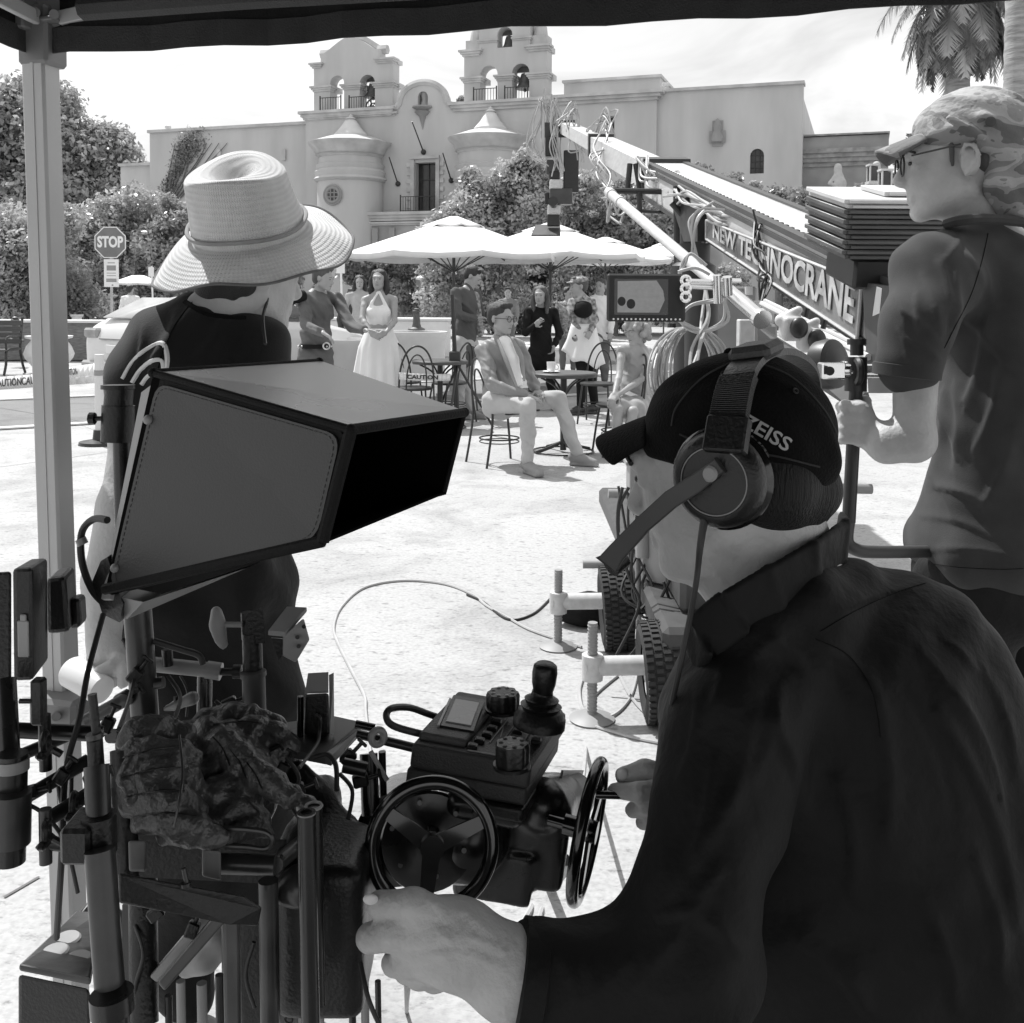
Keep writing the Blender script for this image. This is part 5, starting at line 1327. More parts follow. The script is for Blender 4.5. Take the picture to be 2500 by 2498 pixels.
# 7 woman in white gown
J = jd(11.5, head=(925, 684, 11.5), neck=(926, 716, 11.5), shL=(891, 733, 11.5), shR=(962, 732, 11.5), elL=(884, 778, 11.35), elR=(964, 784, 11.4), wrL=(906, 814, 11.2), wrR=(942, 812, 11.2), hipL=(908, 845, 11.5), hipR=(944, 845, 11.5), knL=(908, 940, 11.5), knR=(944, 940, 11.5), anL=(908, 1020, 11.5), anR=(944, 1020, 11.5))
for q in ('L', 'R'): J['an'+q].z = .12
def gown(root, J, sdn, fw, spine):
    pel = (J['hipL']+J['hipR'])/2; m = MB(); rows = []; n = 64
    for i in range(22):
        t = i/21; z = pel.z+.20-(pel.z+.19)*t; r0 = .135+.05*min(1, t*5)+.13*t; row = []
        for j in range(n):
            a = 2*math.pi*j/n; q = r0*(1+(.07*math.sin(a*13+.6)+.04*math.sin(a*7+2))*min(1, t*2)); row.append(Vector((pel.x+q*math.cos(a)*1.1, pel.y+q*math.sin(a)*.8, z)))
        rows.append(row)
    for i in range(21):
        for j in range(n): m._add([rows[i][j], rows[i+1][j], rows[i+1][(j+1) % n], rows[i][(j+1) % n]], [(0, 1, 2, 3)])
    o = m.build('gown_skirt', MATS['gown'], root, angle=None); o.modifiers.new('w', 'WELD').merge_threshold = .001; o.modifiers.new('t', 'SOLIDIFY').thickness = .006
    c = SDF(.008); nk = J['neck']; ch = nk.lerp(pel, .42)
    c.ell(ch, (.152, .118, .16), sdn, fw, spine, k=.04); c.ell(nk.lerp(pel, .8), (.128, .10, .12), sdn, fw, spine, k=.04)
    for a in (-1, 1): c.ell(ch+Vector((a*.07, -.07, .03)), (.075, .065, .07), k=.03); c.cap(ch+Vector((a*.1, -.08, .08)), nk+Vector((a*.01, -.06, .01)), .022, .012, .01)
    c.build('gown_bodice', MATS['gown'], root, disp=wrink(.003, 60, 30, 20), sm=1)
cloth('gown', .74, .03, .2)
person('woman in a long white halter gown with wavy dark hair, hands clasped', J, (-.12, -1, .12), up=(0, 0, 1), female=True, skirt=gown, hair=MHD, hstyle='wave', shoes=MSHOE, hands={'L': ((.85, -.3, -.35), (.1, .8, -.2), 1, .3), 'R': ((-.8, -.3, -.35), (.1, .8, -.2), -1, .4)})
# 8 man in shirt sleeves pointing
J = jd(10.2, head=(790, 680, 10.2), neck=(774, 712, 10.25), shL=(742, 732, 10.15), shR=(822, 730, 10.4), elL=(748, 794, 9.95), elR=(858, 796, 10.2), wrL=(788, 812, 9.7), wrR=(892, 806, 10.0), hipL=(750, 862, 10.2), hipR=(792, 862, 10.25), knL=(752, 965, 10.2), knR=(790, 965, 10.2), anL=(750, 1060, 10.2), anR=(790, 1060, 10.2))
for q in ('L', 'R'): J['an'+q].z = .10
r_, fr_ = person('man in a grey work shirt and studded belt gesturing beside the woman in white', J, (.95, -.3, -.15), top=cloth('work_shirt', .12, .25, .6, 16), bottom=cloth('jeans_grey', .11, .2), shoes=MSHD, hair=MHM, hands={'L': ((.75, -.3, -.45), (0, -.2, -1), 1, .3), 'R': ((.95, -.3, -.1), (0, -.2, -1), -1, .15)}, fold=.008, topk={'name': 'shirt', 'low': .0}, cr={'top': [(730, 745, 765, 790, 6, .012), (742, 770, 775, 800, 5, .012), (800, 740, 850, 790, 5, .012), (815, 760, 862, 800, 5, .012), (835, 790, 880, 806, 5, .010), (760, 740, 775, 820, 6, .008), (790, 740, 785, 830, 6, .008), (760, 800, 800, 825, 5, .010), (755, 800, 790, 815, 4, -.008)]})
pel = (J['hipL']+J['hipR'])/2; m = MB()
m.lathe([(.178, -.02), (.182, -.02), (.182, .02), (.178, .02)], pel+Vector((0, 0, .07)), n=36, sy=.80); o = m.build('belt', MBLK, r_)
m = MB(); m.torus(P(797, 845, 10.05), (.2, -1, 0), .032, .008, 18, 6)
for i in range(7): a = -2.6+i*.36; m.sph(pel+Vector((.184*math.cos(a), .147*math.sin(a), .07)), .011, 8, 6)
m.build('belt_buckle', MST, r_)
# lens-like camera part held near his shoulder
m = MB(); m.cyl(P(712, 727, 10.0), P(742, 722, 10.1), .07, .055, 20); m.cyl(P(700, 728, 9.97), P(713, 727, 10.0), .078, .075, 20); tag(m.build('headphone_cup', MBLK), 'dark round headphone cup against the neck of the man in the work shirt', 'headphones')
# background passers-by
BG = 'people in the distance behind the set'
def bgp(lab, u, v, d, face, top, hair, hs='short', bottom=None, skin=None, female=False):
    h = P(u, v, d); s_ = max(.8, (h.z)/1.62); z = h.z; k = z/1.62
    J = dict(head=h, neck=h+Vector((0, 0, -.15)), shL=h+Vector((-.19*k, 0, -.23*k)), shR=h+Vector((.19*k, 0, -.23*k)), elL=h+Vector((-.24*k, -.05, -.5*k)), elR=h+Vector((.24*k, -.05, -.5*k)), wrL=h+Vector((-.2*k, -.15, -.72*k)), wrR=h+Vector((.2*k, -.15, -.72*k)), hipL=Vector((h.x-.09, h.y, z*.54)), hipR=Vector((h.x+.09, h.y, z*.54)), knL=Vector((h.x-.1, h.y, z*.30)), knR=Vector((h.x+.1, h.y, z*.30)), anL=Vector((h.x-.1, h.y, .09)), anR=Vector((h.x+.1, h.y, .09)))
    return person(lab, J, face, top=top, bottom=bottom or MATS['trousers_mid'], hair=hair, hstyle=hs, vox=.018, shoes=MSHD, group=BG, female=female, headsc=1.05)
MT1 = MATS['shirt_white2']
bgp('distant person in a white top behind the car beside the sign post', 318, 708, 27, (.3, 1, 0), MT1, MHD)
bgp('distant child in a dark top left of the woman in white', 858, 722, 19, (0, -1, 0), cloth('dark_top', .05), MHM)
bgp('distant woman with long dark hair behind the left shoulder of the woman in white', 878, 690, 18, (.1, -1, 0), cloth('grey_top', .35), MHD, 'long', female=True)
bgp('distant person sitting low at the far table right of the grey tent leg', 1240, 715, 24, (0, -1, 0), cloth('grey_top2', .18), MHD)
bgp('distant person in the patterned shirt just behind the black clad woman', 1388, 718, 19, (.6, -.8, 0), MCAMO2, MHD)
bgp('distant person in a pale top between hat brim and sleeves', 705, 735, 30, (0, -1, 0), MT1, MHM)
# far statues and lamps by the low right wing
MSTN = M('stone_pale', .5, .9, .1, 4)
for i, (lab, u, v, d, sc) in enumerate((('left pale figure statue on a pedestal above the weight stack', 2046, 405, 52, 1.0), ('right pale figure statue on a pedestal above the weight stack', 2140, 400, 52, 1.0))):
    c = P(u, v, d); b = Vector((c.x, c.y, 0)); t = thing('garden_statue', lab, 'statue', tuple(b)); s = SDF(.05); z = c.z
    s.ell((c.x, c.y, z-.1), (.2, .2, .24), k=.05); s.chain([(c.x, c.y, z-.3), (c.x+.1, c.y, z-.9), (c.x, c.y, z-1.5)], [.2, .32, .36], .1); s.chain([(c.x-.1, c.y, z-.45), (c.x-.45, c.y-.1, z-.9), (c.x-.2, c.y-.2, z-1.0)], [.1, .09, .08], .05); s.build('figure', MSTN, t)
    m = MB(); m.box((c.x, c.y, (z-1.6)/2), (.5, .5, (z-1.6)/2), bev=.05); m.build('pedestal', MSTN, t)
for i, (lab, u, v, d) in enumerate((('far lantern post nearest the statue', 2131, 425, 45), ('far lantern post standing over the top weight plate', 2161, 440, 40))):
    c = P(u, v, d); b = Vector((c.x, c.y, 0)); t = thing('lantern_post', lab, 'lamp post', tuple(b)); m = MB(); m.cyl(b, c-Vector((0, 0, .4)), .08, n=8); m.build('post', MSTN, t)
    m = MB(); m.box(c, (.16, .16, .3)); l = m.build('lantern_glass', MGLS, t); m = MB()
    for sx in (-1, 1):
        for sy in (-1, 1): m.box(c+Vector((sx*.18, sy*.18, 0)), (.03, .03, .36))
    m.box(c+Vector((0, 0, .38)), (.24, .24, .04)); m.box(c-Vector((0, 0, .4)), (.26, .26, .06)); m.build('lantern_frame', MSTN, l)
# ================================================================ TELESCOPIC CAMERA CRANE
MDK = M('black_anodised', .018, .4, .2, 20, spec=.5); MDG = M('dark_grey_paint', .05, .5, .2, 12); MPNL = M('crane_panel', .15, .25, .35, 3, .2, 9)
MLGT = M('worn_aluminium', .50, .4, .12, 6, .06, 60, metal=.0, stretch=(6, 1, 6)); MCBL = M('cable_grey', .38, .5, .1, 8); MCBD = M('cable_black', .02, .5); MCHR = M('chrome', .8, .15, .05, 6, metal=1.0)
crane = thing('camera_crane', 'long telescopic camera crane reaching up and away from the wheeled base, cables bundled along it', 'crane', (0.97, 5.5, 0))
def CR(d, s=0.0, z=0.0):      # along the arm: depth, offset to the right, offset below the top
    return Vector((1.17-.055*(d-3.47)+s, d, 1.54+.217*(d-3.47)-z))
AD = (CR(8)-CR(4)).normalized(); AX = Vector((AD.y, -AD.x, 0)).normalized(); AU = AX.cross(AD)
def armbox(m, d0, d1, s0, s1, z0, z1):
    q = []
    for d in (d0, d1):
        pass
    c = [CR(d0, s0, z1), CR(d0, s1, z1), CR(d1, s1, z1), CR(d1, s0, z1), CR(d0, s0, z0), CR(d0, s1, z0), CR(d1, s1, z0), CR(d1, s0, z0)]
    m.hexa(c)
m = MB(); armbox(m, 3.1, 7.5, 0, .30, 0, .25); m.build('outer_arm', MLGT, crane, False)
m = MB(); armbox(m, 3.1, 7.45, -.012, .03, -.012, .012); armbox(m, 3.1, 7.45, .27, .312, -.012, .012); armbox(m, 3.1, 7.45, -.014, -.001, .03, .05); armbox(m, 3.1, 7.45, -.014, -.001, .225, .255)
m.build('arm_rail', MDG, crane, False)
m = MB()
for i in range(62): armbox(m, 3.1+.07*i, 3.125+.07*i, .04, .052, -.008, .0)
m.build('rail_bolts', MDK, crane, False)
m = MB(); armbox(m, 7.5, 10.8, .035, .265, .02, .215); m.build('middle_arm', MLGT, crane, False)
m = MB(); armbox(m, 10.8, 14.2, .06, .24, .035, .185); m.build('inner_arm', MLGT, crane, False)
m = MB(); armbox(m, 7.44, 7.62, -.03, .33, -.03, .0); armbox(m, 7.46, 7.6, -.03, .0, 0, .27); m.build('arm_collar', MDK, crane, False); m = MB(); armbox(m, 10.75, 10.85, .02, .28, -.01, .23); m.build('arm_collar', MDK, crane, False); m = MB(); armbox(m, 14.15, 14.3, .04, .26, .0, .24); m.build('arm_collar', MDK, crane, False)
def SPl(u, v, off=-.016):      # point on the left side plane of the arm
    r = ray(u, v); k = 1.17+off+.055*3.47; t = (k-CP.x-.055*CP.y)/(r.x+.055*r.y); return CP+r*t
poly = [SPl(1725, 538), SPl(2105, 690), SPl(2094, 828), SPl(1725, 584)]
m = MB(); m.prism(poly, AX*.006); pn = m.build('name_panel', MPNL, crane, False)
m = MB()
for a, b in ((0, 1), (1, 2), (2, 3), (3, 0)): m.cyl(poly[a]-AX*.003, poly[b]-AX*.003, .006, n=6)
m.build('panel_edge', MLGT, pn)
MLET = M('letter_grey', .42, .5, .35, 14)
m = MB(); tl, tr_, br, bl = [SPl(u, v, -.02) for u, v in ((1738, 548), (2095, 700), (2086, 800), (1738, 580))]
def lm(x, y, z):
    t = (x+2.95)/5.9; s_ = (y+.36)/.72; return tl.lerp(tr_, t).lerp(bl.lerp(br, t), 1-s_*.96-.02)-AX*(.001+z)
vs, fs = text_geo('NEW TECHNOCRANE', .82, .001, .02, 1.0)
mxx = max(abs(v[0]) for v in vs); vs = [(v[0]*2.9/mxx, v[1]*1.25, v[2]) for v in vs]
m._add([lm(*v) for v in vs], fs); m.build('lettering', MLET, pn, False)
m = MB(); m.prism([SPl(1660, 500, .0), SPl(1725, 500, .0), SPl(1725, 590, .0), SPl(1690, 590, .0)], -AX*.05); m.build('cable_guard', MDK, crane, False)
# lower chord, levelling rod
m = MB(); m.cyl(P(1860, 742, 4.1), P(2120, 872, 3.2), .012, n=8); m.cyl(P(1868, 735, 4.2), P(2120, 857, 3.25), .01, n=8); m.build('lower_chord', MLGT, crane)
m = MB(); a, b = P(1487, 470, 6.6), P(1762, 705, 4.3); m.cyl(a, b, .030, .027, 16); m.sph(a, .034, 10, 8); m.cyl(a.lerp(b, .02), a.lerp(b, .04), .036, n=16); m.cyl(a.lerp(b, .14), a.lerp(b, .155), .036, n=16); m.build('levelling_rod', MLGT, crane)
m = MB(); a, b = P(1785, 715, 3.9), P(1855, 775, 3.6); m.cyl(a, b, .03, n=16); m.cyl(b, P(1862, 781, 3.58), .036, n=16); m.build('rod_end', MCHR, crane)
# frame bars
m = MB()
for (u0, v0, u1, v1, d, r) in ((1488, 466, 1755, 470, 6.8, .02), (1560, 470, 1562, 515, 6.8, .018), (1538, 400, 1532, 462, 7.2, .02), (1552, 400, 1562, 462, 7.2, .02), (1652, 455, 1654, 690, 6.2, .022), (1675, 470, 1676, 700, 6.0, .035), (1700, 480, 1700, 640, 6.0, .05), (1560, 515, 1640, 520, 6.8, .012), (1640, 495, 1725, 590, 6.0, .02)):
    m.cyl(P(u0, v0, d), P(u1, v1, d), r, n=10)
m.build('support_frame', MDK, crane)
# rear: weight bucket, bracket
m = MB(); m.prism([P(2105, 690, 3.3), P(2180, 700, 3.1), P(2190, 960, 3.0), P(2120, 960, 3.2)], (.03, 0, 0)); m.prism([P(1850, 800, 3.9), P(2110, 960, 3.2), P(2120, 1000, 3.2), P(2080, 1000, 3.2), P(1850, 850, 3.9)], (.02, .02, 0)); m.build('rear_plate', MDG, crane, False)
m = MB(); m.prism([P(2140, 700, 3.05), P(2152, 704, 3.05), P(2146, 765, 3.05), P(2130, 772, 3.05)], (.002, .002, 0)); m.build('tape_tag', MWH, crane, False)
# pivot column and dolly
m = MB(); cc = Vector((.97, 5.5, 0)); m.lathe([(.13, .3), (.12, .4), (.10, .45), (.10, 1.5), (.12, 1.5), (.12, 1.6), (.09, 1.62), (.09, 1.72)], cc, n=28); m.build('pivot_column', MDK, crane)
m = MB()
m.box((.80, 4.55, .30), (.30, 1.25, .05), bev=.02); m.box((.80, 3.7, .42), (.22, .25, .07), bev=.02)
m.build('dolly_chassis', MDG, crane)
def wheel(c, ax=(1, 0, 0.06)):
    c = Vector(c); r = c.z; m = MB(); w_ = .062
    m.lathe([(r*.55, -w_*.8), (r*.85, -w_), (r*.96, -w_*.9), (r, -w_*.6), (r, w_*.6), (r*.96, w_*.9), (r*.85, w_), (r*.55, w_*.8)], c, ax, n=48, close=False)
    x, y, z = frame(Vector((0, 0, 0)), Vector(ax))
    for i in range(44):
        a = 2*math.pi*i/44; d = x*math.cos(a)+y*math.sin(a); t = z.cross(d)
        for k, o_ in enumerate((-.045, -.015, .015, .045)):
            q = a+(.5*2*math.pi/44 if k % 2 else 0); d2 = x*math.cos(q)+y*math.sin(q); t2 = z.cross(d2)
            m.box(c+d2*(r+.001)+z*o_, (.0115, .0065, .006), X=z, Y=t2, Z=d2)
    wh = m.build('wheel', MTY, crane, True, 30)
    m = MB(); m.lathe([(.0, -.03), (.03, -.05), (.035, -.02), (r*.5, -.015), (r*.58, -w_*.7), (r*.6, -w_*.7), (r*.55, w_*.7)], c, ax, n=28, close=False); m.build('rim', MLGT, wh)
    return wh
W1, W2 = Vector((.43, 4.13, .165)), Vector((.505, 3.42, .165))
wheel(W1); wheel(W2); wheel((1.15, 4.13, .165)); wheel((1.15, 3.42, .165))
m = MB(); m.cyl(W1, W1+Vector((.75, 0, 0)), .025, n=10); m.build('axle', MDG, crane); m = MB(); m.cyl(W2, W2+Vector((.7, 0, 0)), .025, n=10); m.build('axle', MDG, crane)
for (uj, vb, vt, tv, u1, wv) in ((1362, 1580, 1398, 1478, 1470, W1), (1445, 1757, 1530, 1640, 1570, W2)):
    b = G(uj, vb); zt_ = P(uj, vt, b.y).z; zc_ = P(uj, tv, b.y).z
    m = MB(); m.cyl(b+Vector((0, 0, .01)), Vector((b.x, b.y, zt_)), .0165, n=14)
    for i in range(26): m.torus(Vector((b.x, b.y, zt_-.012*i-.01)), (0, 0, 1), .0165, .0022, 14, 4)
    jk = m.build('jack_screw', MGY, crane)
    m = MB(); m.lathe([(0, 0), (.075, 0), (.078, .006), (.06, .014), (.03, .022), (0, .025)], b, n=28); m.build('jack_foot', MGY, crane)
    m = MB(); m.cyl(Vector((b.x-.025, b.y, zc_)), Vector((wv.x+.05, b.y+.02, zc_)), .033, n=20); m.cyl((b.x, b.y, zc_-.045), (b.x, b.y, zc_+.04), .036, n=16); m.build('outrigger_tube', MLGT, crane)
# clutter on the dolly: posts, grips, box
m = MB(); m.box(P(1562, 1163, 3.9), (.045, .06, .06), bev=.004); m.box(P(1570, 1128, 3.9), (.07, .05, .006)); m.build('tray_box', MGY, crane)
m = MB()
for (u0, v0, u1, v1, d, r) in ((1423, 1378, 1560, 1378, 4.4, .018), (1485, 1205, 1540, 1206, 4.4, .02), (1555, 1200, 1560, 1560, 3.95, .011), (1598, 1200, 1600, 1480, 3.9, .012), (1570, 1220, 1570, 1360, 3.9, .03), (2025, 1192, 2128, 1194, 3.6, .018)): m = MB(); m.cyl(P(u0, v0, d), P(u1, v1, d), r, n=12); m.build('hand_bar', MGY, crane)
m = MB(); m.lathe([(.10, 0), (.13, .02), (.13, .30), (.12, .32)], (P(1690, 1400, 3.6).x, 3.9, .34), n=24); m.box((.84, 3.95, .5), (.1, .16, .12), bev=.02); m.build('battery_drum', MGY, crane)
# near control: clamp and handle post
m = MB(); m.box(P(2030, 905, 2.06), (.024, .018, .016), bev=.003); m.cyl(P(2050, 905, 2.06), P(2230, 907, 2.12), .0145, n=18); m.cyl(P(2055, 904, 2.06), P(2086, 904, 2.06), .019, n=18); m.build('handle_bar', MCHR, crane)
m = MB(); m.cyl(P(2090, 872, 2.06), P(2089, 955, 2.06), .022, n=18); m.torus(P(2093, 907, 2.04), (1, 0, 0), .021, .008, 22, 8); m.cyl(P(2092, 868, 2.06), P(2092, 838, 2.06), .013, n=12); m.cyl(P(2092, 842, 2.06), P(2092, 828, 2.06), .019, n=12); m.cyl(P(2026, 906, 2.03), P(2026, 906, 1.99), .009, n=12); m.build('handle_clamp', MDK, crane)
m = MB(); m.cyl(P(2090, 950, 2.06), P(2072, 1275, 2.06), .0135, n=18); m.build('handle_post', MDK, crane)
m = MB(); m.tube([P(2072, 1270, 2.06), P(2068, 1320, 2.06), P(2090, 1342, 2.06), P(2140, 1348, 2.08), P(2290, 1346, 2.15)], .013, 14, smoothn=6); m.build('handle_foot', MDG, crane)
m = MB(); m.lathe([(0, -.02), (.06, -.02), (.062, 0), (.06, .02), (.02, .03), (0, .03)], P(2022, 890, 2.5), (.8, -1, .2), n=28); m.lathe([(.045, .021), (.045, .024)], P(2022, 890, 2.5), (.8, -1, .2), n=28); m.build('brake_disc', MDK, crane)
for (u, v) in ((1932, 800), (1975, 828)):
    s = SDF(.004); c = P(u, v, 2.9); s.box(c, (.03, .03, .035), .012, X=AX, Y=AD, Z=AU); s.cap(c+Vector((-.03, 0, .02)), c+Vector((.02, 0, .05)), .018, .012, .01); s.build('grip_lug', MLGT, crane)
    m = MB(); m.sph(c+Vector((.012, -.035, .0)), (.026, .018, .03), 14, 10); m.cyl(c+Vector((.03, -.03, .03)), c+Vector((.035, -.03, .055)), .008, n=8); m.build('grip_knob', MDK, crane)
# ---- remote head hanging from the tip
D = 14.2
def hb(u0, v0, u1, v1, d, hy, mat, name, bev=.01, par=None):
    a, b = P(u0, v0, d), P(u1, v1, d); m = MB(); m.box((a+b)/2+Vector((0, 0, 0)), (abs(b.x-a.x)/2, hy, abs(a.z-b.z)/2), bev=bev); return m.build(name, mat, par or crane)
hb(1331, 336, 1360, 384, D, .09, MDK, 'head_motor'); hb(1334, 392, 1366, 428, D, .08, MDG, 'head_motor'); hb(1340, 420, 1366, 440, D, .09, MDK, 'head_bracket')
hb(1342, 440, 1372, 462, D-.05, .10, MLGT, 'head_bracket'); cm = hb(1342, 462, 1396, 500, D, .13, MDG, 'film_camera'); hb(1337, 501, 1368, 522, D, .09, MLGT, 'head_plate'); hb(1336, 524, 1366, 553, D, .05, MDK, 'head_bracket')
hb(1376, 368, 1412, 470, D, .06, MDK, 'camera_battery')
hb(1330, 470, 1341, 500, D, .02, MDK, 'head_bracket'); hb(1328, 300, 1350, 336, D, .05, MDG, 'head_bracket')
m = MB(); a = P(1300, 577, D-.1); m.prism([P(1297, 577, D-.2), P(1368, 577, D-.2), P(1368, 552, D+.15), P(1308, 552, D+.15)], Vector((0, 0, .02))); m.build('lens_hood', MDG, crane)
m = MB(); m.cyl(P(1352, 500, D-.15), P(1350, 492, D-.3), .05, .07, 16); m.build('camera_lens', MDK, cm)
# ---- cable bundles
def strand(m, pts, r, jit, rg, k=5):
    pts = [Vector(p)+Vector(rg.normal(size=3))*jit for p in pts]; m.tube(pts, r, 5, smoothn=k)
rg = np.random.default_rng(11)
for (pts, n, jit, r, d0, d1) in (
    ([(1345, 300), (1322, 236), (1312, 300), (1310, 360), (1325, 400)], 7, .07, .009, 14.2, 14.1), ([(1362, 300), (1357, 245), (1350, 300), (1364, 370), (1372, 420)], 8, .06, .009, 14, 14), ([(1380, 300), (1400, 266), (1404, 310), (1420, 360), (1424, 385)], 8, .06, .009, 13, 13),
    ([(1430, 360), (1452, 310), (1478, 296), (1482, 340), (1480, 440)], 8, .06, .009, 12, 11), ([(1480, 300), (1462, 360), (1458, 400), (1480, 440), (1484, 470)], 5, .05, .008, 10, 9), ([(1484, 470), (1480, 510), (1500, 540), (1510, 520), (1520, 480)], 4, .04, .008, 7, 7),
    ([(1558, 398), (1580, 430), (1610, 440), (1640, 432), (1650, 470)], 8, .03, .008, 7.2, 6.6), ([(1640, 470), (1690, 480), (1730, 500), (1760, 524), (1850, 542)], 7, .025, .007, 6.0, 4.9), ([(1846, 540), (1862, 590), (1872, 640), (1874, 686)], 10, .018, .006, 4.8, 4.5), ([(1850, 540), (1852, 600), (1868, 650), (1872, 690), (1850, 760), (1835, 850)], 5, .02, .005, 4.6, 4.2),
    ([(1700, 640), (1690, 600), (1700, 540), (1740, 500)], 2, .02, .007, 5.2, 5.2), ([(1690, 650), (1692, 560), (1720, 510), (1770, 530)], 2, .02, .007, 5.0, 5.0),
    ([(1655, 668), (1668, 640), (1690, 622), (1720, 640)], 2, .01, .006, 4, 4), ([(1655, 665), (1700, 655), (1730, 662)], 1, .004, .006, 3.6, 3.6), ([(1720, 700), (1715, 780), (1700, 850), (1690, 930)], 3, .01, .006, 3.6, 3.4), ([(1660, 765), (1690, 750), (1750, 730)], 2, .006, .006, 3.5, 3.5), ([(1772, 730), (1765, 780), (1720, 800), (1680, 795), (1655, 775)], 2, .006, .007, 3.5, 3.5)):
    m = MB()
    for i in range(n):
        q = [P(u, v, d0+(d1-d0)*j/(len(pts)-1)) for j, (u, v) in enumerate(pts)]; strand(m, q, r, jit, rg)
    m.build('cable_bundle', MCBL if rg.random() > .15 else MCBD, crane)
m = MB(); 
for i in range(24):
    a, b = 55+38*rg.random(), 95+32*rg.random(); c = (1682+rg.normal()*5, 800+b); pts = [P(c[0]+a*math.cos(t), c[1]+b*math.sin(t), 3.9+rg.normal()*.02) for t in np.linspace(-math.pi/2, 1.5*math.pi, 14)[:-1]]
    m.tube(pts, .0042, 6, closed=True, smoothn=3)
m.build('cable_coil', MCBL, crane)
m = MB()
for i in range(9):
    u0 = 1525+rg.random()*60; pts = [P(u0, 1190, 4), P(u0-10+rg.random()*60, 1330, 3.95), P(u0+rg.random()*110-30, 1440, 3.85), P(u0+rg.random()*130-20, 1500, 3.8), P(1600+rg.random()*90, 1430+rg.random()*100, 3.9)]
    strand(m, pts, .0055, .012, rg)
m.build('cable_bundle', MCBD, crane)
m = MB()
for pts in ([(1520, 1190), (1508, 1250), (1512, 1330), (1540, 1420)], [(1535, 1190), (1512, 1240), (1510, 1300)], [(1560, 1220), (1540, 1400), (1560, 1480), (1500, 1610)], [(1640, 1405), (1580, 1530), (1540, 1600), (1470, 1640)], [(1620, 1420), (1660, 1540), (1700, 1650)], [(1650, 1410), (1660, 1500), (1700, 1570)]):
    m.tube([P(u, v, 3.7) for u, v in pts], .006, 6, smoothn=6)
m.build('loose_cable', MCBD, crane)
# ground cables
def gcable(lab, pts, r=.006, mat=None, z=None):
    q = [G(u, v, r) if not (z and i in z) else P(u, v, z[i]) for i, (u, v) in enumerate(pts)]
    m = MB(); m.tube(q, r, 6, smoothn=8); return tag(m.build('ground_cable', mat or MCBL), lab, 'cable')
gcable('thin cable sweeping in a wide arc over the concrete to the nearer jack', [(915, 1900), (902, 1820), (893, 1740), (890, 1700), (865, 1650), (825, 1570), (815, 1530), (835, 1480), (890, 1435), (980, 1418), (1080, 1425), (1150, 1450), (1190, 1480), (1240, 1508), (1300, 1540), (1420, 1580)], .006)
gcable('thin dark cable from the far jack joining the wide arc', [(1345, 1460), (1300, 1500), (1240, 1512), (1180, 1470), (1140, 1452)], .0055, MCBD)
gcable('cable looping round the foot of the near jack', [(1560, 1620), (1540, 1700), (1490, 1750), (1430, 1740), (1415, 1690), (1425, 1650)], .006)
gcable('pale cable running past the near wheel to the hand wheel unit', [(1415, 2010), (1418, 1950), (1430, 1830), (1425, 1760), (1450, 1700), (1520, 1640)], .006, None, {0: 1.3, 1: 2.0})
gcable('cable crossing the ground under the near wheel', [(1500, 1620), (1540, 1700), (1600, 1760), (1680, 1800)], .006)
gcable('straight thin cable in front of the near wheel', [(1440, 1770), (1540, 1800), (1640, 1820)], .005)
gcable('double cable dropping from the hand wheel unit to the ground', [(1380, 2100), (1330, 2150), (1290, 2230), (1245, 2300)], .007, None, {0: 1.2})
gcable('second pale cable beside the double cable below the hand wheel unit', [(1395, 2110), (1350, 2170), (1320, 2230), (1312, 2290)], .006, None, {0: 1.2})
gcable('thin cord hanging by the foreground fist to the ground', [(995, 2400), (993, 2470), (994, 2600)], .004, None, {0: 1.1})
s = SDF(.012); c = G(1430, 1560); s.ell(c+Vector((.02, .2, .06)), (.14, .09, .075), k=.03); s.ell(c+Vector((.14, .22, .05)), (.1, .08, .06), k=.03); tag(s.build('sand_bag', MBLK, None, disp=wrink(.006, 30, 30, 20)), 'black sandbag lying behind the far jack', 'sandbag')
# ---- weight plates (stacked on the sloping rear of the crane)
WG = 'counterweight plates stacked on the crane'
MWT = M('plate_dark', .075, .42, .35, 5, .1, 30, stretch=(1, 1, 8)); MWT2 = M('plate_top', .5, .5, .1, 5)
nP = 12; A0 = P(2062, 634, 3.2); PX = Vector((1, .02, 0)).normalized(); PY = AD.copy(); PZ = PX.cross(PY).normalized(); th = .0158
names = ['lowest', 'second lowest', 'third lowest', 'fourth lowest', 'fifth lowest', 'sixth lowest', 'sixth highest', 'fifth highest', 'fourth highest', 'third highest', 'second highest', 'highest full size']
def plate(c0, sx, sy, h, lab, mat):
    m = MB(); c = c0+PX*sx/2+PY*sy/2+PZ*h/2; m.box(c, (sx/2, sy/2, h*.44), X=PX, Y=PY, Z=PZ, bev=.0015); m.box(c0+PX*(sx/2)-PY*.003+PZ*h/2, (sx/2-.015, .004, h*.25), X=PX, Y=PY, Z=PZ)
    return tag(m.build('weight_plate', mat), lab, 'weight plate', WG)
for i in range(nP):
    o_ = (-.012 if i % 2 else .0); plate(A0+PZ*th*i+PX*(o_-.0006*i)+PY*o_*.4, .46, .36, th, 'dark counterweight plate, '+names[i]+' in the stack beside the camouflage cap', MWT2 if i >= 10 else MWT)
plate(A0+PZ*th*nP+PX*.13+PY*.06, .30, .20, .017, 'small pale counterweight plate lying on top of the stack', MWT2)
m = MB(); c = A0+PX*.25+PY*.17-PZ*.055; m.box(c, (.20, .13, .05), X=PX, Y=PY, Z=PZ, bev=.01); m.build('weight_carriage', MDK, crane)
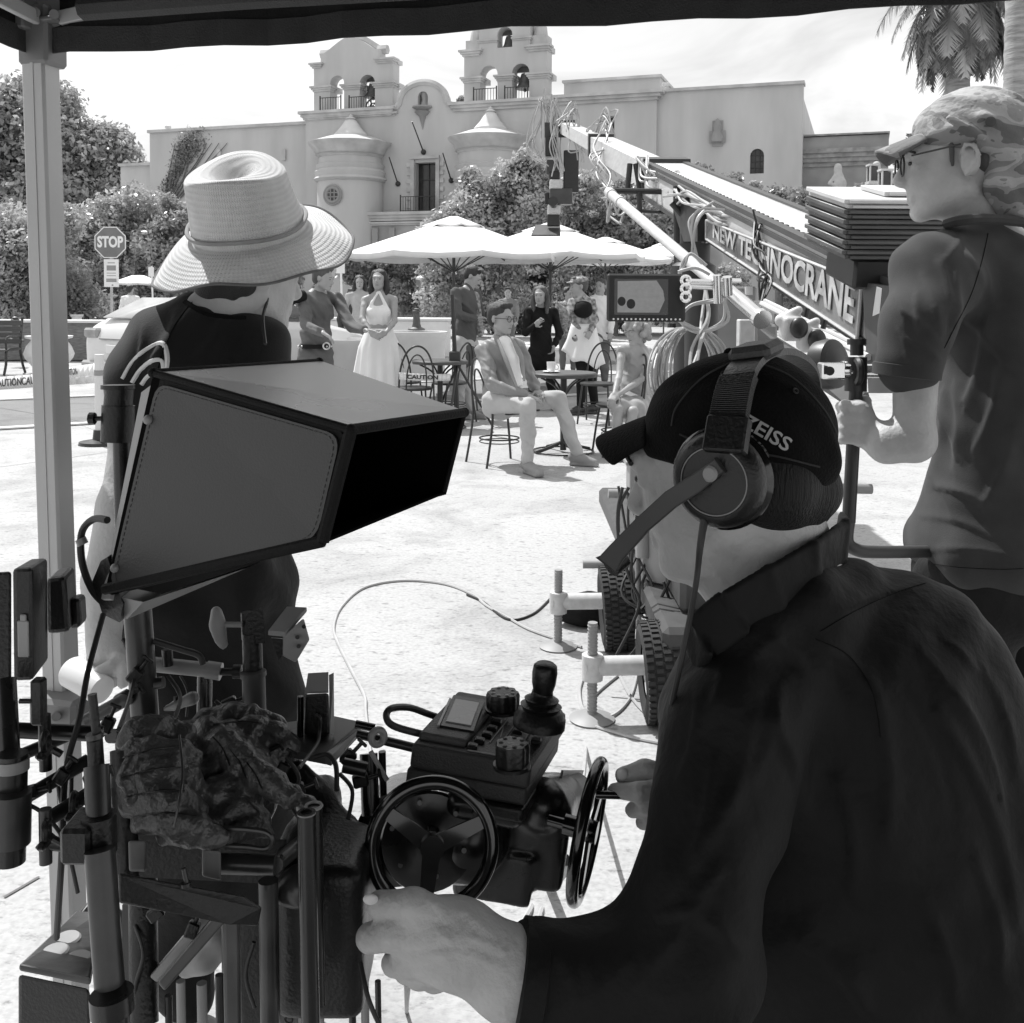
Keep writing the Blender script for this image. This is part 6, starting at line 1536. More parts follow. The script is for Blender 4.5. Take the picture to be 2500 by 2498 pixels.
# ---- on-board monitor
mon = thing('crane_monitor', 'small flat camera monitor on the crane showing a grey picture, row of dots below', 'monitor', tuple(P(1577, 727, 3.3)))
c = P(1577, 727, 3.3); m = MB(); m.box(c, (.126, .014, .077), bev=.006); m.build('housing', MDK, mon)
def emis(key, g, s):
    m = bpy.data.materials.new(key); m.use_nodes = True; t = m.node_tree; b = t.nodes['Principled BSDF']; b.inputs['Base Color'].default_value = (.02, .02, .02, 1)
    n = t.nodes.new('ShaderNodeTexNoise'); n.inputs['Scale'].default_value = 9; r = t.nodes.new('ShaderNodeValToRGB'); r.color_ramp.elements[0].color = (g*.8,)*3+(1,); r.color_ramp.elements[1].color = (g*1.2,)*3+(1,); t.links.new(n.outputs[0], r.inputs[0]); t.links.new(r.outputs[0], b.inputs['Emission Color']); b.inputs['Emission Strength'].default_value = s; b.inputs['Roughness'].default_value = .25
    return m
y_ = c.y-.0150
def fl(name, pts, mat, dy=0.0, par=None, th_=.001):
    m = MB(); m.prism([Vector((c.x+x*.126, y_-dy, c.z+z*.077)) for x, z in pts], Vector((0, th_, 0))); return m.build(name, mat, par or mon, False)
scn = fl('screen', [(-.82, -.72), (.55, -.72), (.55, .78), (-.82, .78)], emis('screen_dark', .018, 1.0))
fl('screen_image', [(-.74, -.62), (.32, -.62), (.46, -.1), (.42, .3), (.25, .72), (-.74, .68)], emis('screen_grey', .11, 1.0), .0015, scn)
m = MB(); m.sph(Vector((c.x-.05, y_-.002, c.z-.02)), (.014, .0012, .016)); m.sph(Vector((c.x-.08, y_-.002, c.z-.012)), (.013, .0012, .015)); m.build('screen_shape', MDK, scn)
m = MB()
for i in range(16): m.cyl(Vector((c.x-.105+.0142*i, y_+.004, c.z-.069)), Vector((c.x-.105+.0142*i, y_-.002, c.z-.069)), .0032, n=10)
m.build('buttons', MWH, mon)
m = MB()
for (u0, v0, u1, v1, r) in ((1668, 688, 1755, 690, .010), (1745, 684, 1808, 686, .008), (1672, 700, 1752, 703, .008), (1750, 672, 1752, 740, .014), (1775, 676, 1777, 720, .016)): m.cyl(P(u0, v0, 3.3), P(u1, v1, 3.32), r, n=12)
for v in (685, 705, 725): m.torus(P(1674, v, 3.27), (0, 1, 0), .014, .006, 16, 6)
m.build('mounting_rod', MCHR, mon)
m = MB(); m.cyl(P(1712, 705, 4.6), P(1712, 1000, 4.6), .075, n=24); m.cyl(P(1640, 790, 4.6), P(1640, 800, 4.6), .02, n=8); m.build('battery_column', MDK, crane)
m = MB(); m.box(P(1780, 800, 5.0), (.11, .1, .2), bev=.01); m.build('gear_box', MGY, crane); m = MB(); m.box(P(1850, 850, 4.2), (.06, .08, .1), bev=.01); m.build('gear_box', MGY, crane)
m = MB(); m.cyl(P(1828, 720, 4.2), P(1828, 700, 4.2), .016, n=12); m.build('connector_block', MLGT, crane); m = MB(); m.box(P(1842, 755, 4.2), (.02, .03, .035), bev=.004); m.build('connector_block', MLGT, crane); m = MB(); m.box(P(1820, 830, 4.0), (.03, .03, .08), bev=.004); m.build('connector_block', MLGT, crane)
s = SDF(.01); c2 = P(1730, 630, 7); s.ell(c2, (.10, .10, .085), k=.02); s.build('round_lamp', MGY, crane)
# ================================================================ FOREGROUND: hooded monitor, cart, wheels
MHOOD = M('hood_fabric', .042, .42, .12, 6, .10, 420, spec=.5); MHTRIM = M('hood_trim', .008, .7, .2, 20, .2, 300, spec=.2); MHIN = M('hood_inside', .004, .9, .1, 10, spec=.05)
MBLKP = M('black_plastic', .008, .36, .2, 30, .15, 250, spec=.45); MPIPE = M('black_pipe', .010, .26, .2, 10, .03, 60, spec=.6); MSCUF = M('scuffed_pipe', .026, .30, .5, 22, .05, 60, spec=.6); MALU = M('brushed_alu', .24, .35, .12, 12, .03, 80, spec=.6)
MDGY = M('cart_grey', .09, .45, .3, 16, .05, 60)
def pc(m, u0, v0, d0, u1, v1, d1, rp, n=18): m.cyl(P(u0, v0, d0), P(u1, v1, d1), rp*d0/2500, rp*d1/2500, n)
def ptube(m, pts, rp, n=10, k=6, closed=False): m.tube([P(*p) for p in pts], rp*pts[0][2]/2500, n, smoothn=k, closed=closed)
A_, B_, C_, D_ = P(373, 917, 1.12), P(856, 1057, .98), P(1133, 1013, 1.20), P(779, 889, 1.36)
E_, F_, G_, H_ = P(256, 1445, 1.10), P(787, 1329, .98), P(1084, 1207, 1.20), P(640, 1330, 1.36)
hood = thing('hooded_monitor', 'large monitor wearing a deep black fabric sunshade hood, in front of the straw hat man', 'monitor', tuple(P(330, 1500, 1.2)))
def quad(name, mat, q, th_, par=hood, smooth=False):
    n = (q[1]-q[0]).cross(q[3]-q[0]).normalized(); m = MB(); m.prism(q, n*th_); return m.build(name, mat, par, smooth)
def inset(q, a, b=None):
    c = sum(q, Vector())/4; return [p.lerp(c, a) for p in q]
ns = (B_-A_).cross(E_-A_).normalized();
if ns.dot(CP-A_) < 0: ns = -ns
def roundq(q, r):
    out_ = []
    for i in range(4):
        p, a, b = q[i], q[i-1], q[(i+1) % 4]; pa = p+(a-p).normalized()*r; pb = p+(b-p).normalized()*r
        for t in np.linspace(0, 1, 5): out_.append(pa.lerp(p, t).lerp(p.lerp(pb, t), t))
    return out_
E2_, A2_ = P(256, 1450, 1.10), A_
m = MB(); m.prism(roundq([A_, B_, F_, E_+(P(341, 1470, 1.09)-E_)*.25], .022), -ns*.004); m.build('side_panel', MHTRIM, hood, False)
m = MB(); iq = [P(389, 936, 1.115), P(838, 1064, .985), P(779, 1316, .985), P(272, 1436, 1.095)]; m.prism([p+ns*.0005 for p in roundq(iq, .018)], ns*.0035); sp_ = m.build('side_cover', MHOOD, hood, False)
nf = (C_-D_).cross(H_-D_).normalized()
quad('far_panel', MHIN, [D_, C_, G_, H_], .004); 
tp = (D_-A_).cross(B_-A_).normalized()
if tp.z < 0: tp = -tp
m = MB(); m.prism([A_+tp*.001, B_+tp*.001, C_+tp*.001, D_+tp*.001], tp*.004); tpn = m.build('top_panel', M('hood_top_painted_sheen', .24, .28, .05, 3, spec=1.0), hood, False)  # base colour lightened to imitate sky sheen on the hood top
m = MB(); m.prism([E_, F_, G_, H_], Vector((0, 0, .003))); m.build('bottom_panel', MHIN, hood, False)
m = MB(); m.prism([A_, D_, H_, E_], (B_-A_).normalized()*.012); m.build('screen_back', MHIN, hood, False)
m = MB(); k = 1/2500
for a, b, r in ((A_, B_, .0042), (B_, C_, .0055), (B_, F_, .0065), (A_, D_, .0045), (C_, G_, .003), (F_, E_, .006), (D_, C_, .002)): m.cyl(a+tp*.003, b+tp*.003, r, n=10)
for a in (A_, B_, C_, D_): m.sph(a+tp*.003, .006, 8, 6)
m.build('edge_binding', MHTRIM, hood)
m = MB(); m.prism([P(345, 958, 1.16), P(372, 938, 1.13), P(268, 1462, 1.10), P(247, 1462, 1.13)], (B_-A_).normalized()*.006); m.build('rear_bezel', MGY, hood, False)
m = MB(); m.prism([P(262, 1452, 1.13), P(350, 1470, 1.11), P(600, 1388, 1.13), P(310, 1512, 1.14), P(258, 1495, 1.14)], Vector((.01, .03, 0))); m.build('monitor_body', MALU, hood, False)  # light grey tone stands in for gloss on the monitor body
m = MB(); m.prism([P(246, 1370, 1.13), P(262, 1360, 1.12), P(300, 1475, 1.12), P(292, 1520, 1.13), P(250, 1500, 1.14), P(225, 1420, 1.14)], (.0, .03, 0)); m.build('mount_bracket', MBLKP, hood, False)
m = MB(); m.sph(P(369, 1026, 1.11)+ns*.004, .0055, 14, 8); m.build('screw_head', MGY, sp_); m = MB(); m.sph(P(288, 1387, 1.095)+ns*.004, .005, 14, 8); m.build('screw_head', MALU, sp_)
iqs = [p+ns*.0042 for p in roundq([iq[i_].lerp(sum(iq, Vector())/4, .035) for i_ in range(4)], .016)]; m = MB()
for i_ in range(len(iqs)):
    a_, b_ = iqs[i_], iqs[(i_+1) % len(iqs)]; n_ = max(1, int((b_-a_).length/.006))
    for k_ in range(n_): m.cyl(a_.lerp(b_, k_/n_), a_.lerp(b_, (k_+.6)/n_), .0005, n=4)
m.build('stitching', M('thread_dark', .055, .8), sp_)
m = MB()
X1 = (C_-D_).normalized(); Y1 = tp.cross(X1)
m = MB(); ptube(m, [(262, 1270, 1.13), (228, 1268, 1.15), (200, 1300, 1.16), (200, 1370, 1.16), (225, 1440, 1.15), (262, 1480, 1.14)], 9); m.build('power_cable', MCBD, hood)
m = MB(); pc(m, 196, 1315, 1.155, 203, 1330, 1.155, 13); m.build('cable_tie', MALU, hood)
# ---- stand of the monitor
cart = thing('operator_cart', 'black pipe cart with clamps, arms and posts in the lower left foreground', 'equipment cart', tuple(P(420, 2480, 1.0)*1.0))
m = MB(); pc(m, 336, 1490, 1.2, 360, 1835, 1.2, 33, 28); m.build('monitor_post', MSCUF, cart)
m = MB(); pc(m, 292, 948, 1.45, 288, 992, 1.45, 34, 24); m.build('clamp_cap', MBLKP, cart)
m = MB(); pc(m, 289, 990, 1.45, 286, 1078, 1.45, 39, 24); pc(m, 288, 940, 1.45, 288, 950, 1.45, 40, 24); m.build('clamp_body', MBLKP, cart)
m = MB(); pc(m, 225, 1022, 1.44, 252, 1022, 1.44, 6); pc(m, 218, 1022, 1.44, 232, 1022, 1.44, 15, 8); m.build('clamp_knob', MBLKP, cart)
m = MB(); pc(m, 300, 1075, 1.5, 310, 1500, 1.45, 24, 20); m.build('rear_post', MPIPE, cart)
def box4(name, mat, q, dv, par, bev=None):
    m = MB(); m.prism([P(*p) for p in q], dv); o = m.build(name, mat, par, False)
    if bev: md = o.modifiers.new('b', 'BEVEL'); md.width = bev; md.segments = 2; md.limit_method = 'ANGLE'
    return o
# wireless boxes at the far left
tx = thing('wireless_receiver', 'tall black wireless receiver box at the left edge with two pale marks', 'receiver', tuple(P(70, 1660, 1.0)))
box4('housing', MBLKP, [(30, 1388, 1.0), (80, 1385, 1.0), (82, 1662, 1.0), (33, 1664, 1.0)], P(118, 1362, 1.1)-P(82, 1385, 1.0), tx, .004)
box4('side_plate', MBLKP, [(-60, 1400, 1.05), (28, 1395, 1.05), (28, 1700, 1.02), (-60, 1700, 1.02)], ray(0, 1400)*.05, tx, .003)
m = MB(); m.box(P(57, 1515, .998), (.003, .001, .006), bev=.0009); m.box(P(57, 1560, .998), (.0055, .001, .018), bev=.0009); m.build('indicator', MALU, tx, False)
box4('battery_plate', MBLKP, [(112, 1412, 1.12), (160, 1405, 1.12), (170, 1545, 1.12), (114, 1550, 1.12)], P(182, 1382, 1.2)-P(160, 1405, 1.12), tx, .005)
box4('battery', MBLKP, [(165, 1462, 1.15), (196, 1458, 1.15), (200, 1530, 1.15), (170, 1540, 1.15)], P(209, 1448, 1.22)-P(196, 1458, 1.15), tx, .005)
# thick rod on the far left
for (nm, mt, L_) in (('short_post', MPIPE, [(30, 1840, .92, 24, 2105, .92, 36, 28)]), ('post_sleeve', MSCUF, [(30, 1935, .91, 28, 2060, .91, 44, 28)]), ('upper_post', MPIPE, [(12, 1660, .98, 22, 1850, .95, 26, 22)]), ('post_collar', MALU, [(30, 1852, .92, 30, 1880, .92, 39, 28)]),
    ('cross_bar', MPIPE, [(10, 1782, 1.0, 250, 1792, 1.02, 19, 20)]), ('cross_bar', MPIPE, [(270, 1797, 1.1, 345, 1800, 1.15, 17, 20)]), ('brace_tube', MSCUF, [(60, 1948, .95, 214, 1858, 1.0, 17, 20)]), ('brace_tube', MSCUF, [(118, 2000, .93, 222, 1935, .97, 18, 20)]), ('brace_tube', MALU, [(190, 1772, 1.06, 320, 1700, 1.2, 17, 20)]), ('brace_tube', MPIPE, [(35, 1850, 1.0, 180, 1790, 1.03, 15, 20)]),
    ('stub_tube', MSCUF, [(110, 1975, .9, 112, 2108, .9, 15, 18)]), ('stub_tube', MPIPE, [(108, 1745, .98, 112, 1880, .98, 15, 18)]), ('stub_tube', MSCUF, [(112, 2060, .9, 215, 2070, .92, 15, 18)]),
    ('spigot', MBLKP, [(225, 1695, .9, 238, 1810, .9, 11, 18), (231, 1805, .9, 236, 1880, .9, 19, 18)]),
    ('spigot_collar', MSCUF, [(231, 1790, .9, 233, 1802, .9, 22, 18)])):
    m = MB()
    for q in L_: pc(m, *q)
    m.build(nm, mt, cart)
for (u, v, d) in ((110, 1812, .96), (112, 2030, .89), (205, 2060, .9), (180, 1960, .93)):
    m = MB(); m.torus(P(u, v, d), (1, .2, 0), 21*d/2500, 8*d/2500, 18, 8); m.box(P(u, v+26, d), (14*d/2500, .012, 10*d/2500), bev=.003); pc(m, u+18, v+18, d-.02, u+40, v+30, d-.02, 9, 10); m.build('pipe_clamp', MBLKP, cart)
m = MB(); pc(m, 48, 1712, .97, 92, 1712, .97, 6); m.box(P(95, 1712, .97), (.006, .006, .022), bev=.002); m.build('wing_knob', MBLKP, cart)
for (u, v, d, a_) in ((225, 1900, .9, .3), (262, 1770, 1.05, 1.2), (300, 1705, 1.18, .5), (330, 1650, 1.18, .9), (70, 1935, .95, .2), (150, 1895, .97, 1.0), (640, 1840, 1.08, .4), (690, 1880, 1.05, 1.1), (725, 1930, 1.05, .3), (850, 1850, 1.12, .8), (880, 1905, 1.12, .2), (700, 2080, .98, .6), (640, 2110, .93, .1), (505, 1760, 1.2, .9), (560, 1720, 1.25, .4), (380, 2230, 1.0, .6), (470, 2270, 1.0, 1.2)):
    sc_ = d/2500; X_ = Vector((math.cos(a_), .2, math.sin(a_))).normalized(); c_ = P(u, v, d); Y_ = X_.cross(Vector((0, 1, 0))).normalized(); Z_ = X_.cross(Y_)
    m = MB(); m.box(c_, (19*sc_, 15*sc_, 12*sc_), X=X_, Y=Y_, Z=Z_, bev=4*sc_); m.cyl(c_-Z_*12*sc_, c_-Z_*26*sc_, 9*sc_, n=12); m.cyl(c_+X_*16*sc_, c_+X_*44*sc_, 5*sc_, n=10); m.box(c_+X_*48*sc_, (4*sc_, 15*sc_, 4*sc_), X=X_, Y=Y_, Z=Z_, bev=2*sc_)
    cl_ = m.build('rod_clamp', MSCUF if int(u) % 2 else MBLKP, cart); m = MB(); m.cyl(c_-Z_*26*sc_, c_-Z_*27.5*sc_, 5*sc_, n=6); m.build('bolt_head', MALU, cl_)
for pts in ([(300, 1560, 1.2), (330, 1620, 1.19), (318, 1700, 1.15), (290, 1780, 1.05)], [(410, 1650, 1.2), (440, 1700, 1.18), (425, 1760, 1.12)], [(700, 1850, 1.05), (730, 1900, 1.02), (710, 1960, 1.0), (740, 2010, .98)], [(830, 1890, 1.08), (860, 1930, 1.06), (850, 2000, 1.04)], [(60, 1960, .92), (110, 1990, .92), (160, 2060, .92), (190, 2180, .92)], [(330, 2260, 1.02), (350, 2330, 1.0), (330, 2420, 1.0), (360, 2500, 1.0)], [(620, 2300, .98), (600, 2380, .98), (622, 2460, .98)]):
    m = MB(); ptube(m, pts, 5); m.build('thin_cable', MCBD, cart)
# main near-left upright
m = MB(); pc(m, 236, 1870, .86, 246, 2130, .83, 30, 30); m.build('upright', MPIPE, cart)
m = MB(); pc(m, 243, 2075, .82, 272, 2460, .80, 36, 32); m.build('upright', MSCUF, cart)
m = MB(); pc(m, 272, 2425, .79, 275, 2470, .79, 52, 32); m.build('upright_collar', MPIPE, cart)
m = MB(); pc(m, 275, 2465, .80, 280, 2700, .80, 40, 28); m.build('upright', MPIPE, cart)
m = MB(); pc(m, 240, 1990, .84, 242, 2080, .84, 42, 28); m.box(P(205, 2040, .84), (.012, .02, .015), bev=.003); m.build('upright_joint', MBLKP, cart)
m = MB(); pc(m, 300, 1830, .95, 310, 2180, .92, 30, 24); pc(m, 345, 1800, 1.1, 352, 2500, 1.0, 34, 24); m.build('upright', MBLKP, cart)
# tray, plates, bars
box4('shelf_plate', MBLKP, [(288, 2132, .86), (598, 2190, .88), (640, 2215, .89), (630, 2262, .89), (560, 2255, .88), (290, 2205, .86)], ray(400, 2100)*.02, cart, .002)
box4('back_plate', MBLKP, [(300, 2030, .98), (700, 2050, 1.0), (700, 2160, 1.0), (300, 2140, .98)], ray(400, 2100)*.01, cart)
box4('shelf_bracket', MDGY, [(313, 2052, .9), (357, 2052, .9), (357, 2128, .9), (315, 2128, .9)], ray(400, 2100)*.01, cart, .002)
box4('shelf_bracket', MDGY, [(494, 2073, .9), (540, 2078, .9), (540, 2150, .9), (494, 2140, .9)], ray(400, 2100)*.01, cart, .002)
m = MB(); pc(m, 448, 2120, .87, 456, 2155, .87, 6, 10); pc(m, 453, 2155, .87, 454, 2163, .87, 13, 12); m.build('thumb_bolt', MSCUF, cart)
m = MB(); ptube(m, [(545, 2023, .92), (600, 2025, .92), (650, 2033, .92), (664, 2052, .92), (650, 2072, .92), (600, 2068, .92), (550, 2066, .92)], 7); m.build('hook_handle', MSCUF, cart)
m = MB(); pc(m, 500, 2108, .93, 672, 2112, .93, 24, 18); pc(m, 672, 2112, .93, 735, 2060, 1.0, 20, 18); m.build('cross_bar', MSCUF, cart)
box4('diagonal_strut', MDGY, [(385, 2400, .95), (402, 2420, .95), (556, 2245, .98), (540, 2222, .98)], ray(400, 2100)*.02, cart, .002)
box4('diagonal_strut', MALU, [(365, 2385, 1.0), (383, 2400, 1.0), (530, 2225, 1.02), (500, 2225, 1.02)], ray(400, 2100)*.02, cart, .002)
box4('inner_post', MDG, [(298, 2210, 1.1), (345, 2212, 1.1), (350, 2520, 1.1), (300, 2520, 1.1)], ray(400, 2100)*.05, cart)
box4('inner_post', MDGY, [(545, 2250, 1.02), (585, 2250, 1.02), (588, 2540, 1.02), (548, 2540, 1.02)], ray(400, 2100)*.04, cart, .003)
box4('inner_post', MBLKP, [(586, 2230, 1.0), (640, 2230, 1.0), (640, 2540, 1.0), (590, 2540, 1.0)], ray(400, 2100)*.05, cart, .003)
m = MB(); pc(m, 655, 2150, .94, 660, 2560, .94, 24, 24); m.build('upright', MSCUF, cart)
m = MB(); pc(m, 748, 1988, .90, 760, 2560, .90, 23, 28); m.lathe([(14*.9/2500, 0), (14*.9/2500, .002), (23*.9/2500, .002)], P(748, 1988, .90), (0, 0, 1), n=20, close=False); m.build('upright', MPIPE, cart)
m = MB(); pc(m, 766, 1970, .94, 775, 2450, .94, 21, 28); m.build('upright', MPIPE, cart)
m = MB()
for (u, v, d) in ((748, 1986, .9), (766, 1968, .94)): m.torus(P(u, v, d), (0, 0, 1), 19*d/2500, 4*d/2500, 24, 6)
m.build('pipe_rim', MALU, cart)
for (u0, u1, v0, v1, d, mt) in ((525, 545, 2380, 2560, 1.0, MSCUF), (480, 505, 2400, 2560, .98, MGY), (430, 452, 2395, 2560, .95, MGY), (402, 420, 2430, 2560, 1.0, MBLKP), (850, 868, 2390, 2560, 1.1, MPIPE), (880, 900, 2390, 2560, 1.1, MGY), (915, 930, 2395, 2560, 1.1, MPIPE), (775, 790, 2400, 2560, 1.0, MALU)):
    m = MB(); pc(m, (u0+u1)/2, v0, d, (u0+u1)/2+3, v1, d, (u1-u0)/2, 16); m.build('lower_post', mt, cart)
# dark gear mass under the wheels
s = SDF(.006); s.box(P(800, 2240, 1.02), (.042, .05, .075), .012, k=.02); s.box(P(770, 2120, 1.05), (.04, .05, .03), .01, k=.02); s.cap(P(700, 2150, 1.0), P(860, 2080, 1.06), .018, k=.02); s.cap(P(725, 1890, 1.1), P(810, 2020, 1.08), .015, .02, k=.02); s.ell(P(790, 1960, 1.12), (.02, .03, .03), k=.02); s.ell(P(860, 2160, 1.1), (.035, .04, .05), k=.02); s.build('gear_mount', MBLKP, cart)
s = SDF(.005); s.chain([P(690, 2175, .96), P(730, 2165, .96), P(790, 2190, .97)], [.012, .018, .008], .01); s.build('lever', MSCUF, cart)
# perforated cheese plate with numbers at the bottom
box4('cheese_plate', MDGY, [(683, 2290, 1.02), (728, 2290, 1.02), (728, 2540, 1.02), (683, 2540, 1.02)], ray(700, 2400)*.006, cart, .001)
m = MB()
for i, v in enumerate((2330, 2372, 2425, 2455, 2490)):
    m.torus(P(705, v, 1.015), (0, 1, 0), (9+3*(i % 2))/2500, 3/2500, 14, 6)
m.build('plate_hole', MBLKP, cart)
m = MB(); ptube(m, [(790, 2400, .98), (800, 2430, .98), (845, 2400, .99), (850, 2370, 1.0)], 4); m.build('thin_cable', MCBL, cart)
m = MB(); ptube(m, [(880, 2350, .97), (900, 2440, .95), (930, 2510, .95)], 6); m.build('thin_cable', MCBD, cart)
m = MB(); ptube(m, [(252, 1500, 1.1), (215, 1640, 1.05), (195, 1750, 1.0), (160, 1890, .98), (150, 2100, .95), (138, 2290, 1.0)], 7); m.build('hanging_cable', MCBD, cart)
m = MB(); ptube(m, [(140, 1905, .98), (150, 1960, .98), (170, 1990, .98), (175, 1890, .99)], 5); m.build('hanging_cable', MCBD, cart)
# arms in the middle: rods, T handle clamp
m = MB(); pc(m, 374, 1622, 1.25, 510, 1636, 1.25, 18, 20); pc(m, 505, 1635, 1.25, 540, 1640, 1.25, 21, 20); m.build('support_rod', MALU, cart)
m = MB(); pc(m, 538, 1640, 1.25, 575, 1640, 1.25, 9, 14); pc(m, 570, 1640, 1.25, 590, 1640, 1.25, 17, 14); m.build('rod_joint', MBLKP, cart); m = MB(); pc(m, 408, 1585, 1.24, 410, 1625, 1.24, 13, 14); m.build('rod_joint', MBLKP, cart)
m = MB(); pc(m, 615, 1545, 1.25, 618, 1640, 1.25, 24, 22); m.prism([P(600, 1500, 1.24), P(642, 1482, 1.24), P(648, 1570, 1.24), P(602, 1572, 1.24)], ray(600, 1500)*.04); pc(m, 604, 1495, 1.25, 606, 1560, 1.25, 16, 16); m.build('head_clamp', MBLKP, cart)
m = MB(); pc(m, 619, 1640, 1.25, 622, 1760, 1.25, 28, 24); pc(m, 618, 1640, 1.24, 619, 1652, 1.24, 31, 24); m.build('clamp_post', MDG, cart)
m = MB(); pc(m, 545, 1525, 1.24, 592, 1525, 1.24, 7, 12); m.build('handle_screw', MALU, cart)
s = SDF(.003); s.chain([P(527, 1492, 1.24), P(530, 1525, 1.24), P(545, 1574, 1.24)], [.0062, .0088, .0062], .006); s.ell(P(533, 1530, 1.24), (.006, .010, .020), k=.006); s.build('t_handle', MGY, cart)
m = MB(); pc(m, 500, 1640, 1.27, 498, 1800, 1.25, 18, 18); pc(m, 430, 1700, 1.2, 432, 1800, 1.2, 6, 12); m.build('support_rod', MPIPE, cart)
m = MB(); ptube(m, [(375, 1565, 1.2), (440, 1585, 1.2), (485, 1600, 1.2), (495, 1622, 1.2)], 8); m.build('thin_cable', MCBD, cart); m = MB(); ptube(m, [(440, 1650, 1.25), (458, 1690, 1.25), (455, 1750, 1.25)], 3); m.build('thin_cable', MCBD, cart)
s = SDF(.003); s.chain([P(405, 1730, 1.2), P(430, 1722, 1.2), P(470, 1705, 1.2)], [.004, .005, .0085], .006); s.build('wing_knob', MALU, cart)
m = MB(); pc(m, 375, 1670, 1.2, 400, 1665, 1.2, 14, 16); m.build('rod_joint', MSCUF, cart); m = MB(); pc(m, 452, 1760, 1.18, 452, 1785, 1.18, 14, 16); m.sph(P(466, 1778, 1.18), 10/2500*1.18, 12, 8); m.build('rod_joint', MSCUF, cart)
# two radio boxes
rb = thing('radio_box', 'grey metal box with round sockets tilted above the jacket', 'transmitter', tuple(P(710, 1600, 1.2)))
box4('housing', MGY, [(690, 1555, 1.2), (742, 1510, 1.2), (756, 1562, 1.2), (722, 1618, 1.2), (688, 1600, 1.2)], ray(700, 1500)*.05, rb, .002)
box4('top_plate', MGY, [(654, 1552, 1.2), (700, 1492, 1.23), (750, 1494, 1.23), (697, 1556, 1.2)], Vector((0, 0, .006)), rb, .001)
box4('front_plate', MBLKP, [(662, 1558, 1.2), (690, 1560, 1.2), (690, 1600, 1.2), (680, 1612, 1.2)], ray(700, 1500)*.03, rb)
m = MB()
for (u, v) in ((742, 1530), (726, 1556), (729, 1578)): m.cyl(P(u, v, 1.2), P(u, v, 1.192), 5/2500*1.2, n=12)
m.build('socket', MBLKP, rb)
rb = thing('battery_box', 'upright black battery box with pale label on top, right of the jacket', 'battery', tuple(P(776, 1790, 1.15)))
box4('housing', MBLKP, [(744, 1695, 1.15), (803, 1692, 1.15), (806, 1795, 1.15), (742, 1795, 1.15)], ray(780, 1700)*.05, rb, .003)
box4('top_label', MALU, [(745, 1694, 1.16), (752, 1650, 1.18), (802, 1647, 1.18), (802, 1692, 1.16)], Vector((0, 0, .003)), rb)
box4('side_plate', MGY, [(803, 1648, 1.18), (815, 1642, 1.18), (816, 1796, 1.16), (805, 1790, 1.15)], ray(800, 1700)*.01, rb)
m = MB(); ptube(m, [(772, 1745, 1.145), (782, 1755, 1.14), (780, 1790, 1.14), (772, 1820, 1.1), (730, 1875, 1.0)], 4); m.build('thin_cable', MCBD, rb)
m = MB(); pc(m, 733, 1700, 1.17, 733, 1810, 1.17, 8, 12); m.build('side_rod', MPIPE, rb)
# tray under the boxes
box4('tray', MDG, [(817, 1748, 1.25), (882, 1762, 1.22), (796, 1850, 1.1), (700, 1830, 1.1), (620, 1812, 1.15), (680, 1765, 1.2)], Vector((0, 0, -.008)), cart, .001)
box4('tray_edge', MDGY, [(882, 1762, 1.22), (880, 1775, 1.22), (808, 1848, 1.1), (790, 1842, 1.1)], Vector((0, 0, -.01)), cart)
m = MB(); ptube(m, [(765, 1850, 1.08), (800, 1842, 1.08), (820, 1870, 1.07), (822, 1930, 1.05)], 6); m.build('thin_cable', MCBD, cart)
m = MB(); pc(m, 868, 1768, 1.18, 915, 1778, 1.18, 10, 16); m.build('support_rod', MPIPE, cart)
m = MB(); pc(m, 872, 1792, 1.16, 1060, 1838, 1.15, 11, 16); m.build('support_rod', MSCUF, cart)
m = MB(); m.torus(P(922, 1800, 1.14), (.6, -1, .2), 17/2500*1.14, 9/2500*1.14, 22, 10); m.build('ring_clip', MALU, cart)
m = MB(); pc(m, 900, 1840, 1.16, 905, 1990, 1.14, 22, 18); pc(m, 933, 1835, 1.16, 936, 1950, 1.16, 9, 14); pc(m, 838, 1868, 1.1, 895, 1880, 1.1, 18, 16); m.build('upright', MPIPE, cart)
m = MB(); ptube(m, [(905, 1835, 1.13), (925, 1870, 1.13), (945, 1905, 1.13)], 6); m.build('thin_cable', MCBL, cart)
m = MB(); ptube(m, [(1110, 1765, 1.24), (1050, 1745, 1.2), (1000, 1728, 1.18), (955, 1730, 1.16), (943, 1750, 1.15), (960, 1772, 1.14), (1020, 1790, 1.14), (1075, 1800, 1.15)], 8); m.build('looped_cable', MSCUF, cart)
m = MB(); pc(m, 835, 2040, 1.05, 848, 2075, 1.05, 16, 16); m.build('pale_connector', MALU, cart)
# lower left case with sockets
bx = thing('socket_case', 'black case with round sockets on its sloping lid, bottom left corner', 'power box', tuple(P(130, 2500, 1.15)))
box4('case_front', MBLKP, [(45, 2378, 1.1), (220, 2415, 1.08), (222, 2620, 1.08), (45, 2600, 1.1)], ray(100, 2400)*.22, bx, .004)
box4('case_lid', MSCUF, [(45, 2372, 1.1), (222, 2408, 1.08), (250, 2240, 1.3), (186, 2238, 1.32)], Vector((0, 0, .008)), bx, .003)
m = MB()
for (u, v, d) in ((165, 2318, 1.19), (135, 2350, 1.15), (190, 2368, 1.14)): m.lathe([(0, 0), (.013, 0), (.015, .004), (.013, .006), (0, .006)], P(u, v, d)+Vector((0, 0, .009)), n=20)
m.build('socket', MALU, bx)
box4('rear_case', MDG, [(186, 2236, 1.33), (220, 2195, 1.36), (300, 2220, 1.36), (300, 2420, 1.33), (190, 2300, 1.33)], ray(100, 2400)*.1, bx, .004)
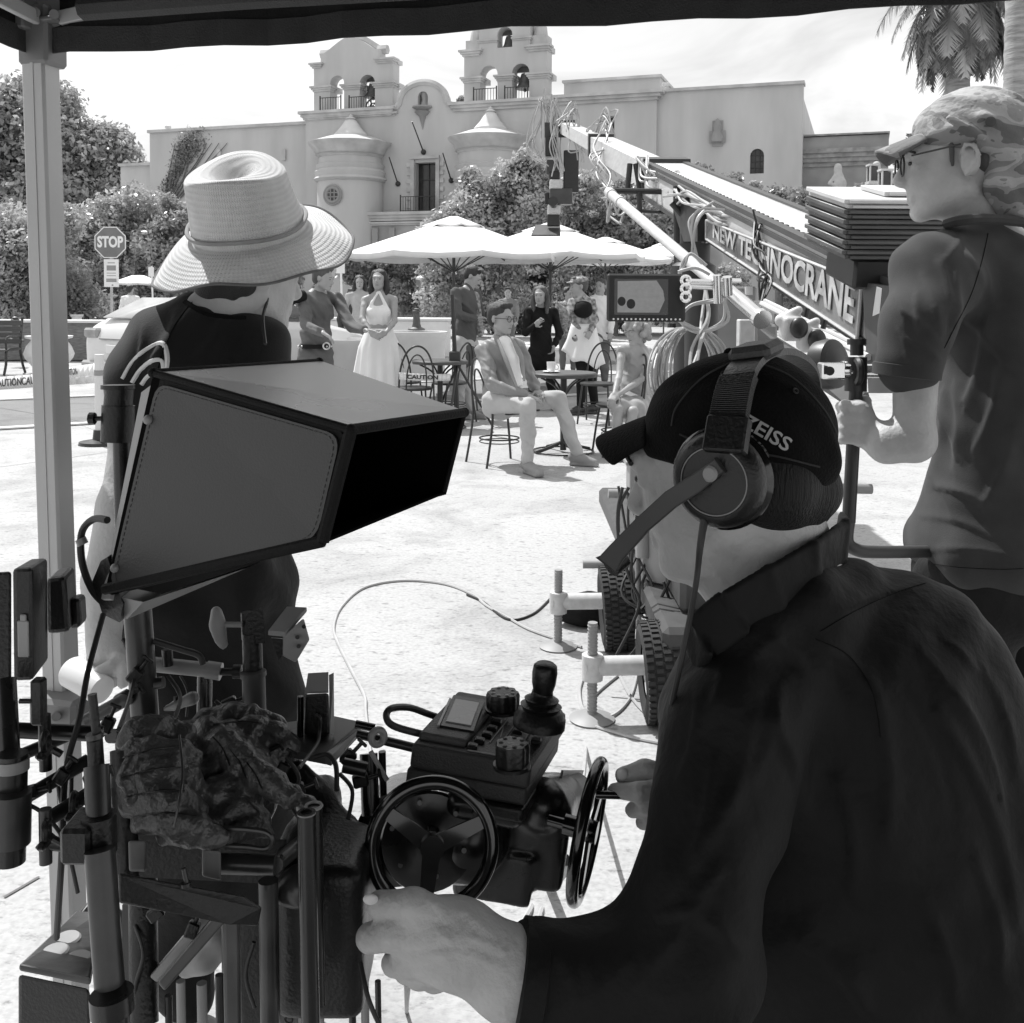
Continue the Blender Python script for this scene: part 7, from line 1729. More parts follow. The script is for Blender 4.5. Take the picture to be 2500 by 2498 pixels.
# small metal fittings behind the strut
s = SDF(.004); s.chain([P(455, 2365, 1.1), P(500, 2335, 1.1), P(535, 2290, 1.1), P(555, 2310, 1.1)], [.01, .016, .012, .012], .01); s.build('metal_fitting', MALU, cart)
# ---- puffer jacket draped on the cart
MPUF = M('puffer_nylon', .050, .36, .2, 14, .8, 55, spec=.6)
s = SDF(.0036)
def sg(pts, rs, k=.004):
    q = [P(*p) for p in pts]; n_ = 6; ps = spline(q, n_); rr = np.interp(np.linspace(0, 1, len(ps)), np.linspace(0, 1, len(rs)), rs); s.chain([list(p) for p in ps], [r_*pts[0][2]/2500 for r_ in rr], k)
# body panel: baffles running across, stacked down the drape
sg([(300, 1820, .98), (345, 1785, .98), (420, 1790, 1.0), (455, 1800, 1.0)], [18, 34, 34, 26]); sg([(292, 1872, .96), (345, 1838, .95), (420, 1842, .96), (462, 1850, .97)], [20, 36, 36, 28]); sg([(300, 1922, .94), (350, 1895, .93), (420, 1900, .94), (470, 1910, .95)], [20, 36, 38, 28])
sg([(312, 1970, .93), (365, 1950, .92), (430, 1958, .92), (480, 1975, .93)], [20, 34, 38, 26]); sg([(330, 2015, .92), (390, 2005, .91), (455, 2012, .91), (510, 2030, .91)], [18, 30, 34, 20]); sg([(390, 2042, .92), (450, 2045, .91), (520, 2048, .91), (560, 2050, .91)], [12, 20, 22, 10])
# inner folds
sg([(455, 1850, 1.0), (500, 1822, 1.02), (560, 1840, 1.02)], [26, 34, 24]); sg([(480, 1900, .98), (530, 1880, 1.0), (590, 1900, 1.0)], [30, 38, 28]); sg([(490, 1955, .96), (550, 1935, .97), (620, 1950, .98)], [30, 40, 28]); sg([(520, 2000, .95), (580, 1990, .96), (640, 2005, .97)], [26, 36, 24])
# upper bundle
sg([(505, 1760, 1.12), (560, 1745, 1.12), (620, 1752, 1.12)], [22, 30, 24]); sg([(560, 1795, 1.08), (620, 1780, 1.09), (690, 1790, 1.09)], [24, 30, 22]); sg([(640, 1760, 1.12), (665, 1775, 1.12), (680, 1810, 1.1)], [20, 24, 18])
# sleeve in segments
path = [(495, 1775, 1.05), (530, 1808, 1.02), (568, 1842, 1.0), (606, 1876, .98), (645, 1906, .97), (686, 1932, .96), (726, 1955, .96), (765, 1972, .96)]
for q_ in range(len(path)-1):
    a, b = P(*path[q_]), P(*path[q_+1]); rr_ = [38, 44, 44, 42, 38, 30, 20][q_]*.98/2500; mdp = (a+b)/2; x_, y_, z_ = frame(a, b); s.ell(list(mdp), (rr_, rr_, (b-a).length*.74), x_, y_, z_, k=.003)
sg([(318, 1850, .90), (312, 1900, .885), (322, 1955, .88)], [14, 18, 8]); sg([(560, 2045, .92), (600, 2020, .95), (650, 2030, .96)], [14, 26, 16])
s.ell(P(470, 1930, 1.06), (.09, .06, .07), k=.01); s.ell(P(560, 1850, 1.12), (.08, .05, .05), k=.01)
def quilt(x, y, z):
    return (.0016*np.sin(160*x+70*z+3*np.sin(60*z))*np.sin(95*z-60*x+2*np.sin(50*y))+.0012*np.sin(260*x-180*z+2*np.sin(90*x))).astype(np.float32)
jk = s.build('puffer_jacket', MPUF, None, disp=quilt, sm=1, vfn=crease([(300, 1850, 440, 1822, 7, -.006), (296, 1900, 440, 1872, 7, -.006), (306, 1948, 450, 1930, 7, -.006), (330, 1995, 480, 1990, 7, -.006), (480, 1870, 600, 1860, 7, -.005), (500, 1925, 610, 1915, 7, -.005), (520, 1800, 560, 1870, 6, -.005), (560, 1830, 600, 1900, 6, -.005), (600, 1860, 640, 1930, 6, -.005), (645, 1890, 675, 1950, 6, -.005), (520, 1770, 640, 1765, 6, -.005), (590, 1790, 680, 1810, 6, -.005), (360, 1830, 400, 1850, 6, .006), (350, 1920, 430, 1960, 8, .006), (460, 1980, 560, 2010, 8, .006), (560, 1950, 640, 1990, 8, .006)])); tag(jk, 'crumpled dark quilted puffer jacket draped over the cart', 'jacket')
m = MB(); ptube(m, [(438, 1795, .955), (446, 1880, .92), (440, 1940, .89), (425, 2020, .88)], 3, 6, 8); m.build('zip', MSCUF, jk)

# ---- remote head control wheels
MCTL = M('control_shell', .035, .45, .15, 20, .25, 400, spec=.4); MCTT = M('control_top', .055, .5, .12, 20, .25, 400, spec=.4); MWHL = M('wheel_lacquer', .006, .12, .2, 10, spec=.8)
ctl = thing('wheel_control_unit', 'black hand wheel control unit with joystick, knobs and small screen', 'control unit', tuple(P(1200, 2150, 1.15)))
q = [(1011, 1819, 1.115), (1295, 1869, 1.10), (1380, 1742, 1.27), (1119, 1697, 1.28)]
top_ = [P(*a) for a in q]; dn = Vector((0, 0, -.036))
cq = sum(top_, Vector())/4; Xc = ((top_[1]-top_[0])+(top_[2]-top_[3])).normalized(); Zc = (top_[1]-top_[0]).cross(top_[3]-top_[0]).normalized(); Yc = Zc.cross(Xc)
wx = ((top_[1]-top_[0]).length+(top_[2]-top_[3]).length)/4; wy = ((top_[3]-top_[0]).length+(top_[2]-top_[1]).length)/4
def ct(a, b, z=.0): return top_[0].lerp(top_[1], (a+1)/2).lerp(top_[3].lerp(top_[2], (a+1)/2), (b+1)/2)+Zc*z
def slab(name, mat, q, z0, z1, par, bev, k=3):
    m = MB(); lo_ = [p+Zc*z0 for p in q]; hi_ = [p+Zc*z1 for p in q]; m.hexa(lo_+hi_); o = m.build(name, mat, par, True, 40); md = o.modifiers.new('b', 'BEVEL'); md.width = bev; md.segments = k; return o
slab('housing', MCTL, [ct(-1.04, -1.02), ct(1.02, -1.02), ct(1.02, 1.02), ct(-1.04, 1.02)], -.026, .002, ctl, .005)
slab('housing_base', MCTL, [ct(-1.08, -1.0), ct(1.0, -1.0), ct(.98, .9), ct(-1.04, .9)], -.046, -.0262, ctl, .004)
slab('screen_hood', MCTT, [ct(-1.0, -.86), ct(-.16, -.86), ct(-.20, .86), ct(-.98, .86)], .0, .010, ctl, .004)
slab('lower_block', MBLKP, [ct(.12, -1.06), ct(1.0, -1.06), ct(1.0, -.2), ct(.12, -.2)], -.062, -.0465, ctl, .004)
def cbox(m, a, b, ha, hb_, z, hz, bev=.001): m.box(ct(a, b, z), (wx*ha, wy*hb_, hz), X=Xc, Y=Yc, Z=Zc, bev=bev)
m = MB(); cbox(m, -.56, .0, .30, .58, .0108, .0015, .001); scf = m.build('screen_frame', MBLKP, ctl, False)
m = MB(); cbox(m, -.56, -.02, .22, .42, .0128, .0008, .0003); m.build('display', M('lcd_grey', .22, .25, .08, 4), scf, False)
for (a, b) in ((.02, .10), (.02, -.14), (.02, -.38), (-.02, -.62), (-.06, -.84), (.46, .12), (.46, -.10), (.52, -.34), (.86, -.30), (.84, .10), (-.32, .92), (-.10, .92), (-.28, 1.0)):
    m = MB(); cbox(m, a, b, .085, .060, .004, .0022, .0008); bt_ = m.build('button', MBLKP, ctl, False); m = MB(); cbox(m, a, b, .060, .038, .0066, .0004, .0001); m.build('button_top', MCTT, bt_, False)
for a_, b_ in (((.15, -.6), (.15, .3)), ((.33, -.6), (.33, .3)), ((.66, -.7), (.66, .2)), ((-.1, -.95), (.9, -.95)), ((-.12, .5), (.5, .55))):
    m = MB(); m.cyl(ct(*a_, .0028), ct(*b_, .0028), .0008, n=6); m.build('panel_groove', MGY, ctl)
m = MB(); cbox(m, .22, -.22, .012, .28, .001, .0008, .0002); m.build('panel_line', MALU, ctl, False)
m = MB(); cbox(m, .50, -.22, .012, .3, .001, .0008, .0002); m.build('panel_line', MALU, ctl, False)
m = MB(); cbox(m, -.86, -.1, .02, .5, .0125, .0008, .0002); m.build('panel_line', MALU, ctl, False)
def knob(u, v, d, rp, h, nl=8, lab='knob'):
    c = P(u, v, d); r = rp*d/2500; m = MB(); prof = []; n = 64
    rings = [(1.12, -h*1.0), (1.12, -h*.85), (.98, -h*.82), (1.0, -h*.15), (.93, 0), (.75, .0005)]
    for i in range(n):
        a = 2*math.pi*i/n; f_ = 1+.06*math.cos(nl*a)
        for k_, (rr, z) in enumerate(rings): g_ = f_ if 2 <= k_ <= 4 else 1; m.v.append(c+Vector((math.cos(a)*r*rr*g_, math.sin(a)*r*rr*g_, z)))
    K = len(rings)
    for i in range(n):
        j = (i+1) % n
        for k_ in range(K-1): m.f.append((i*K+k_, j*K+k_, j*K+k_+1, i*K+k_+1)); m.mi.append(0)
    m.f.append(tuple(i*K+K-1 for i in range(n))); m.mi.append(0)
    o = m.build('control_knob', MBLKP, ctl, True, 30)
    for i in range(nl):
        a = 2*math.pi*(i+.5)/nl; mm = MB(); mm.sph(c+Vector((math.cos(a)*r*.66, math.sin(a)*r*.66, .0008)), (r*.15, r*.15, .001), 8, 4); mm.build('knob_dimple', MALU if lab == 'b' else MCTT, o)
knob(1228, 1690, 1.22, 39, .022, 8, 'b'); knob(1250, 1814, 1.08, 41, .026, 7)
m = MB(); c = P(1317, 1760, 1.17)
m.lathe([(.030, -.006), (.030, .004), (.027, .006), (.026, .012), (.021, .014), (.024, .018), (.018, .021), (.020, .025), (.013, .029), (.012, .034)], c, (.1, .05, 1), n=28); m.build('joystick_boot', MBLKP, ctl, angle=60)
m = MB(); a = c+Vector((.004, .0, .034)); m.lathe([(.009, -.004), (.0115, .001), (.0138, .010), (.0145, .022), (.0135, .030), (.010, .033), (0, .034)], a, (.08, .0, 1), n=28); m.build('joystick_grip', MBLKP, ctl, angle=70)
# gear housings
s = SDF(.004); s.box(P(1235, 2010, 1.21), (.075, .050, .050), .012, X=Xc, Y=Yc, Z=Zc, k=.01); s.cap(P(1325, 1965, 1.17), P(1395, 1945, 1.30), .030, k=.008); s.cap(P(1130, 2040, 1.15), P(1150, 1990, 1.3), .05, k=.01); s.box(P(1215, 2095, 1.2), (.045, .045, .030), .006, X=Xc, Y=Yc, Z=Zc, k=.006); s.cap(P(1120, 1960, 1.12), P(1250, 1985, 1.12), .016, k=.004); s.cap(P(1100, 2110, 1.12), P(1160, 2130, 1.12), .014, k=.004); s.build('gear_housing', MPIPE, ctl, sm=1)
m = MB(); m.lathe([(0, .0), (.046, .0), (.052, .006), (.050, .012), (.030, .014), (.016, .022), (0, .022)], P(1045, 2050, 1.115), (.10, -1, .22), n=40); m.build('gear_cover', MPIPE, ctl)
for a_ in range(6): m = MB(); m.cyl(P(1045+92*math.cos(a_*1.047+.3), 2050+92*math.sin(a_*1.047+.3), 1.105), P(1045+92*math.cos(a_*1.047+.3), 2050+92*math.sin(a_*1.047+.3), 1.095), .0028, n=8); m.build('cover_screw', MALU, ctl)
m = MB(); m.cyl(P(968, 2050, 1.14), P(990, 1985, 1.30), .048, n=36); m.build('gear_housing', MPIPE, ctl)
m = MB(); m.prism([P(1370, 1880, 1.22), P(1330, 2095, 1.19), P(1360, 2105, 1.19), P(1362, 2108, 1.26), P(1420, 1880, 1.34)], Xc*.003); m.build('painted_lit_face', MALU, ctl, False)  # pale tone paints the lit right face of the dark gear body
m = MB(); pc(m, 1275, 2082, 1.16, 1362, 2104, 1.17, 6, 12); m.build('small_lever', MSCUF, ctl)
def handwheel(c, ax, rad, rr, shaft, ang0=.4):
    c = Vector(c); ax = Vector(ax).normalized(); x, y, z = frame(Vector((0, 0, 0)), ax)
    m = MB(); m.torus(c, ax, rad, rr, 72, 16); w_ = m.build('hand_wheel', MWHL, ctl)
    m = MB(); m.cyl(c-ax*.008, c+ax*.010, .012, n=24); m.cyl(c-ax*shaft, c, .006, n=16); m.cyl(c-ax*shaft*.6, c-ax*shaft*.3, .011, n=20); m.build('hub', MWHL, w_)
    for k_ in range(3):
        a = ang0+k_*2.094; d = x*math.cos(a)+y*math.sin(a); t = ax.cross(d); m = MB(); m.prism([c+d*.008+t*.009, c+d*(rad)+t*.006, c+d*(rad)-t*.006, c+d*.008-t*.009], ax*.004); m.build('spoke', MWHL, w_, False)
    return x, y
handwheel(P(1055, 2065, 1.03), (.10, -1, .22), 146/2500*1.03, 18/2500*1.03, .05)
handwheel(P(1436, 2028, 1.12), (.955, -.27, -.125), 158/2500*1.12, 15/2500*1.12, .045)
m = MB(); pc(m, 1455, 1940, 1.10, 1530, 1942, 1.10, 10, 14); m.build('wheel_grip', MWHL, ctl)

# seams and zip lines stitched on the jacket
for q_ in ([(300, 1850), (370, 1832), (440, 1824)], [(296, 1900), (370, 1880), (440, 1874)], [(306, 1948), (380, 1932), (450, 1932)], [(330, 1995), (400, 1985), (480, 1992)], [(520, 1800), (545, 1830), (562, 1870)], [(562, 1832), (585, 1862), (602, 1900)], [(602, 1862), (625, 1895), (640, 1928)], [(520, 1770), (580, 1762), (640, 1766)]): seam(jk, q_, .0007, MBLKP, 'quilt_seam')
# ================================================================ NEAR PEOPLE
def on_ell(u, v, c, r, X, Y, Z, off=0.0):
    d = ray(u, v); o = CP-Vector(c); A = [Vector(q).normalized() for q in (X, Y, Z)]
    dd = Vector([d.dot(A[i])/(r[i]+off) for i in range(3)]); oo = Vector([o.dot(A[i])/(r[i]+off) for i in range(3)])
    a = dd.dot(dd); b = 2*dd.dot(oo); c_ = oo.dot(oo)-1; q = b*b-4*a*c_
    t = (-b-math.sqrt(max(q, 0)))/(2*a); return CP+d*t
def px(r, d): return r*d/2500
MSKN = M('skin_shade', .44, .5, .10, 22, .28, 130, spec=.4)
MSKL = M('skin_lit', .43, .5, .10, 22, .22, 140, spec=.4)
MSHB = M('work_shirt_black', .0065, .66, .3, 9, .3, 45, spec=.22, sheen=.02); MCAPB = M('cap_black', .006, .9, .25, 30, .3, 300, spec=.12, sheen=.03)
# ---- operator in black
opr = thing('person', 'seated operator in black shirt, black cap and headset, turning two hand wheels', 'person', tuple(Vector((.42, 1.25, 0))))
fO = Vector((-.86, .50, -.16)).normalized(); uO = Vector((-.12, .08, 1)); cO = P(1772, 1150, 1.17); hs = 1.04
s = SDF(.0034); rO, fO, uO = head_sdf(s, cO, fO, uO, hs, k=.012)
LO = lambda a, b, d: cO+(rO*a+fO*b+uO*d)*hs
s.cap(LO(0, -.035, -.03), P(1930, 1440, 1.20), .058, .066, .03); s.cap(LO(0, .02, -.085), P(1830, 1420, 1.16), .045, .055, .03)
s.ell(P(1960, 1560, 1.22), (.12, .09, .10), k=.04)
# near arm and fist
d9 = .93
s.chain([P(1930, 1600, 1.15), P(1760, 1800, 1.05), P(1650, 2330, .96), P(1600, 2440, .95)], [.04, .035, .04, .044], .02)
s.chain([P(1600, 2440, .95), P(1420, 2450, .94), P(1250, 2380, d9), P(1150, 2320, d9)], [.044, .043, .036, .034], .02)
s.ell(P(1060, 2290, d9), (px(100, d9), .030, px(92, d9)), k=.02); s.ell(P(1120, 2300, d9-.005), (px(90, d9), .032, px(88, d9)), k=.02)
s.chain([P(1110, 2250, d9-.01), P(1010, 2212, d9-.012), P(925, 2208, d9)], [px(42, d9), px(38, d9), px(32, d9)], .008)
s.chain([P(1060, 2285, d9-.015), P(965, 2278, d9-.012), P(903, 2290, d9+.005)], [px(44, d9), px(40, d9), px(36, d9)], .006)
s.chain([P(1060, 2335, d9-.01), P(995, 2345, d9-.004), P(962, 2352, d9+.02)], [px(42, d9), px(38, d9), px(33, d9)], .006)
s.chain([P(1080, 2362, d9), P(1025, 2378, d9+.01), P(990, 2372, d9+.03)], [px(40, d9), px(34, d9), px(30, d9)], .006)
s.chain([P(1110, 2375, d9+.01), P(1060, 2390, d9+.02), P(1030, 2380, d9+.04)], [px(36, d9), px(30, d9), px(26, d9)], .006)
# far arm and hand pinching the wheel grip
dr = 1.12
s.chain([P(2050, 1620, 1.35), P(1850, 1850, 1.36), P(1780, 2000, 1.28), P(1690, 1965, 1.16), P(1640, 1955, dr)], [.04, .036, .034, .028, .026], .02)
s.ell(P(1625, 1950, dr), (px(55, dr), .026, px(62, dr)), k=.015)
s.chain([P(1640, 1895, dr), P(1575, 1880, dr), P(1520, 1893, dr)], [px(27, dr), px(25, dr), px(20, dr)], .005)
s.chain([P(1625, 1925, dr-.02), P(1560, 1935, dr-.03), P(1500, 1930, dr-.012)], [px(26, dr), px(23, dr), px(18, dr)], .005)
s.chain([P(1630, 1965, dr-.01), P(1575, 1962, dr-.02), P(1545, 1978, dr)], [px(25, dr), px(23, dr), px(20, dr)], .005)
s.chain([P(1640, 1995, dr), P(1595, 1996, dr-.01), P(1568, 2008, dr+.01)], [px(24, dr), px(21, dr), px(18, dr)], .005)
s.chain([P(1650, 2025, dr), P(1610, 2030, dr), P(1588, 2042, dr+.01)], [px(21, dr), px(18, dr), px(15, dr)], .005)
s.build('body', MSKN, opr, sm=1, vfn=crease([(930, 2252, 1075, 2258, 9, -.004), (925, 2325, 1085, 2312, 9, -.004), (985, 2368, 1080, 2352, 7, -.003), (1045, 2200, 1075, 2225, 14, .003), (1075, 2285, 1105, 2300, 14, .003), (1080, 2340, 1105, 2350, 12, .002), (1100, 2215, 1200, 2290, 12, .002), (1120, 2290, 1230, 2330, 10, .002), (1120, 2330, 1220, 2370, 10, .0018), (1235, 2270, 1245, 2340, 6, -.0015), (1252, 2275, 1262, 2350, 6, -.0012), (985, 2195, 992, 2225, 5, -.0015), (978, 2262, 984, 2298, 5, -.0015), (1600, 1240, 1615, 1300, 7, -.0025), (1590, 1165, 1602, 1215, 7, -.002), (1625, 1400, 1740, 1410, 10, .003), (1700, 1330, 1760, 1420, 14, .003), (1555, 1925, 1610, 1922, 5, -.003), (1560, 1950, 1610, 1952, 5, -.003), (1575, 1984, 1620, 1984, 5, -.003), (1560, 1870, 1563, 1900, 4, -.0015)]))
m = MB(); m.sph(P(905, 2196, d9-.0095), (.0070, .0025, .0050), 12, 8); m.build('fingernail', M('nail', .60, .3, .03), opr)
m = MB(); m.sph(P(1519, 1890, dr-.0085), (.0058, .002, .0068), 12, 8, X=(1, 0, .2), Z=(-.2, 0, 1)); m.build('fingernail', M('nail', .60, .3, .03), opr)
for a in (-1, 1): m = MB(); m.sph(LO(a*.030, .088, .002), (.011, .008, .006), 12, 8, rO, fO, uO); m.build('eye', MEYE, opr)
m = MB(); m.tube([LO(-.052, .088, .021), LO(-.034, .1, .028), LO(-.014, .104, .022)], .003, 6, smoothn=3); m.build('eyebrow', MHD, opr)
# shirt
s = SDF(.0055)
s.ell(P(2110, 1720, 1.20), (.150, .13, .150), k=.05); s.ell(P(2235, 2010, 1.25), (.165, .15, .20), k=.08); s.ell(P(2020, 2050, 1.17), (.15, .13, .24), k=.08); s.ell(P(2150, 2350, 1.18), (.27, .17, .26), k=.08); s.ell(P(1900, 1950, 1.17), (.10, .11, .22), k=.05)
s.chain([P(1960, 1500, 1.17), P(1800, 1640, 1.15), P(1722, 1740, 1.12)], [.062, .055, .050], .04)
s.chain([P(1775, 1750, 1.08), P(1745, 1950, 1.02), P(1700, 2200, .97), P(1660, 2350, .96), P(1610, 2440, .95)], [.054, .050, .062, .070, .064], .02)
s.chain([P(1620, 2440, .95), P(1450, 2440, .945), P(1318, 2400, .935)], [.062, .056, .050], .03)
s.chain([P(2080, 1490, 1.22), P(2250, 1575, 1.21), P(2345, 1720, 1.2)], [.052, .062, .066], .05)
s.chain([P(1730, 1700, 1.3), P(1745, 1880, 1.3), P(1690, 1985, 1.22)], [.05, .042, .036], .02)
s.chain([P(1950, 1600, 1.15), P(1790, 1790, 1.06), P(1765, 2000, 1.02)], [.070, .066, .060], .03)
s.chain([P(1725, 1640, 1.11), P(1840, 1545, 1.10), P(1970, 1490, 1.12), P(2070, 1440, 1.18)], [.030, .036, .040, .036], .03)
CRO = [(1760, 1640, 1720, 1760, 16, .007), (1830, 1620, 1900, 1560, 14, .006), (1880, 1750, 1960, 1980, 24, .009), (2040, 1900, 2080, 2180, 24, .009), (1700, 2240, 1800, 2330, 20, .009), (1620, 2240, 1700, 2230, 14, .006), (2380, 2100, 2440, 2400, 22, .009), (1420, 2340, 1450, 2460, 12, .006), (2300, 1560, 2380, 1640, 12, .006), (1990, 1565, 2150, 1740, 26, .012), (2120, 1660, 2160, 2050, 22, .010), (2250, 1600, 2420, 1930, 24, .011), (2290, 1740, 2480, 2260, 26, .012), (2330, 1700, 2440, 1980, 14, .006), (1830, 1760, 1700, 2090, 26, .008), (1740, 1860, 1640, 2180, 18, .006), (1900, 1680, 1830, 1900, 20, .006), (1640, 2330, 1760, 2130, 22, .010), (1560, 2430, 1650, 2300, 18, .008), (1480, 2420, 1560, 2330, 14, .006), (1360, 2330, 1400, 2440, 12, .005), (2060, 1500, 2230, 1440, 14, .004), (1700, 1700, 1660, 1900, 14, .005), (2400, 1640, 2480, 1900, 16, .008), (1960, 2300, 2120, 2480, 30, .008), (2250, 2200, 2330, 2460, 26, .008), (1880, 1560, 1960, 1640, 22, .006), (2030, 1600, 2060, 1760, 14, -.010), (2200, 1680, 2330, 2000, 14, -.008)]
def shf(x, y, z): return (.0035*np.sin(26*x+34*z+2.2*np.sin(8*x-6*z)+1.5*np.sin(14*y))+.0016*np.sin(70*x-40*z+3*np.sin(20*z))).astype(np.float32)
shirt = s.build('shirt', MSHB, opr, disp=shf, sm=1, vfn=crease(CRO))
s = SDF(.0035); col = [(1690, 1610, 1.085), (1718, 1555, 1.07), (1790, 1495, 1.062), (1890, 1435, 1.075), (1990, 1375, 1.105), (2060, 1320, 1.17), (2050, 1300, 1.27)]
for a, b in zip(col[:-1], col[1:]):
    a, b = P(*a), P(*b); dd = (b-a); mid = (a+b)/2; z_ = Vector((.15, .1, 1)).normalized(); y_ = dd.normalized().cross(z_).normalized(); z2 = y_.cross(dd.normalized()); s.box(mid, (dd.length*.58, .0045, .026), .004, X=dd.normalized(), Y=y_, Z=z2, k=.006)
s.build('shirt_collar', MSHB, opr, sm=1)
for q_ in ([(2003, 1542), (2090, 1490), (2180, 1450), (2260, 1424)], [(1990, 1560), (2070, 1600), (2130, 1690), (2150, 1800)]): seam(shirt, q_, .0005, MCAPB, 'shirt_seam')
m = MB(); q = P(1290, 2400, .935); m.lathe([(.048, -.012), (.053, -.010), (.0535, .010), (.047, .012)], q, (-.95, -.02, .18), n=36, close=False); m.build('cuff', MSHB, shirt)
# trousers / stool below the frame
s = SDF(.012); s.chain([P(2200, 2500, 1.25), Vector((.42, 1.2, .56)), Vector((.40, 1.3, .12))], [.13, .08, .06], .05); s.chain([P(2300, 2500, 1.45), Vector((.62, 1.6, .56)), Vector((.6, 1.65, .1))], [.13, .085, .06], .05); s.build('trousers', MSHB, opr)
st = thing('equipment_stool', 'black stool under the seated operator, below the picture edge', 'stool', (.56, 1.3, 0)); m = MB(); m.box((.56, 1.32, .36), (.2, .2, .34), bev=.03); m.build('seat', MBLKP, st)
# hair and cap
s = SDF(.0035); s.ell(LO(0, -.040, .0), (.079*hs, .070*hs, .07*hs), rO, fO, uO, k=.02); s.cap(LO(-.03, -.065, -.02), P(1925, 1250, 1.14), .036, .028, .02); s.cap(LO(.02, -.085, -.03), P(1985, 1240, 1.20), .034, .022, .02); s.cap(LO(-.078, .02, .02), LO(-.077, .015, -.03), .008, .004, .01)
s.build('hair', M('hair_black', .008, .6, .4, 60, .5, 400, stretch=(1, 1, .12), spec=.3), opr, sm=1)
cap_c = LO(0, -.018, .037); cap_r = (.084*hs, .106*hs, .092*hs)
s = SDF(.0034); s.ell(cap_c, cap_r, rO, fO, uO, k=.01); s.cap(LO(0, -.070, .03), LO(0, -.092, .0), .040, .026, .03)
s.box(LO(0, .02, -.088), (.2, .3, .10), .01, X=rO, Y=(fO*1+uO*.30), Z=(uO-fO*.30), k=.004, op=1)
ccr = s.build('cap_crown', MCAPB, opr, disp=wrink(.0012, 60, 80, 60), sm=1)
for q_ in ([(1800, 880), (1720, 920), (1655, 990), (1640, 1040)], [(1830, 880), (1930, 920), (2010, 1000), (2050, 1080)], [(1660, 1060), (1720, 1085), (1800, 1100), (1900, 1115), (2000, 1140)]): seam(ccr, q_, .0011, M('cap_stitch', .03, .8), 'cap_seam')
for u_, v_ in ((1768, 912), (1942, 955)):
    p_ = onto(ccr)(u_, v_, .0008); m = MB(); m.torus(p_, (p_-cap_c).normalized(), .0028, .0011, 16, 6); m.build('cap_eyelet', MATS['cap_stitch'], ccr)
# brim: curved sheet with thickness
tip = [P(1480, 1058, 1.27), P(1515, 1092, 1.22)]
m = MB(); rows = []
for i in range(13):
    a = (i/12-.5)*2; row = []
    for j in range(9):
        t = j/8; fw_ = .058+.074*t*math.sqrt(max(0, 1-.6*a*a)); xx = a*(.072-.008*t); row.append(LO(xx, fw_+.016*(1-a*a), .070-.030*a*a-.016*t-.004*t*t))
    rows.append(row)
for i in range(12):
    for j in range(8): m._add([rows[i][j], rows[i+1][j], rows[i+1][j+1], rows[i][j+1]], [(0, 1, 2, 3)])
m.weld(5); o = m.build('cap_brim', MCAPB, opr, angle=None); obr = o; md = o.modifiers.new('t', 'SOLIDIFY'); md.thickness = .005; md.offset = 0; o.modifiers.new('s', 'SUBSURF').render_levels = 1
m = MB(); m.sph(LO(0, -.022, .127), .007, 10, 6); m.build('cap_button', MCAPB, opr)
mt = MB(); tv, tf = text_geo('ZEISS', 1.0, .012, .018); w_ = max(v[0] for v in tv)*2
X2, Y2 = Vector((113, 66)).normalized(), Vector((-66, 113)).normalized(); uc, vc = 1870, 1057; scx = 134/w_; 
def zmap(x, y, z):
    uu = uc+X2.x*x*scx-Y2.x*y*48; vv = vc+X2.y*x*scx-Y2.y*y*48; return on_ell(uu, vv, cap_c, cap_r, rO, fO, uO, .0022+z*.06)
mt._add([zmap(*v) for v in tv], tf); mt.build('cap_lettering', M('thread_grey', .40, .7, .1, 40), opr, False)
# headset
hsn = -rO; hc_ = P(1752, 1172, 1.045)
m = MB(); m.lathe([(0, -.030), (.045, -.030), (.053, -.024), (.054, -.014), (.050, -.008), (.047, -.006)], hc_, hsn, n=48, close=False); hset = thing('headset', 'black intercom headset with a long paddle microphone worn over the cap', 'headset', tuple(hc_)); m.build('ear_cushion', MWHL, hset)
m = MB(); m.lathe([(.049, -.010), (.050, -.004), (.046, .006), (.040, .012), (.036, .013), (.0355, .0115), (.033, .0115), (.0, .015)], hc_, hsn, n=48, close=False); m.build('ear_cup', MBLKP, hset)
m = MB(); m.torus(hc_+hsn*.0125, hsn, .0345, .0008, 48, 6); m.lathe([(0, 0), (.008, 0), (.0085, .003), (.006, .005), (0, .005)], P(1734, 1156, 1.026), hsn, n=20); m.build('cup_ring', MGY, hset)
arm = [(1760, 1135, 1.025, 22), (1700, 1180, 1.03, 27), (1640, 1218, 1.04, 27), (1570, 1280, 1.06, 25), (1505, 1350, 1.08, 28), (1484, 1378, 1.085, 32)]
m = MB(); rows = []
for i, (u, v, d, hw) in enumerate(arm):
    a = arm[max(0, i-1)]; b = arm[min(len(arm)-1, i+1)]; t = Vector((b[0]-a[0], b[1]-a[1])).normalized(); n = Vector((-t.y, t.x))*.86
    p = [P(u+n.x*hw, v+n.y*hw, d), P(u-n.x*hw, v-n.y*hw, d)]; e = hsn*.0035; rows.append([p[0]+e, p[1]+e, p[1]-e, p[0]-e])
for i in range(len(rows)-1):
    for j in range(4): m._add([rows[i][j], rows[i][(j+1) % 4], rows[i+1][(j+1) % 4], rows[i+1][j]], [(0, 1, 2, 3)])
m._add(rows[0], [(0, 1, 2, 3)]); m._add(rows[-1], [(3, 2, 1, 0)]); m.weld(6); o = m.build('microphone_arm', MDG, hset, True, 40); md = o.modifiers.new('b', 'BEVEL'); md.width = .0015; md.segments = 2
m = MB(); m.cyl(P(1492, 1385, 1.095), P(1520, 1362, 1.105), .011, n=16); m.build('microphone', MBLKP, hset)
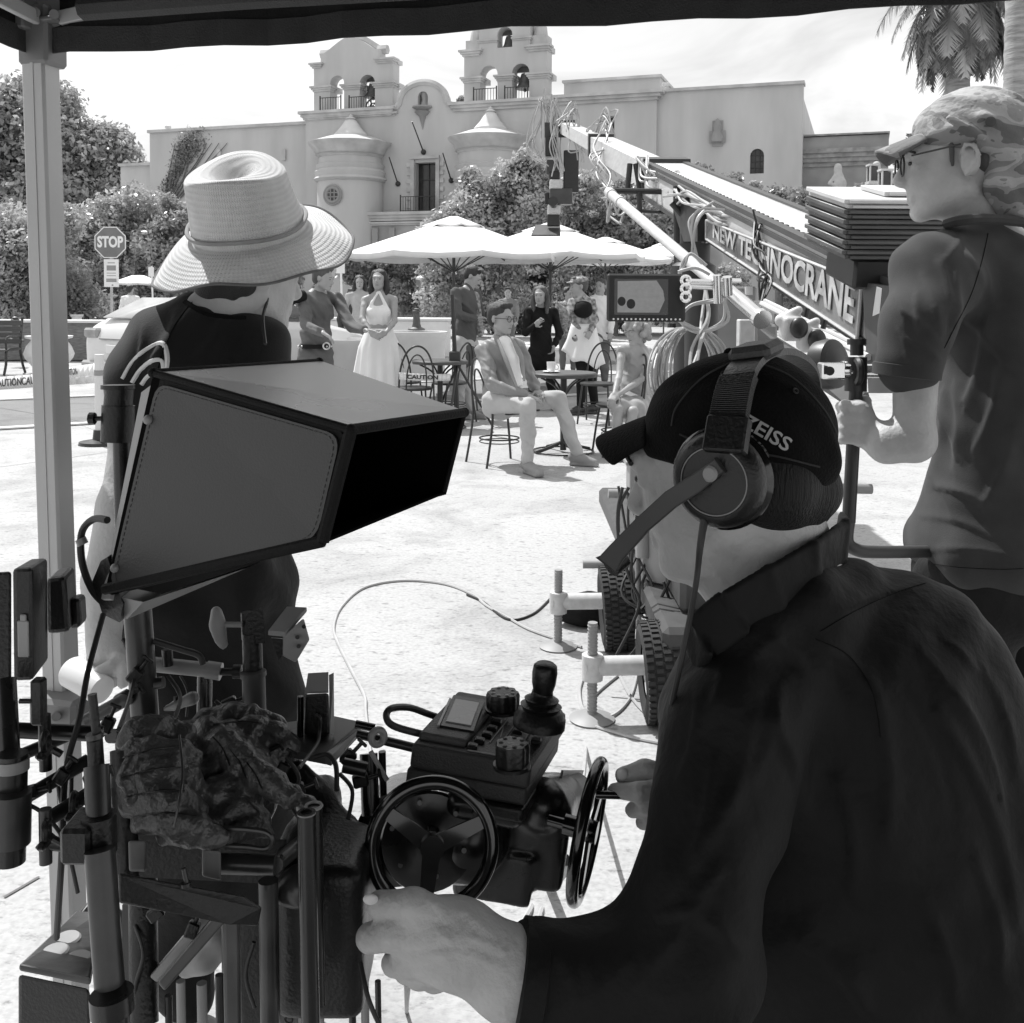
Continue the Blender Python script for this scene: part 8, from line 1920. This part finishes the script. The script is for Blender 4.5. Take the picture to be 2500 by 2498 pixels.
bp = [P(1773, 1060, 1.035), P(1783, 1000, 1.045), P(1797, 940, 1.065), P(1820, 893, 1.10), P(1860, 866, 1.15), P(1915, 868, 1.21), P(1960, 905, 1.27), P(1975, 980, 1.30)]
bp = spline(bp, 8); m = MB(); nn = len(bp)
wd = (fO-fO.dot(Vector((0,0,1)))*Vector((0,0,0))).normalized()
rows = []
for i, p in enumerate(bp):
    t = (bp[min(i+1, nn-1)]-bp[max(i-1, 0)]).normalized(); x = (wd-t*wd.dot(t)).normalized(); n = t.cross(x); hw = .0175; e = .004; rows.append([p+x*hw+n*e, p-x*hw+n*e, p-x*hw-n*e, p+x*hw-n*e])
for i in range(nn-1):
    for j in range(4): m._add([rows[i][j], rows[i][(j+1) % 4], rows[i+1][(j+1) % 4], rows[i+1][j]], [(0, 1, 2, 3)])
m.weld(6); m.build('headband', MBLKP, hset, True, 40)
for i in range(4, 22):     # ribs
    p = bp[i]; t = (bp[i+1]-bp[i-1]).normalized(); x = (wd-t*wd.dot(t)).normalized(); n = t.cross(x)
m = MB()
for k_ in range(26):
    f_ = 3+k_*.62; i = int(f_); p = bp[i].lerp(bp[i+1], f_-i); t = (bp[i+1]-bp[i]).normalized(); x = (wd-t*wd.dot(t)).normalized(); n = t.cross(x); m.box(p, (.0195, .0062, .0014), X=x, Y=n, Z=t, bev=.0008)
m.build('band_ribs', MBLKP, hset)
m = MB(); i = 30; p = bp[i]; t = (bp[i+2]-bp[i-2]).normalized(); x = (wd-t*wd.dot(t)).normalized(); n = t.cross(x); n = n if n.z > 0 else -n; m.box(p+n*.006, (.024, .009, .030), X=x, Y=n, Z=t, bev=.006); m.build('band_pad', MCTT, hset)
m = MB(); t = (bp[5]-bp[1]).normalized(); x = (wd-t*wd.dot(t)).normalized(); n = t.cross(x); m.box(P(1775, 1062, 1.032), (.022, .008, .019), X=x, Y=n, Z=t, bev=.002); m.build('band_joint', MBLKP, hset)
m = MB(); m.tube([P(1722, 1256, 1.045), P(1710, 1330, 1.05), P(1700, 1420, 1.04), P(1680, 1530, 1.05), P(1655, 1650, 1.05), P(1640, 1720, 1.06)], [.0045, .003, .003, .003], 8, smoothn=6); m.build('headset_cable', MCBD, hset)

# ---- man in the camouflage cap on the right
cm_ = thing('person', 'man in camouflage cap and dark T-shirt standing at right, holding the crane handle', 'person', tuple(Vector((1.02, 2.15, 0))))
fC = Vector((-.975, .20, -.03)); cC = P(2332, 400, 2.16); hc2 = 1.03
s = SDF(.005); rC, fC, uC = head_sdf(s, cC, fC, (0, 0, 1), hc2, k=.012); LC = lambda a, b, d: cC+(rC*a+fC*b+uC*d)*hc2
# ear folds
s.cap(LC(0, -.03, -.04), P(2400, 620, 2.2), .056, .070, .03); s.ell(P(2440, 700, 2.2), (.13, .16, .12), k=.05)
s.chain([LC(-.083, .006, .012), LC(-.089, .0, .026), LC(-.093, -.016, .024), LC(-.093, -.024, .004), LC(-.088, -.014, -.02), LC(-.084, -.004, -.030)], [.0045, .005, .005, .005, .005, .007], .003); s.ell(LC(-.090, -.006, .0), (.006, .008, .013), rC, fC, uC, k=.003, op=1)
s.chain([P(2265, 700, 2.03), P(2237, 880, 2.0), P(2230, 1075, 1.98)], [.047, .044, .038], .02)
s.chain([P(2230, 1075, 1.98), P(2165, 1082, 1.99), P(2108, 1050, 2.03)], [.041, .036, .027], .02)
s.ell(P(2092, 1030, 2.02), (.034, .030, .045), k=.02)
for i, v in enumerate((990, 1018, 1045, 1070)): s.chain([P(2100, v+4, 1.995), P(2062, v, 2.01), P(2052, v+3, 2.05), P(2075, v+6, 2.085)], [.0115, .011, .0105, .009], .004)
s.chain([P(2115, 1010, 2.02), P(2112, 980, 2.07), P(2090, 975, 2.09)], [.015, .012, .010], .006)
s.ell(P(2440, 1100, 2.2), (.12, .13, .3), k=.05)
s.build('body', MSKL, cm_, sm=1)
for a in (-1, 1): m = MB(); m.sph(LC(a*.030, .0925, .001), (.009, .004, .0045), 10, 6, rC, fC, uC); m.build('eye', MEYE, cm_); m = MB(); m.tube([LC(a*.014, .102, .022), LC(a*.034, .100, .028), LC(a*.052, .086, .019)], .003, 5); m.build('eyebrow', MEYE, cm_)
m = MB(); m.tube([P(2345, 352, 2.07), P(2290, 365, 2.07), P(2225, 380, 2.08)], .0022, 6); m.torus(LC(-.034, .108, -.004), fC, .021, .0022, 18, 5); m.torus(LC(.034, .108, -.004), fC, .021, .0022, 18, 5); m.build('eyeglasses', MBK, cm_)
s = SDF(.005); s.ell(LC(0, -.05, .01), (.0775, .065, .06), rC, fC, uC, k=.02); s.cap(LC(-.073, .022, .03), LC(-.073, .020, -.012), .007, .005, .01); s.build('hair', MHM, cm_, sm=1)
def camo(key):
    m = M(key, .30, .85, .1, 20, .4, 60); t, b = nodes(m); N = t.nodes.new; L = t.links.new; c = N('ShaderNodeTexCoord')
    mp = N('ShaderNodeMapping'); mp.inputs['Scale'].default_value = (12, 12, 27); mp.inputs['Rotation'].default_value = (.0, .35, 0); L(c.outputs['Object'], mp.inputs[0])
    n = N('ShaderNodeTexNoise'); n.inputs['Scale'].default_value = 1.0; n.inputs['Detail'].default_value = 2; n.inputs['Distortion'].default_value = .35; L(mp.outputs[0], n.inputs['Vector'])
    r = N('ShaderNodeValToRGB'); r.color_ramp.interpolation = 'CONSTANT'; e = r.color_ramp.elements; e[0].color = (.12,)*3+(1,); e[0].position = 0; e[1].position = .43; e[1].color = (.24,)*3+(1,); x = e.new(.54); x.color = (.34,)*3+(1,); x = e.new(.64); x.color = (.20,)*3+(1,)
    L(n.outputs[0], r.inputs[0]); L(r.outputs[0], b.inputs['Base Color']); return m
MCM = camo('camouflage_cloth')
s = SDF(.005); s.ell(LC(0, -.040, .062), (.098, .125, .092), rC, fC, uC, k=.02); s.ell(LC(0, -.085, .01), (.088, .062, .07), rC, fC, uC, k=.03)
s.box(LC(0, .06, -.05), (.2, .10, .085), .01, X=rC, Y=(fC+uC*.22), Z=(uC-fC*.22), k=.006, op=1)
s.chain([P(2440, 455, 2.1), P(2470, 500, 2.1), P(2520, 540, 2.1)], [.035, .025, .018], .02); s.chain([P(2430, 440, 2.08), P(2500, 450, 2.08), P(2560, 520, 2.08)], [.02, .02, .01], .02)
s.cap(P(2400, 285, 2.055), P(2480, 320, 2.06), .008, .006, .02); s.cap(P(2320, 290, 2.06), P(2400, 340, 2.045), .006, .005, .02)
s.build('camouflage_cap', MCM, cm_, disp=wrink(.0022, 50, 60, 70), sm=1)
m = MB(); rows = []
for i in range(13):
    a = (i/12-.5)*2; row = []
    for j in range(7):
        t = j/6; row.append(LC(a*(.082-.012*t), .070+.085*t*math.sqrt(max(0, 1-.6*a*a)), .062-.022*a*a-.030*t))
    rows.append(row)
for i in range(12):
    for j in range(6): m._add([rows[i][j], rows[i+1][j], rows[i+1][j+1], rows[i][j+1]], [(0, 1, 2, 3)])
m.weld(5); o = m.build('cap_brim', MCM, cm_, angle=None); md = o.modifiers.new('t', 'SOLIDIFY'); md.thickness = .006; md.offset = 0
m = MB(); m.lathe([(0, 0), (.010, 0), (.0105, .003), (.007, .0045), (0, .0045)], P(2418, 298, 2.045), -rC, n=16); m.build('cap_snap', MDG, cm_)
MTS = M('tshirt_grey', .048, .9, .2, 14, .12, 420, spec=.2, sheen=.06)
s = SDF(.0065)
s.ell(P(2445, 740, 2.17), (.135, .15, .15), k=.06); s.ell(P(2440, 1000, 2.19), (.125, .16, .24), k=.08); s.ell(P(2435, 1280, 2.19), (.155, .15, .16), k=.08)
s.chain([P(2400, 635, 2.15), P(2275, 690, 2.05), P(2240, 790, 2.0), P(2222, 880, 1.99)], [.06, .074, .066, .066], .04)
s.chain([P(2500, 640, 2.25), P(2560, 740, 2.35)], [.06, .07], .05)
s.box(P(2435, 1345, 2.19), (.163, .15, .055), .05, k=.06)
s.chain([P(2380, 600, 2.12), P(2270, 655, 2.07)], [.05, .062], .04)
CRC = [(2360, 620, 2420, 740, 18, .008), (2400, 800, 2360, 980, 20, .009), (2440, 900, 2380, 1100, 22, .009), (2470, 1050, 2400, 1230, 20, .008), (2290, 1000, 2340, 1120, 14, .007), (2180, 720, 2210, 800, 9, .006), (2200, 760, 2280, 830, 10, .007), (2210, 830, 2290, 880, 9, .006), (2280, 1190, 2420, 1240, 12, .006), (2350, 560, 2300, 640, 10, .005), (2290, 640, 2325, 790, 14, .012), (2330, 660, 2315, 830, 12, .012), (2250, 680, 2290, 800, 12, .009), (2235, 720, 2255, 840, 10, .007), (2310, 650, 2312, 820, 9, -.014), (2250, 1262, 2420, 1310, 12, .004), (2262, 1150, 2330, 1270, 14, .006), (2300, 960, 2262, 1180, 14, .009), (2330, 950, 2330, 1150, 20, .006), (2260, 1345, 2500, 1372, 9, .003), (2340, 760, 2460, 900, 20, .006), (2190, 800, 2215, 880, 8, .005)]
def tsf(x, y, z): return (.004*np.sin(20*x-26*z+2.4*np.sin(7*z+5*x)+1.2*np.sin(11*y))+.0018*np.sin(60*x+30*z+3*np.sin(16*z))).astype(np.float32)
ts_ = s.build('t_shirt', MTS, cm_, disp=tsf, sm=1, vfn=crease(CRC))
m = MB(); q = P(2214, 905, 1.99); m.lathe([(.058, -.013), (.0645, -.012), (.0655, .010), (.060, .012)], q, (.10, .02, 1), n=36, close=False, sx=1.02, sy=.98); m.build('sleeve_cuff', MTS, ts_)
m = MB(); m.tube([P(2310, 548, 2.07), P(2350, 538, 2.04), P(2420, 535, 2.05), P(2520, 545, 2.1)], .011, 8, smoothn=5); m.build('neck_band', MTS, ts_)
seam(ts_, [(2412, 570), (2396, 640), (2370, 720), (2330, 800), (2305, 850)], .0008, MCAPB, 'raglan_seam'); seam(ts_, [(2250, 1372), (2340, 1385), (2440, 1390), (2498, 1388)], .0007, MCAPB, 'hem_stitch')
s = SDF(.01); s.box(P(2440, 1440, 2.2), (.16, .14, .08), .06, k=.04)
for dx in (-.08, .09): b = Vector((P(2440, 1440, 2.2).x+dx, 2.2+dx*.6, 0)); s.chain([b+Vector((0, 0, .85)), b+Vector((0, 0, .48)), b+Vector((0, 0, .08))], [.10, .08, .065], .05); s.chain([b+Vector((.03, .03, .05)), b+Vector((-.16, -.02, .04))], [.05, .04], .03)
s.build('trousers', MSHB, cm_, disp=wrink(.005, 20, 20, 26), sm=1)

# ---- man in the straw hat
sm_ = thing('person', 'man in a wide straw hat and black T-shirt seen from behind at left', 'person', tuple(Vector((-.58, 1.95, 0))))
fS = Vector((.72, .69, -.10)); cS_ = P(612, 668, 1.95)
s = SDF(.005); rS, fS, uS = head_sdf(s, cS_, fS, (0, 0, 1), .94, k=.012); LS = lambda a, b, d: cS_+(rS*a+fS*b+uS*d)*.94
s.cap(LS(0, -.03, -.05), P(515, 800, 1.93), .056, .068, .04); s.ell(P(475, 930, 1.93), (.13, .11, .13), k=.05); s.ell(P(460, 1200, 1.95), (.13, .1, .25), k=.05)
s.chain([P(360, 880, 1.90), P(325, 1060, 1.88), P(296, 1240, 1.84)], [.042, .039, .037], .02)
s.chain([P(296, 1240, 1.84), P(262, 1420, 1.80), P(252, 1560, 1.76)], [.042, .040, .029], .02)
s.ell(P(262, 1620, 1.74), (.034, .026, .045), k=.02)
for i in range(4): s.chain([P(272-4*i, 1625+14*i, 1.70), P(245-4*i, 1640+14*i, 1.695), P(222, 1650+12*i, 1.72)], [.011, .0105, .009], .004)
s.chain([P(290, 1610, 1.72), P(305, 1640, 1.70), P(300, 1668, 1.69)], [.014, .012, .010], .006)
s.build('body', MSKL, sm_, sm=1)
s = SDF(.005); s.ell(LS(0, -.045, .0), (.082, .072, .072), rS, fS, uS, k=.02); s.cap(LS(0, -.085, -.01), LS(0, -.085, -.045), .03, .02, .02); s.build('hair', MHD, sm_, disp=wrink(.0015, 150, 150, 30), sm=1)
m = MB(); m.prism([P(660, 693, 1.93), P(702, 688, 1.97), P(700, 712, 1.97), P(664, 716, 1.93)], (.004, .004, 0)); m.tube([P(612, 690, 1.92), P(640, 694, 1.92), P(662, 695, 1.93)], .0025, 6); m.build('sunglasses', MWHL, sm_)
m = MB(); m.tube([P(655, 690, 1.91), P(652, 735, 1.90), P(642, 775, 1.87), P(648, 840, 1.80)], .003, 6, smoothn=5); m.build('earpiece_cord', MCBD, sm_)
MT2 = M('tshirt_black', .010, .85, .25, 9, .12, 300, spec=.2, sheen=.12)
s = SDF(.0065)
s.ell(P(480, 900, 1.93), (.135, .13, .125), k=.06); s.ell(P(470, 1100, 1.95), (.14, .13, .25), k=.08); s.ell(P(480, 1330, 1.97), (.13, .12, .12), k=.06)
s.chain([P(470, 785, 1.95), P(395, 850, 1.92), P(355, 930, 1.89), P(338, 1010, 1.88)], [.045, .058, .058, .055], .04)
s.chain([P(560, 790, 1.95), P(615, 850, 1.93), P(625, 940, 1.90), P(620, 1010, 1.88)], [.045, .062, .062, .06], .04)
CRS = [(540, 775, 450, 900, 10, .010), (575, 780, 470, 930, 9, .010), (600, 800, 490, 960, 9, .010), (625, 820, 520, 970, 9, .009), (645, 850, 560, 980, 9, .008), (430, 760, 375, 880, 12, .008), (350, 800, 320, 920, 10, .006), (470, 740, 430, 800, 10, .006), (560, 800, 470, 960, 6, -.008), (640, 900, 560, 960, 8, .006), (500, 900, 420, 960, 10, .008), (400, 820, 345, 900, 9, .005)]
def tsg(x, y, z): return (.003*np.sin(38*x+46*z+1.8*np.sin(9*x-4*z))+.002*np.sin(80*x-30*z+2*np.sin(20*z))).astype(np.float32)
t2 = s.build('t_shirt', MT2, sm_, disp=tsg, sm=1, vfn=crease(CRS))
MSTR = M('stripe_white', .6, .8, .05, 20)
for pts in ([(298, 925), (325, 880), (362, 850), (396, 838), (408, 870), (404, 915)], [(322, 935), (345, 900), (375, 880), (396, 884), (398, 925)], [(345, 940), (362, 918), (386, 910)]): seam(t2, pts, .0050, MSTR, 'sleeve_stripe', -.0022)
seam(t2, [(470, 738), (430, 790), (400, 850), (385, 905)], .0012, MCAPB, 'shoulder_seam'); seam(t2, [(452, 738), (500, 765), (560, 775), (600, 775)], .006, MCAPB, 'neck_band', -.001)
s = SDF(.008); s.box(P(500, 1400, 1.97), (.14, .12, .09), .06, k=.04)
s.chain([P(440, 1450, 1.95), P(430, 1800, 1.9), Vector((P(430, 2000, 1.95).x, 1.95, .08))], [.10, .085, .065], .05); s.chain([P(590, 1450, 2.0), P(625, 1700, 1.98), Vector((P(640, 2000, 1.98).x, 2.0, .08))], [.10, .085, .065], .05)
s.build('trousers', MSHB, sm_, disp=wrink(.006, 22, 20, 24), sm=1)
# tumbler in his hand
m = MB(); tb = P(212, 1662, 1.70); ax_ = (P(300, 1720, 1.66)-P(190, 1650, 1.72)).normalized(); m.lathe([(.0, -.042), (.024, -.042), (.0265, -.038), (.024, .032), (.023, .040), (0, .040)], tb, ax_, n=24); cu_ = tag(m.build('drinking_cup', M('cup_white', .65, .35, .05)), 'pale ribbed drinking cup held low by the man in the straw hat', 'cup')
# straw hat
def strawmat():
    m = M('straw', .66, .75, .08, 30); t, b = nodes(m); N = t.nodes.new; L = t.links.new
    c = N('ShaderNodeTexCoord'); sx = N('ShaderNodeSeparateXYZ'); L(c.outputs['Object'], sx.inputs[0])
    def mt(op, a, b_=None):
        n = N('ShaderNodeMath'); n.operation = op
        for i, q in enumerate((a, b_)):
            if q is None: continue
            if isinstance(q, (int, float)): n.inputs[i].default_value = q
            else: L(q, n.inputs[i])
        return n.outputs[0]
    r2 = mt('ADD', mt('MULTIPLY', sx.outputs[0], sx.outputs[0]), mt('MULTIPLY', sx.outputs[1], sx.outputs[1])); r = mt('SQRT', r2); sS = mt('SUBTRACT', r, sx.outputs[2])
    an = mt('ARCTAN2', sx.outputs[1], sx.outputs[0])
    ring = mt('SINE', mt('MULTIPLY', sS, 2*math.pi/.0125)); br = mt('SINE', mt('ADD', mt('MULTIPLY', an, 150.0), mt('MULTIPLY', mt('ABSOLUTE', ring), 2.2)))
    h = mt('ADD', mt('MULTIPLY', ring, .45), mt('MULTIPLY', br, .45)); bp = N('ShaderNodeBump'); bp.inputs['Strength'].default_value = .8; bp.inputs['Distance'].default_value = .0014; L(h, bp.inputs['Height']); L(bp.outputs[0], b.inputs['Normal'])
    cr = N('ShaderNodeMapRange'); cr.inputs[1].default_value = -1.2; cr.inputs[2].default_value = 1.2; cr.inputs[3].default_value = .80; cr.inputs[4].default_value = 1.0; L(h, cr.inputs[0])
    base = b.inputs['Base Color'].links[0].from_socket; mm = N('ShaderNodeMixRGB'); mm.blend_type = 'MULTIPLY'; mm.inputs[0].default_value = 1; L(base, mm.inputs[1]); L(cr.outputs[0], mm.inputs[2]); L(mm.outputs[0], b.inputs['Base Color'])
    return m
MSW_ = strawmat()
zc_ = Vector((-.06, -.41, .91)).normalized(); xc_ = Vector((1, 0, .05)); xc_ = (xc_-zc_*xc_.dot(zc_)).normalized(); yc_ = zc_.cross(xc_)
org = P(608, 562, 1.93)
Mh = Matrix(((xc_.x, yc_.x, zc_.x, org.x), (xc_.y, yc_.y, zc_.y, org.y), (xc_.z, yc_.z, zc_.z, org.z), (0, 0, 0, 1)))
n = 96; prof = []
rb = .107
for i in range(15): t = i/14; prof.append(('b', .193-(.193-rb)*t, t))
for i in range(12): t = (i+1)/12; prof.append(('c', rb-.016*t, t))
for i in range(10): t = (i+1)/10; prof.append(('t', (rb-.016)*(1-t), t))
vs = []; fs = []
for kind, r0, t in prof:
    for j in range(n):
        a = 2*math.pi*j/n; ca, sa = math.cos(a), math.sin(a)
        if kind == 'b':
            q = 1-t; z = -.030*q**1.6+.016*q*math.cos(2*a)*-1-.030*q*q*max(0, -ca)**2-.016*q*max(0, -sa)+.004*math.sin(7*a+1)*q; x = ca*r0*.99; y = sa*r0*1.0
        elif kind == 'c':
            z = .116*t+.010*t*math.cos(2*a)*-1+.004*math.sin(t*9); x = ca*(r0+.002*math.sin(5*a))-.010*t; y = sa*(r0*1.08)
        else:
            rr = r0; x = ca*rr-.010; y = sa*rr*1.08; e = math.exp(-((x+.012)/.034)**2-((y+.012)/.062)**2); z = .116+.010*-math.cos(2*a)*(1-t)+.013*math.sin(math.pi*min(1, t*1.3)*.5)-.038*e*min(1, t*2.2)
        vs.append((x, y, z))
K = len(prof)
for i in range(K-1):
    for j in range(n): l = (j+1) % n; fs.append((i*n+j, i*n+l, (i+1)*n+l, (i+1)*n+j))
hat = meshobj('straw_hat', vs, fs, MSW_, sm_, True, None)
hat.matrix_basis = Mh; md = hat.modifiers.new('w', 'WELD'); md.merge_threshold = .0005; md = hat.modifiers.new('t', 'SOLIDIFY'); md.thickness = .003; md = hat.modifiers.new('s', 'SUBSURF'); md.render_levels = 1
m = MB(); m.tube([Vector((vs[j][0], vs[j][1], vs[j][2]+.001)) for j in range(n)], .0028, 8, closed=True); o = m.build('brim_binding', M('straw_binding', .12, .8, .2, 30), hat)
m = MB(); pts = [Vector((math.cos(2*math.pi*j/n)*(rb+.0025)*1.0-.001, math.sin(2*math.pi*j/n)*(rb+.0025)*1.08, .016+.003*math.sin(3*2*math.pi*j/n))) for j in range(n)]; m.tube(pts, .0042, 8, closed=True); m.build('hat_band', M('straw_band', .26, .8, .2, 30), hat)
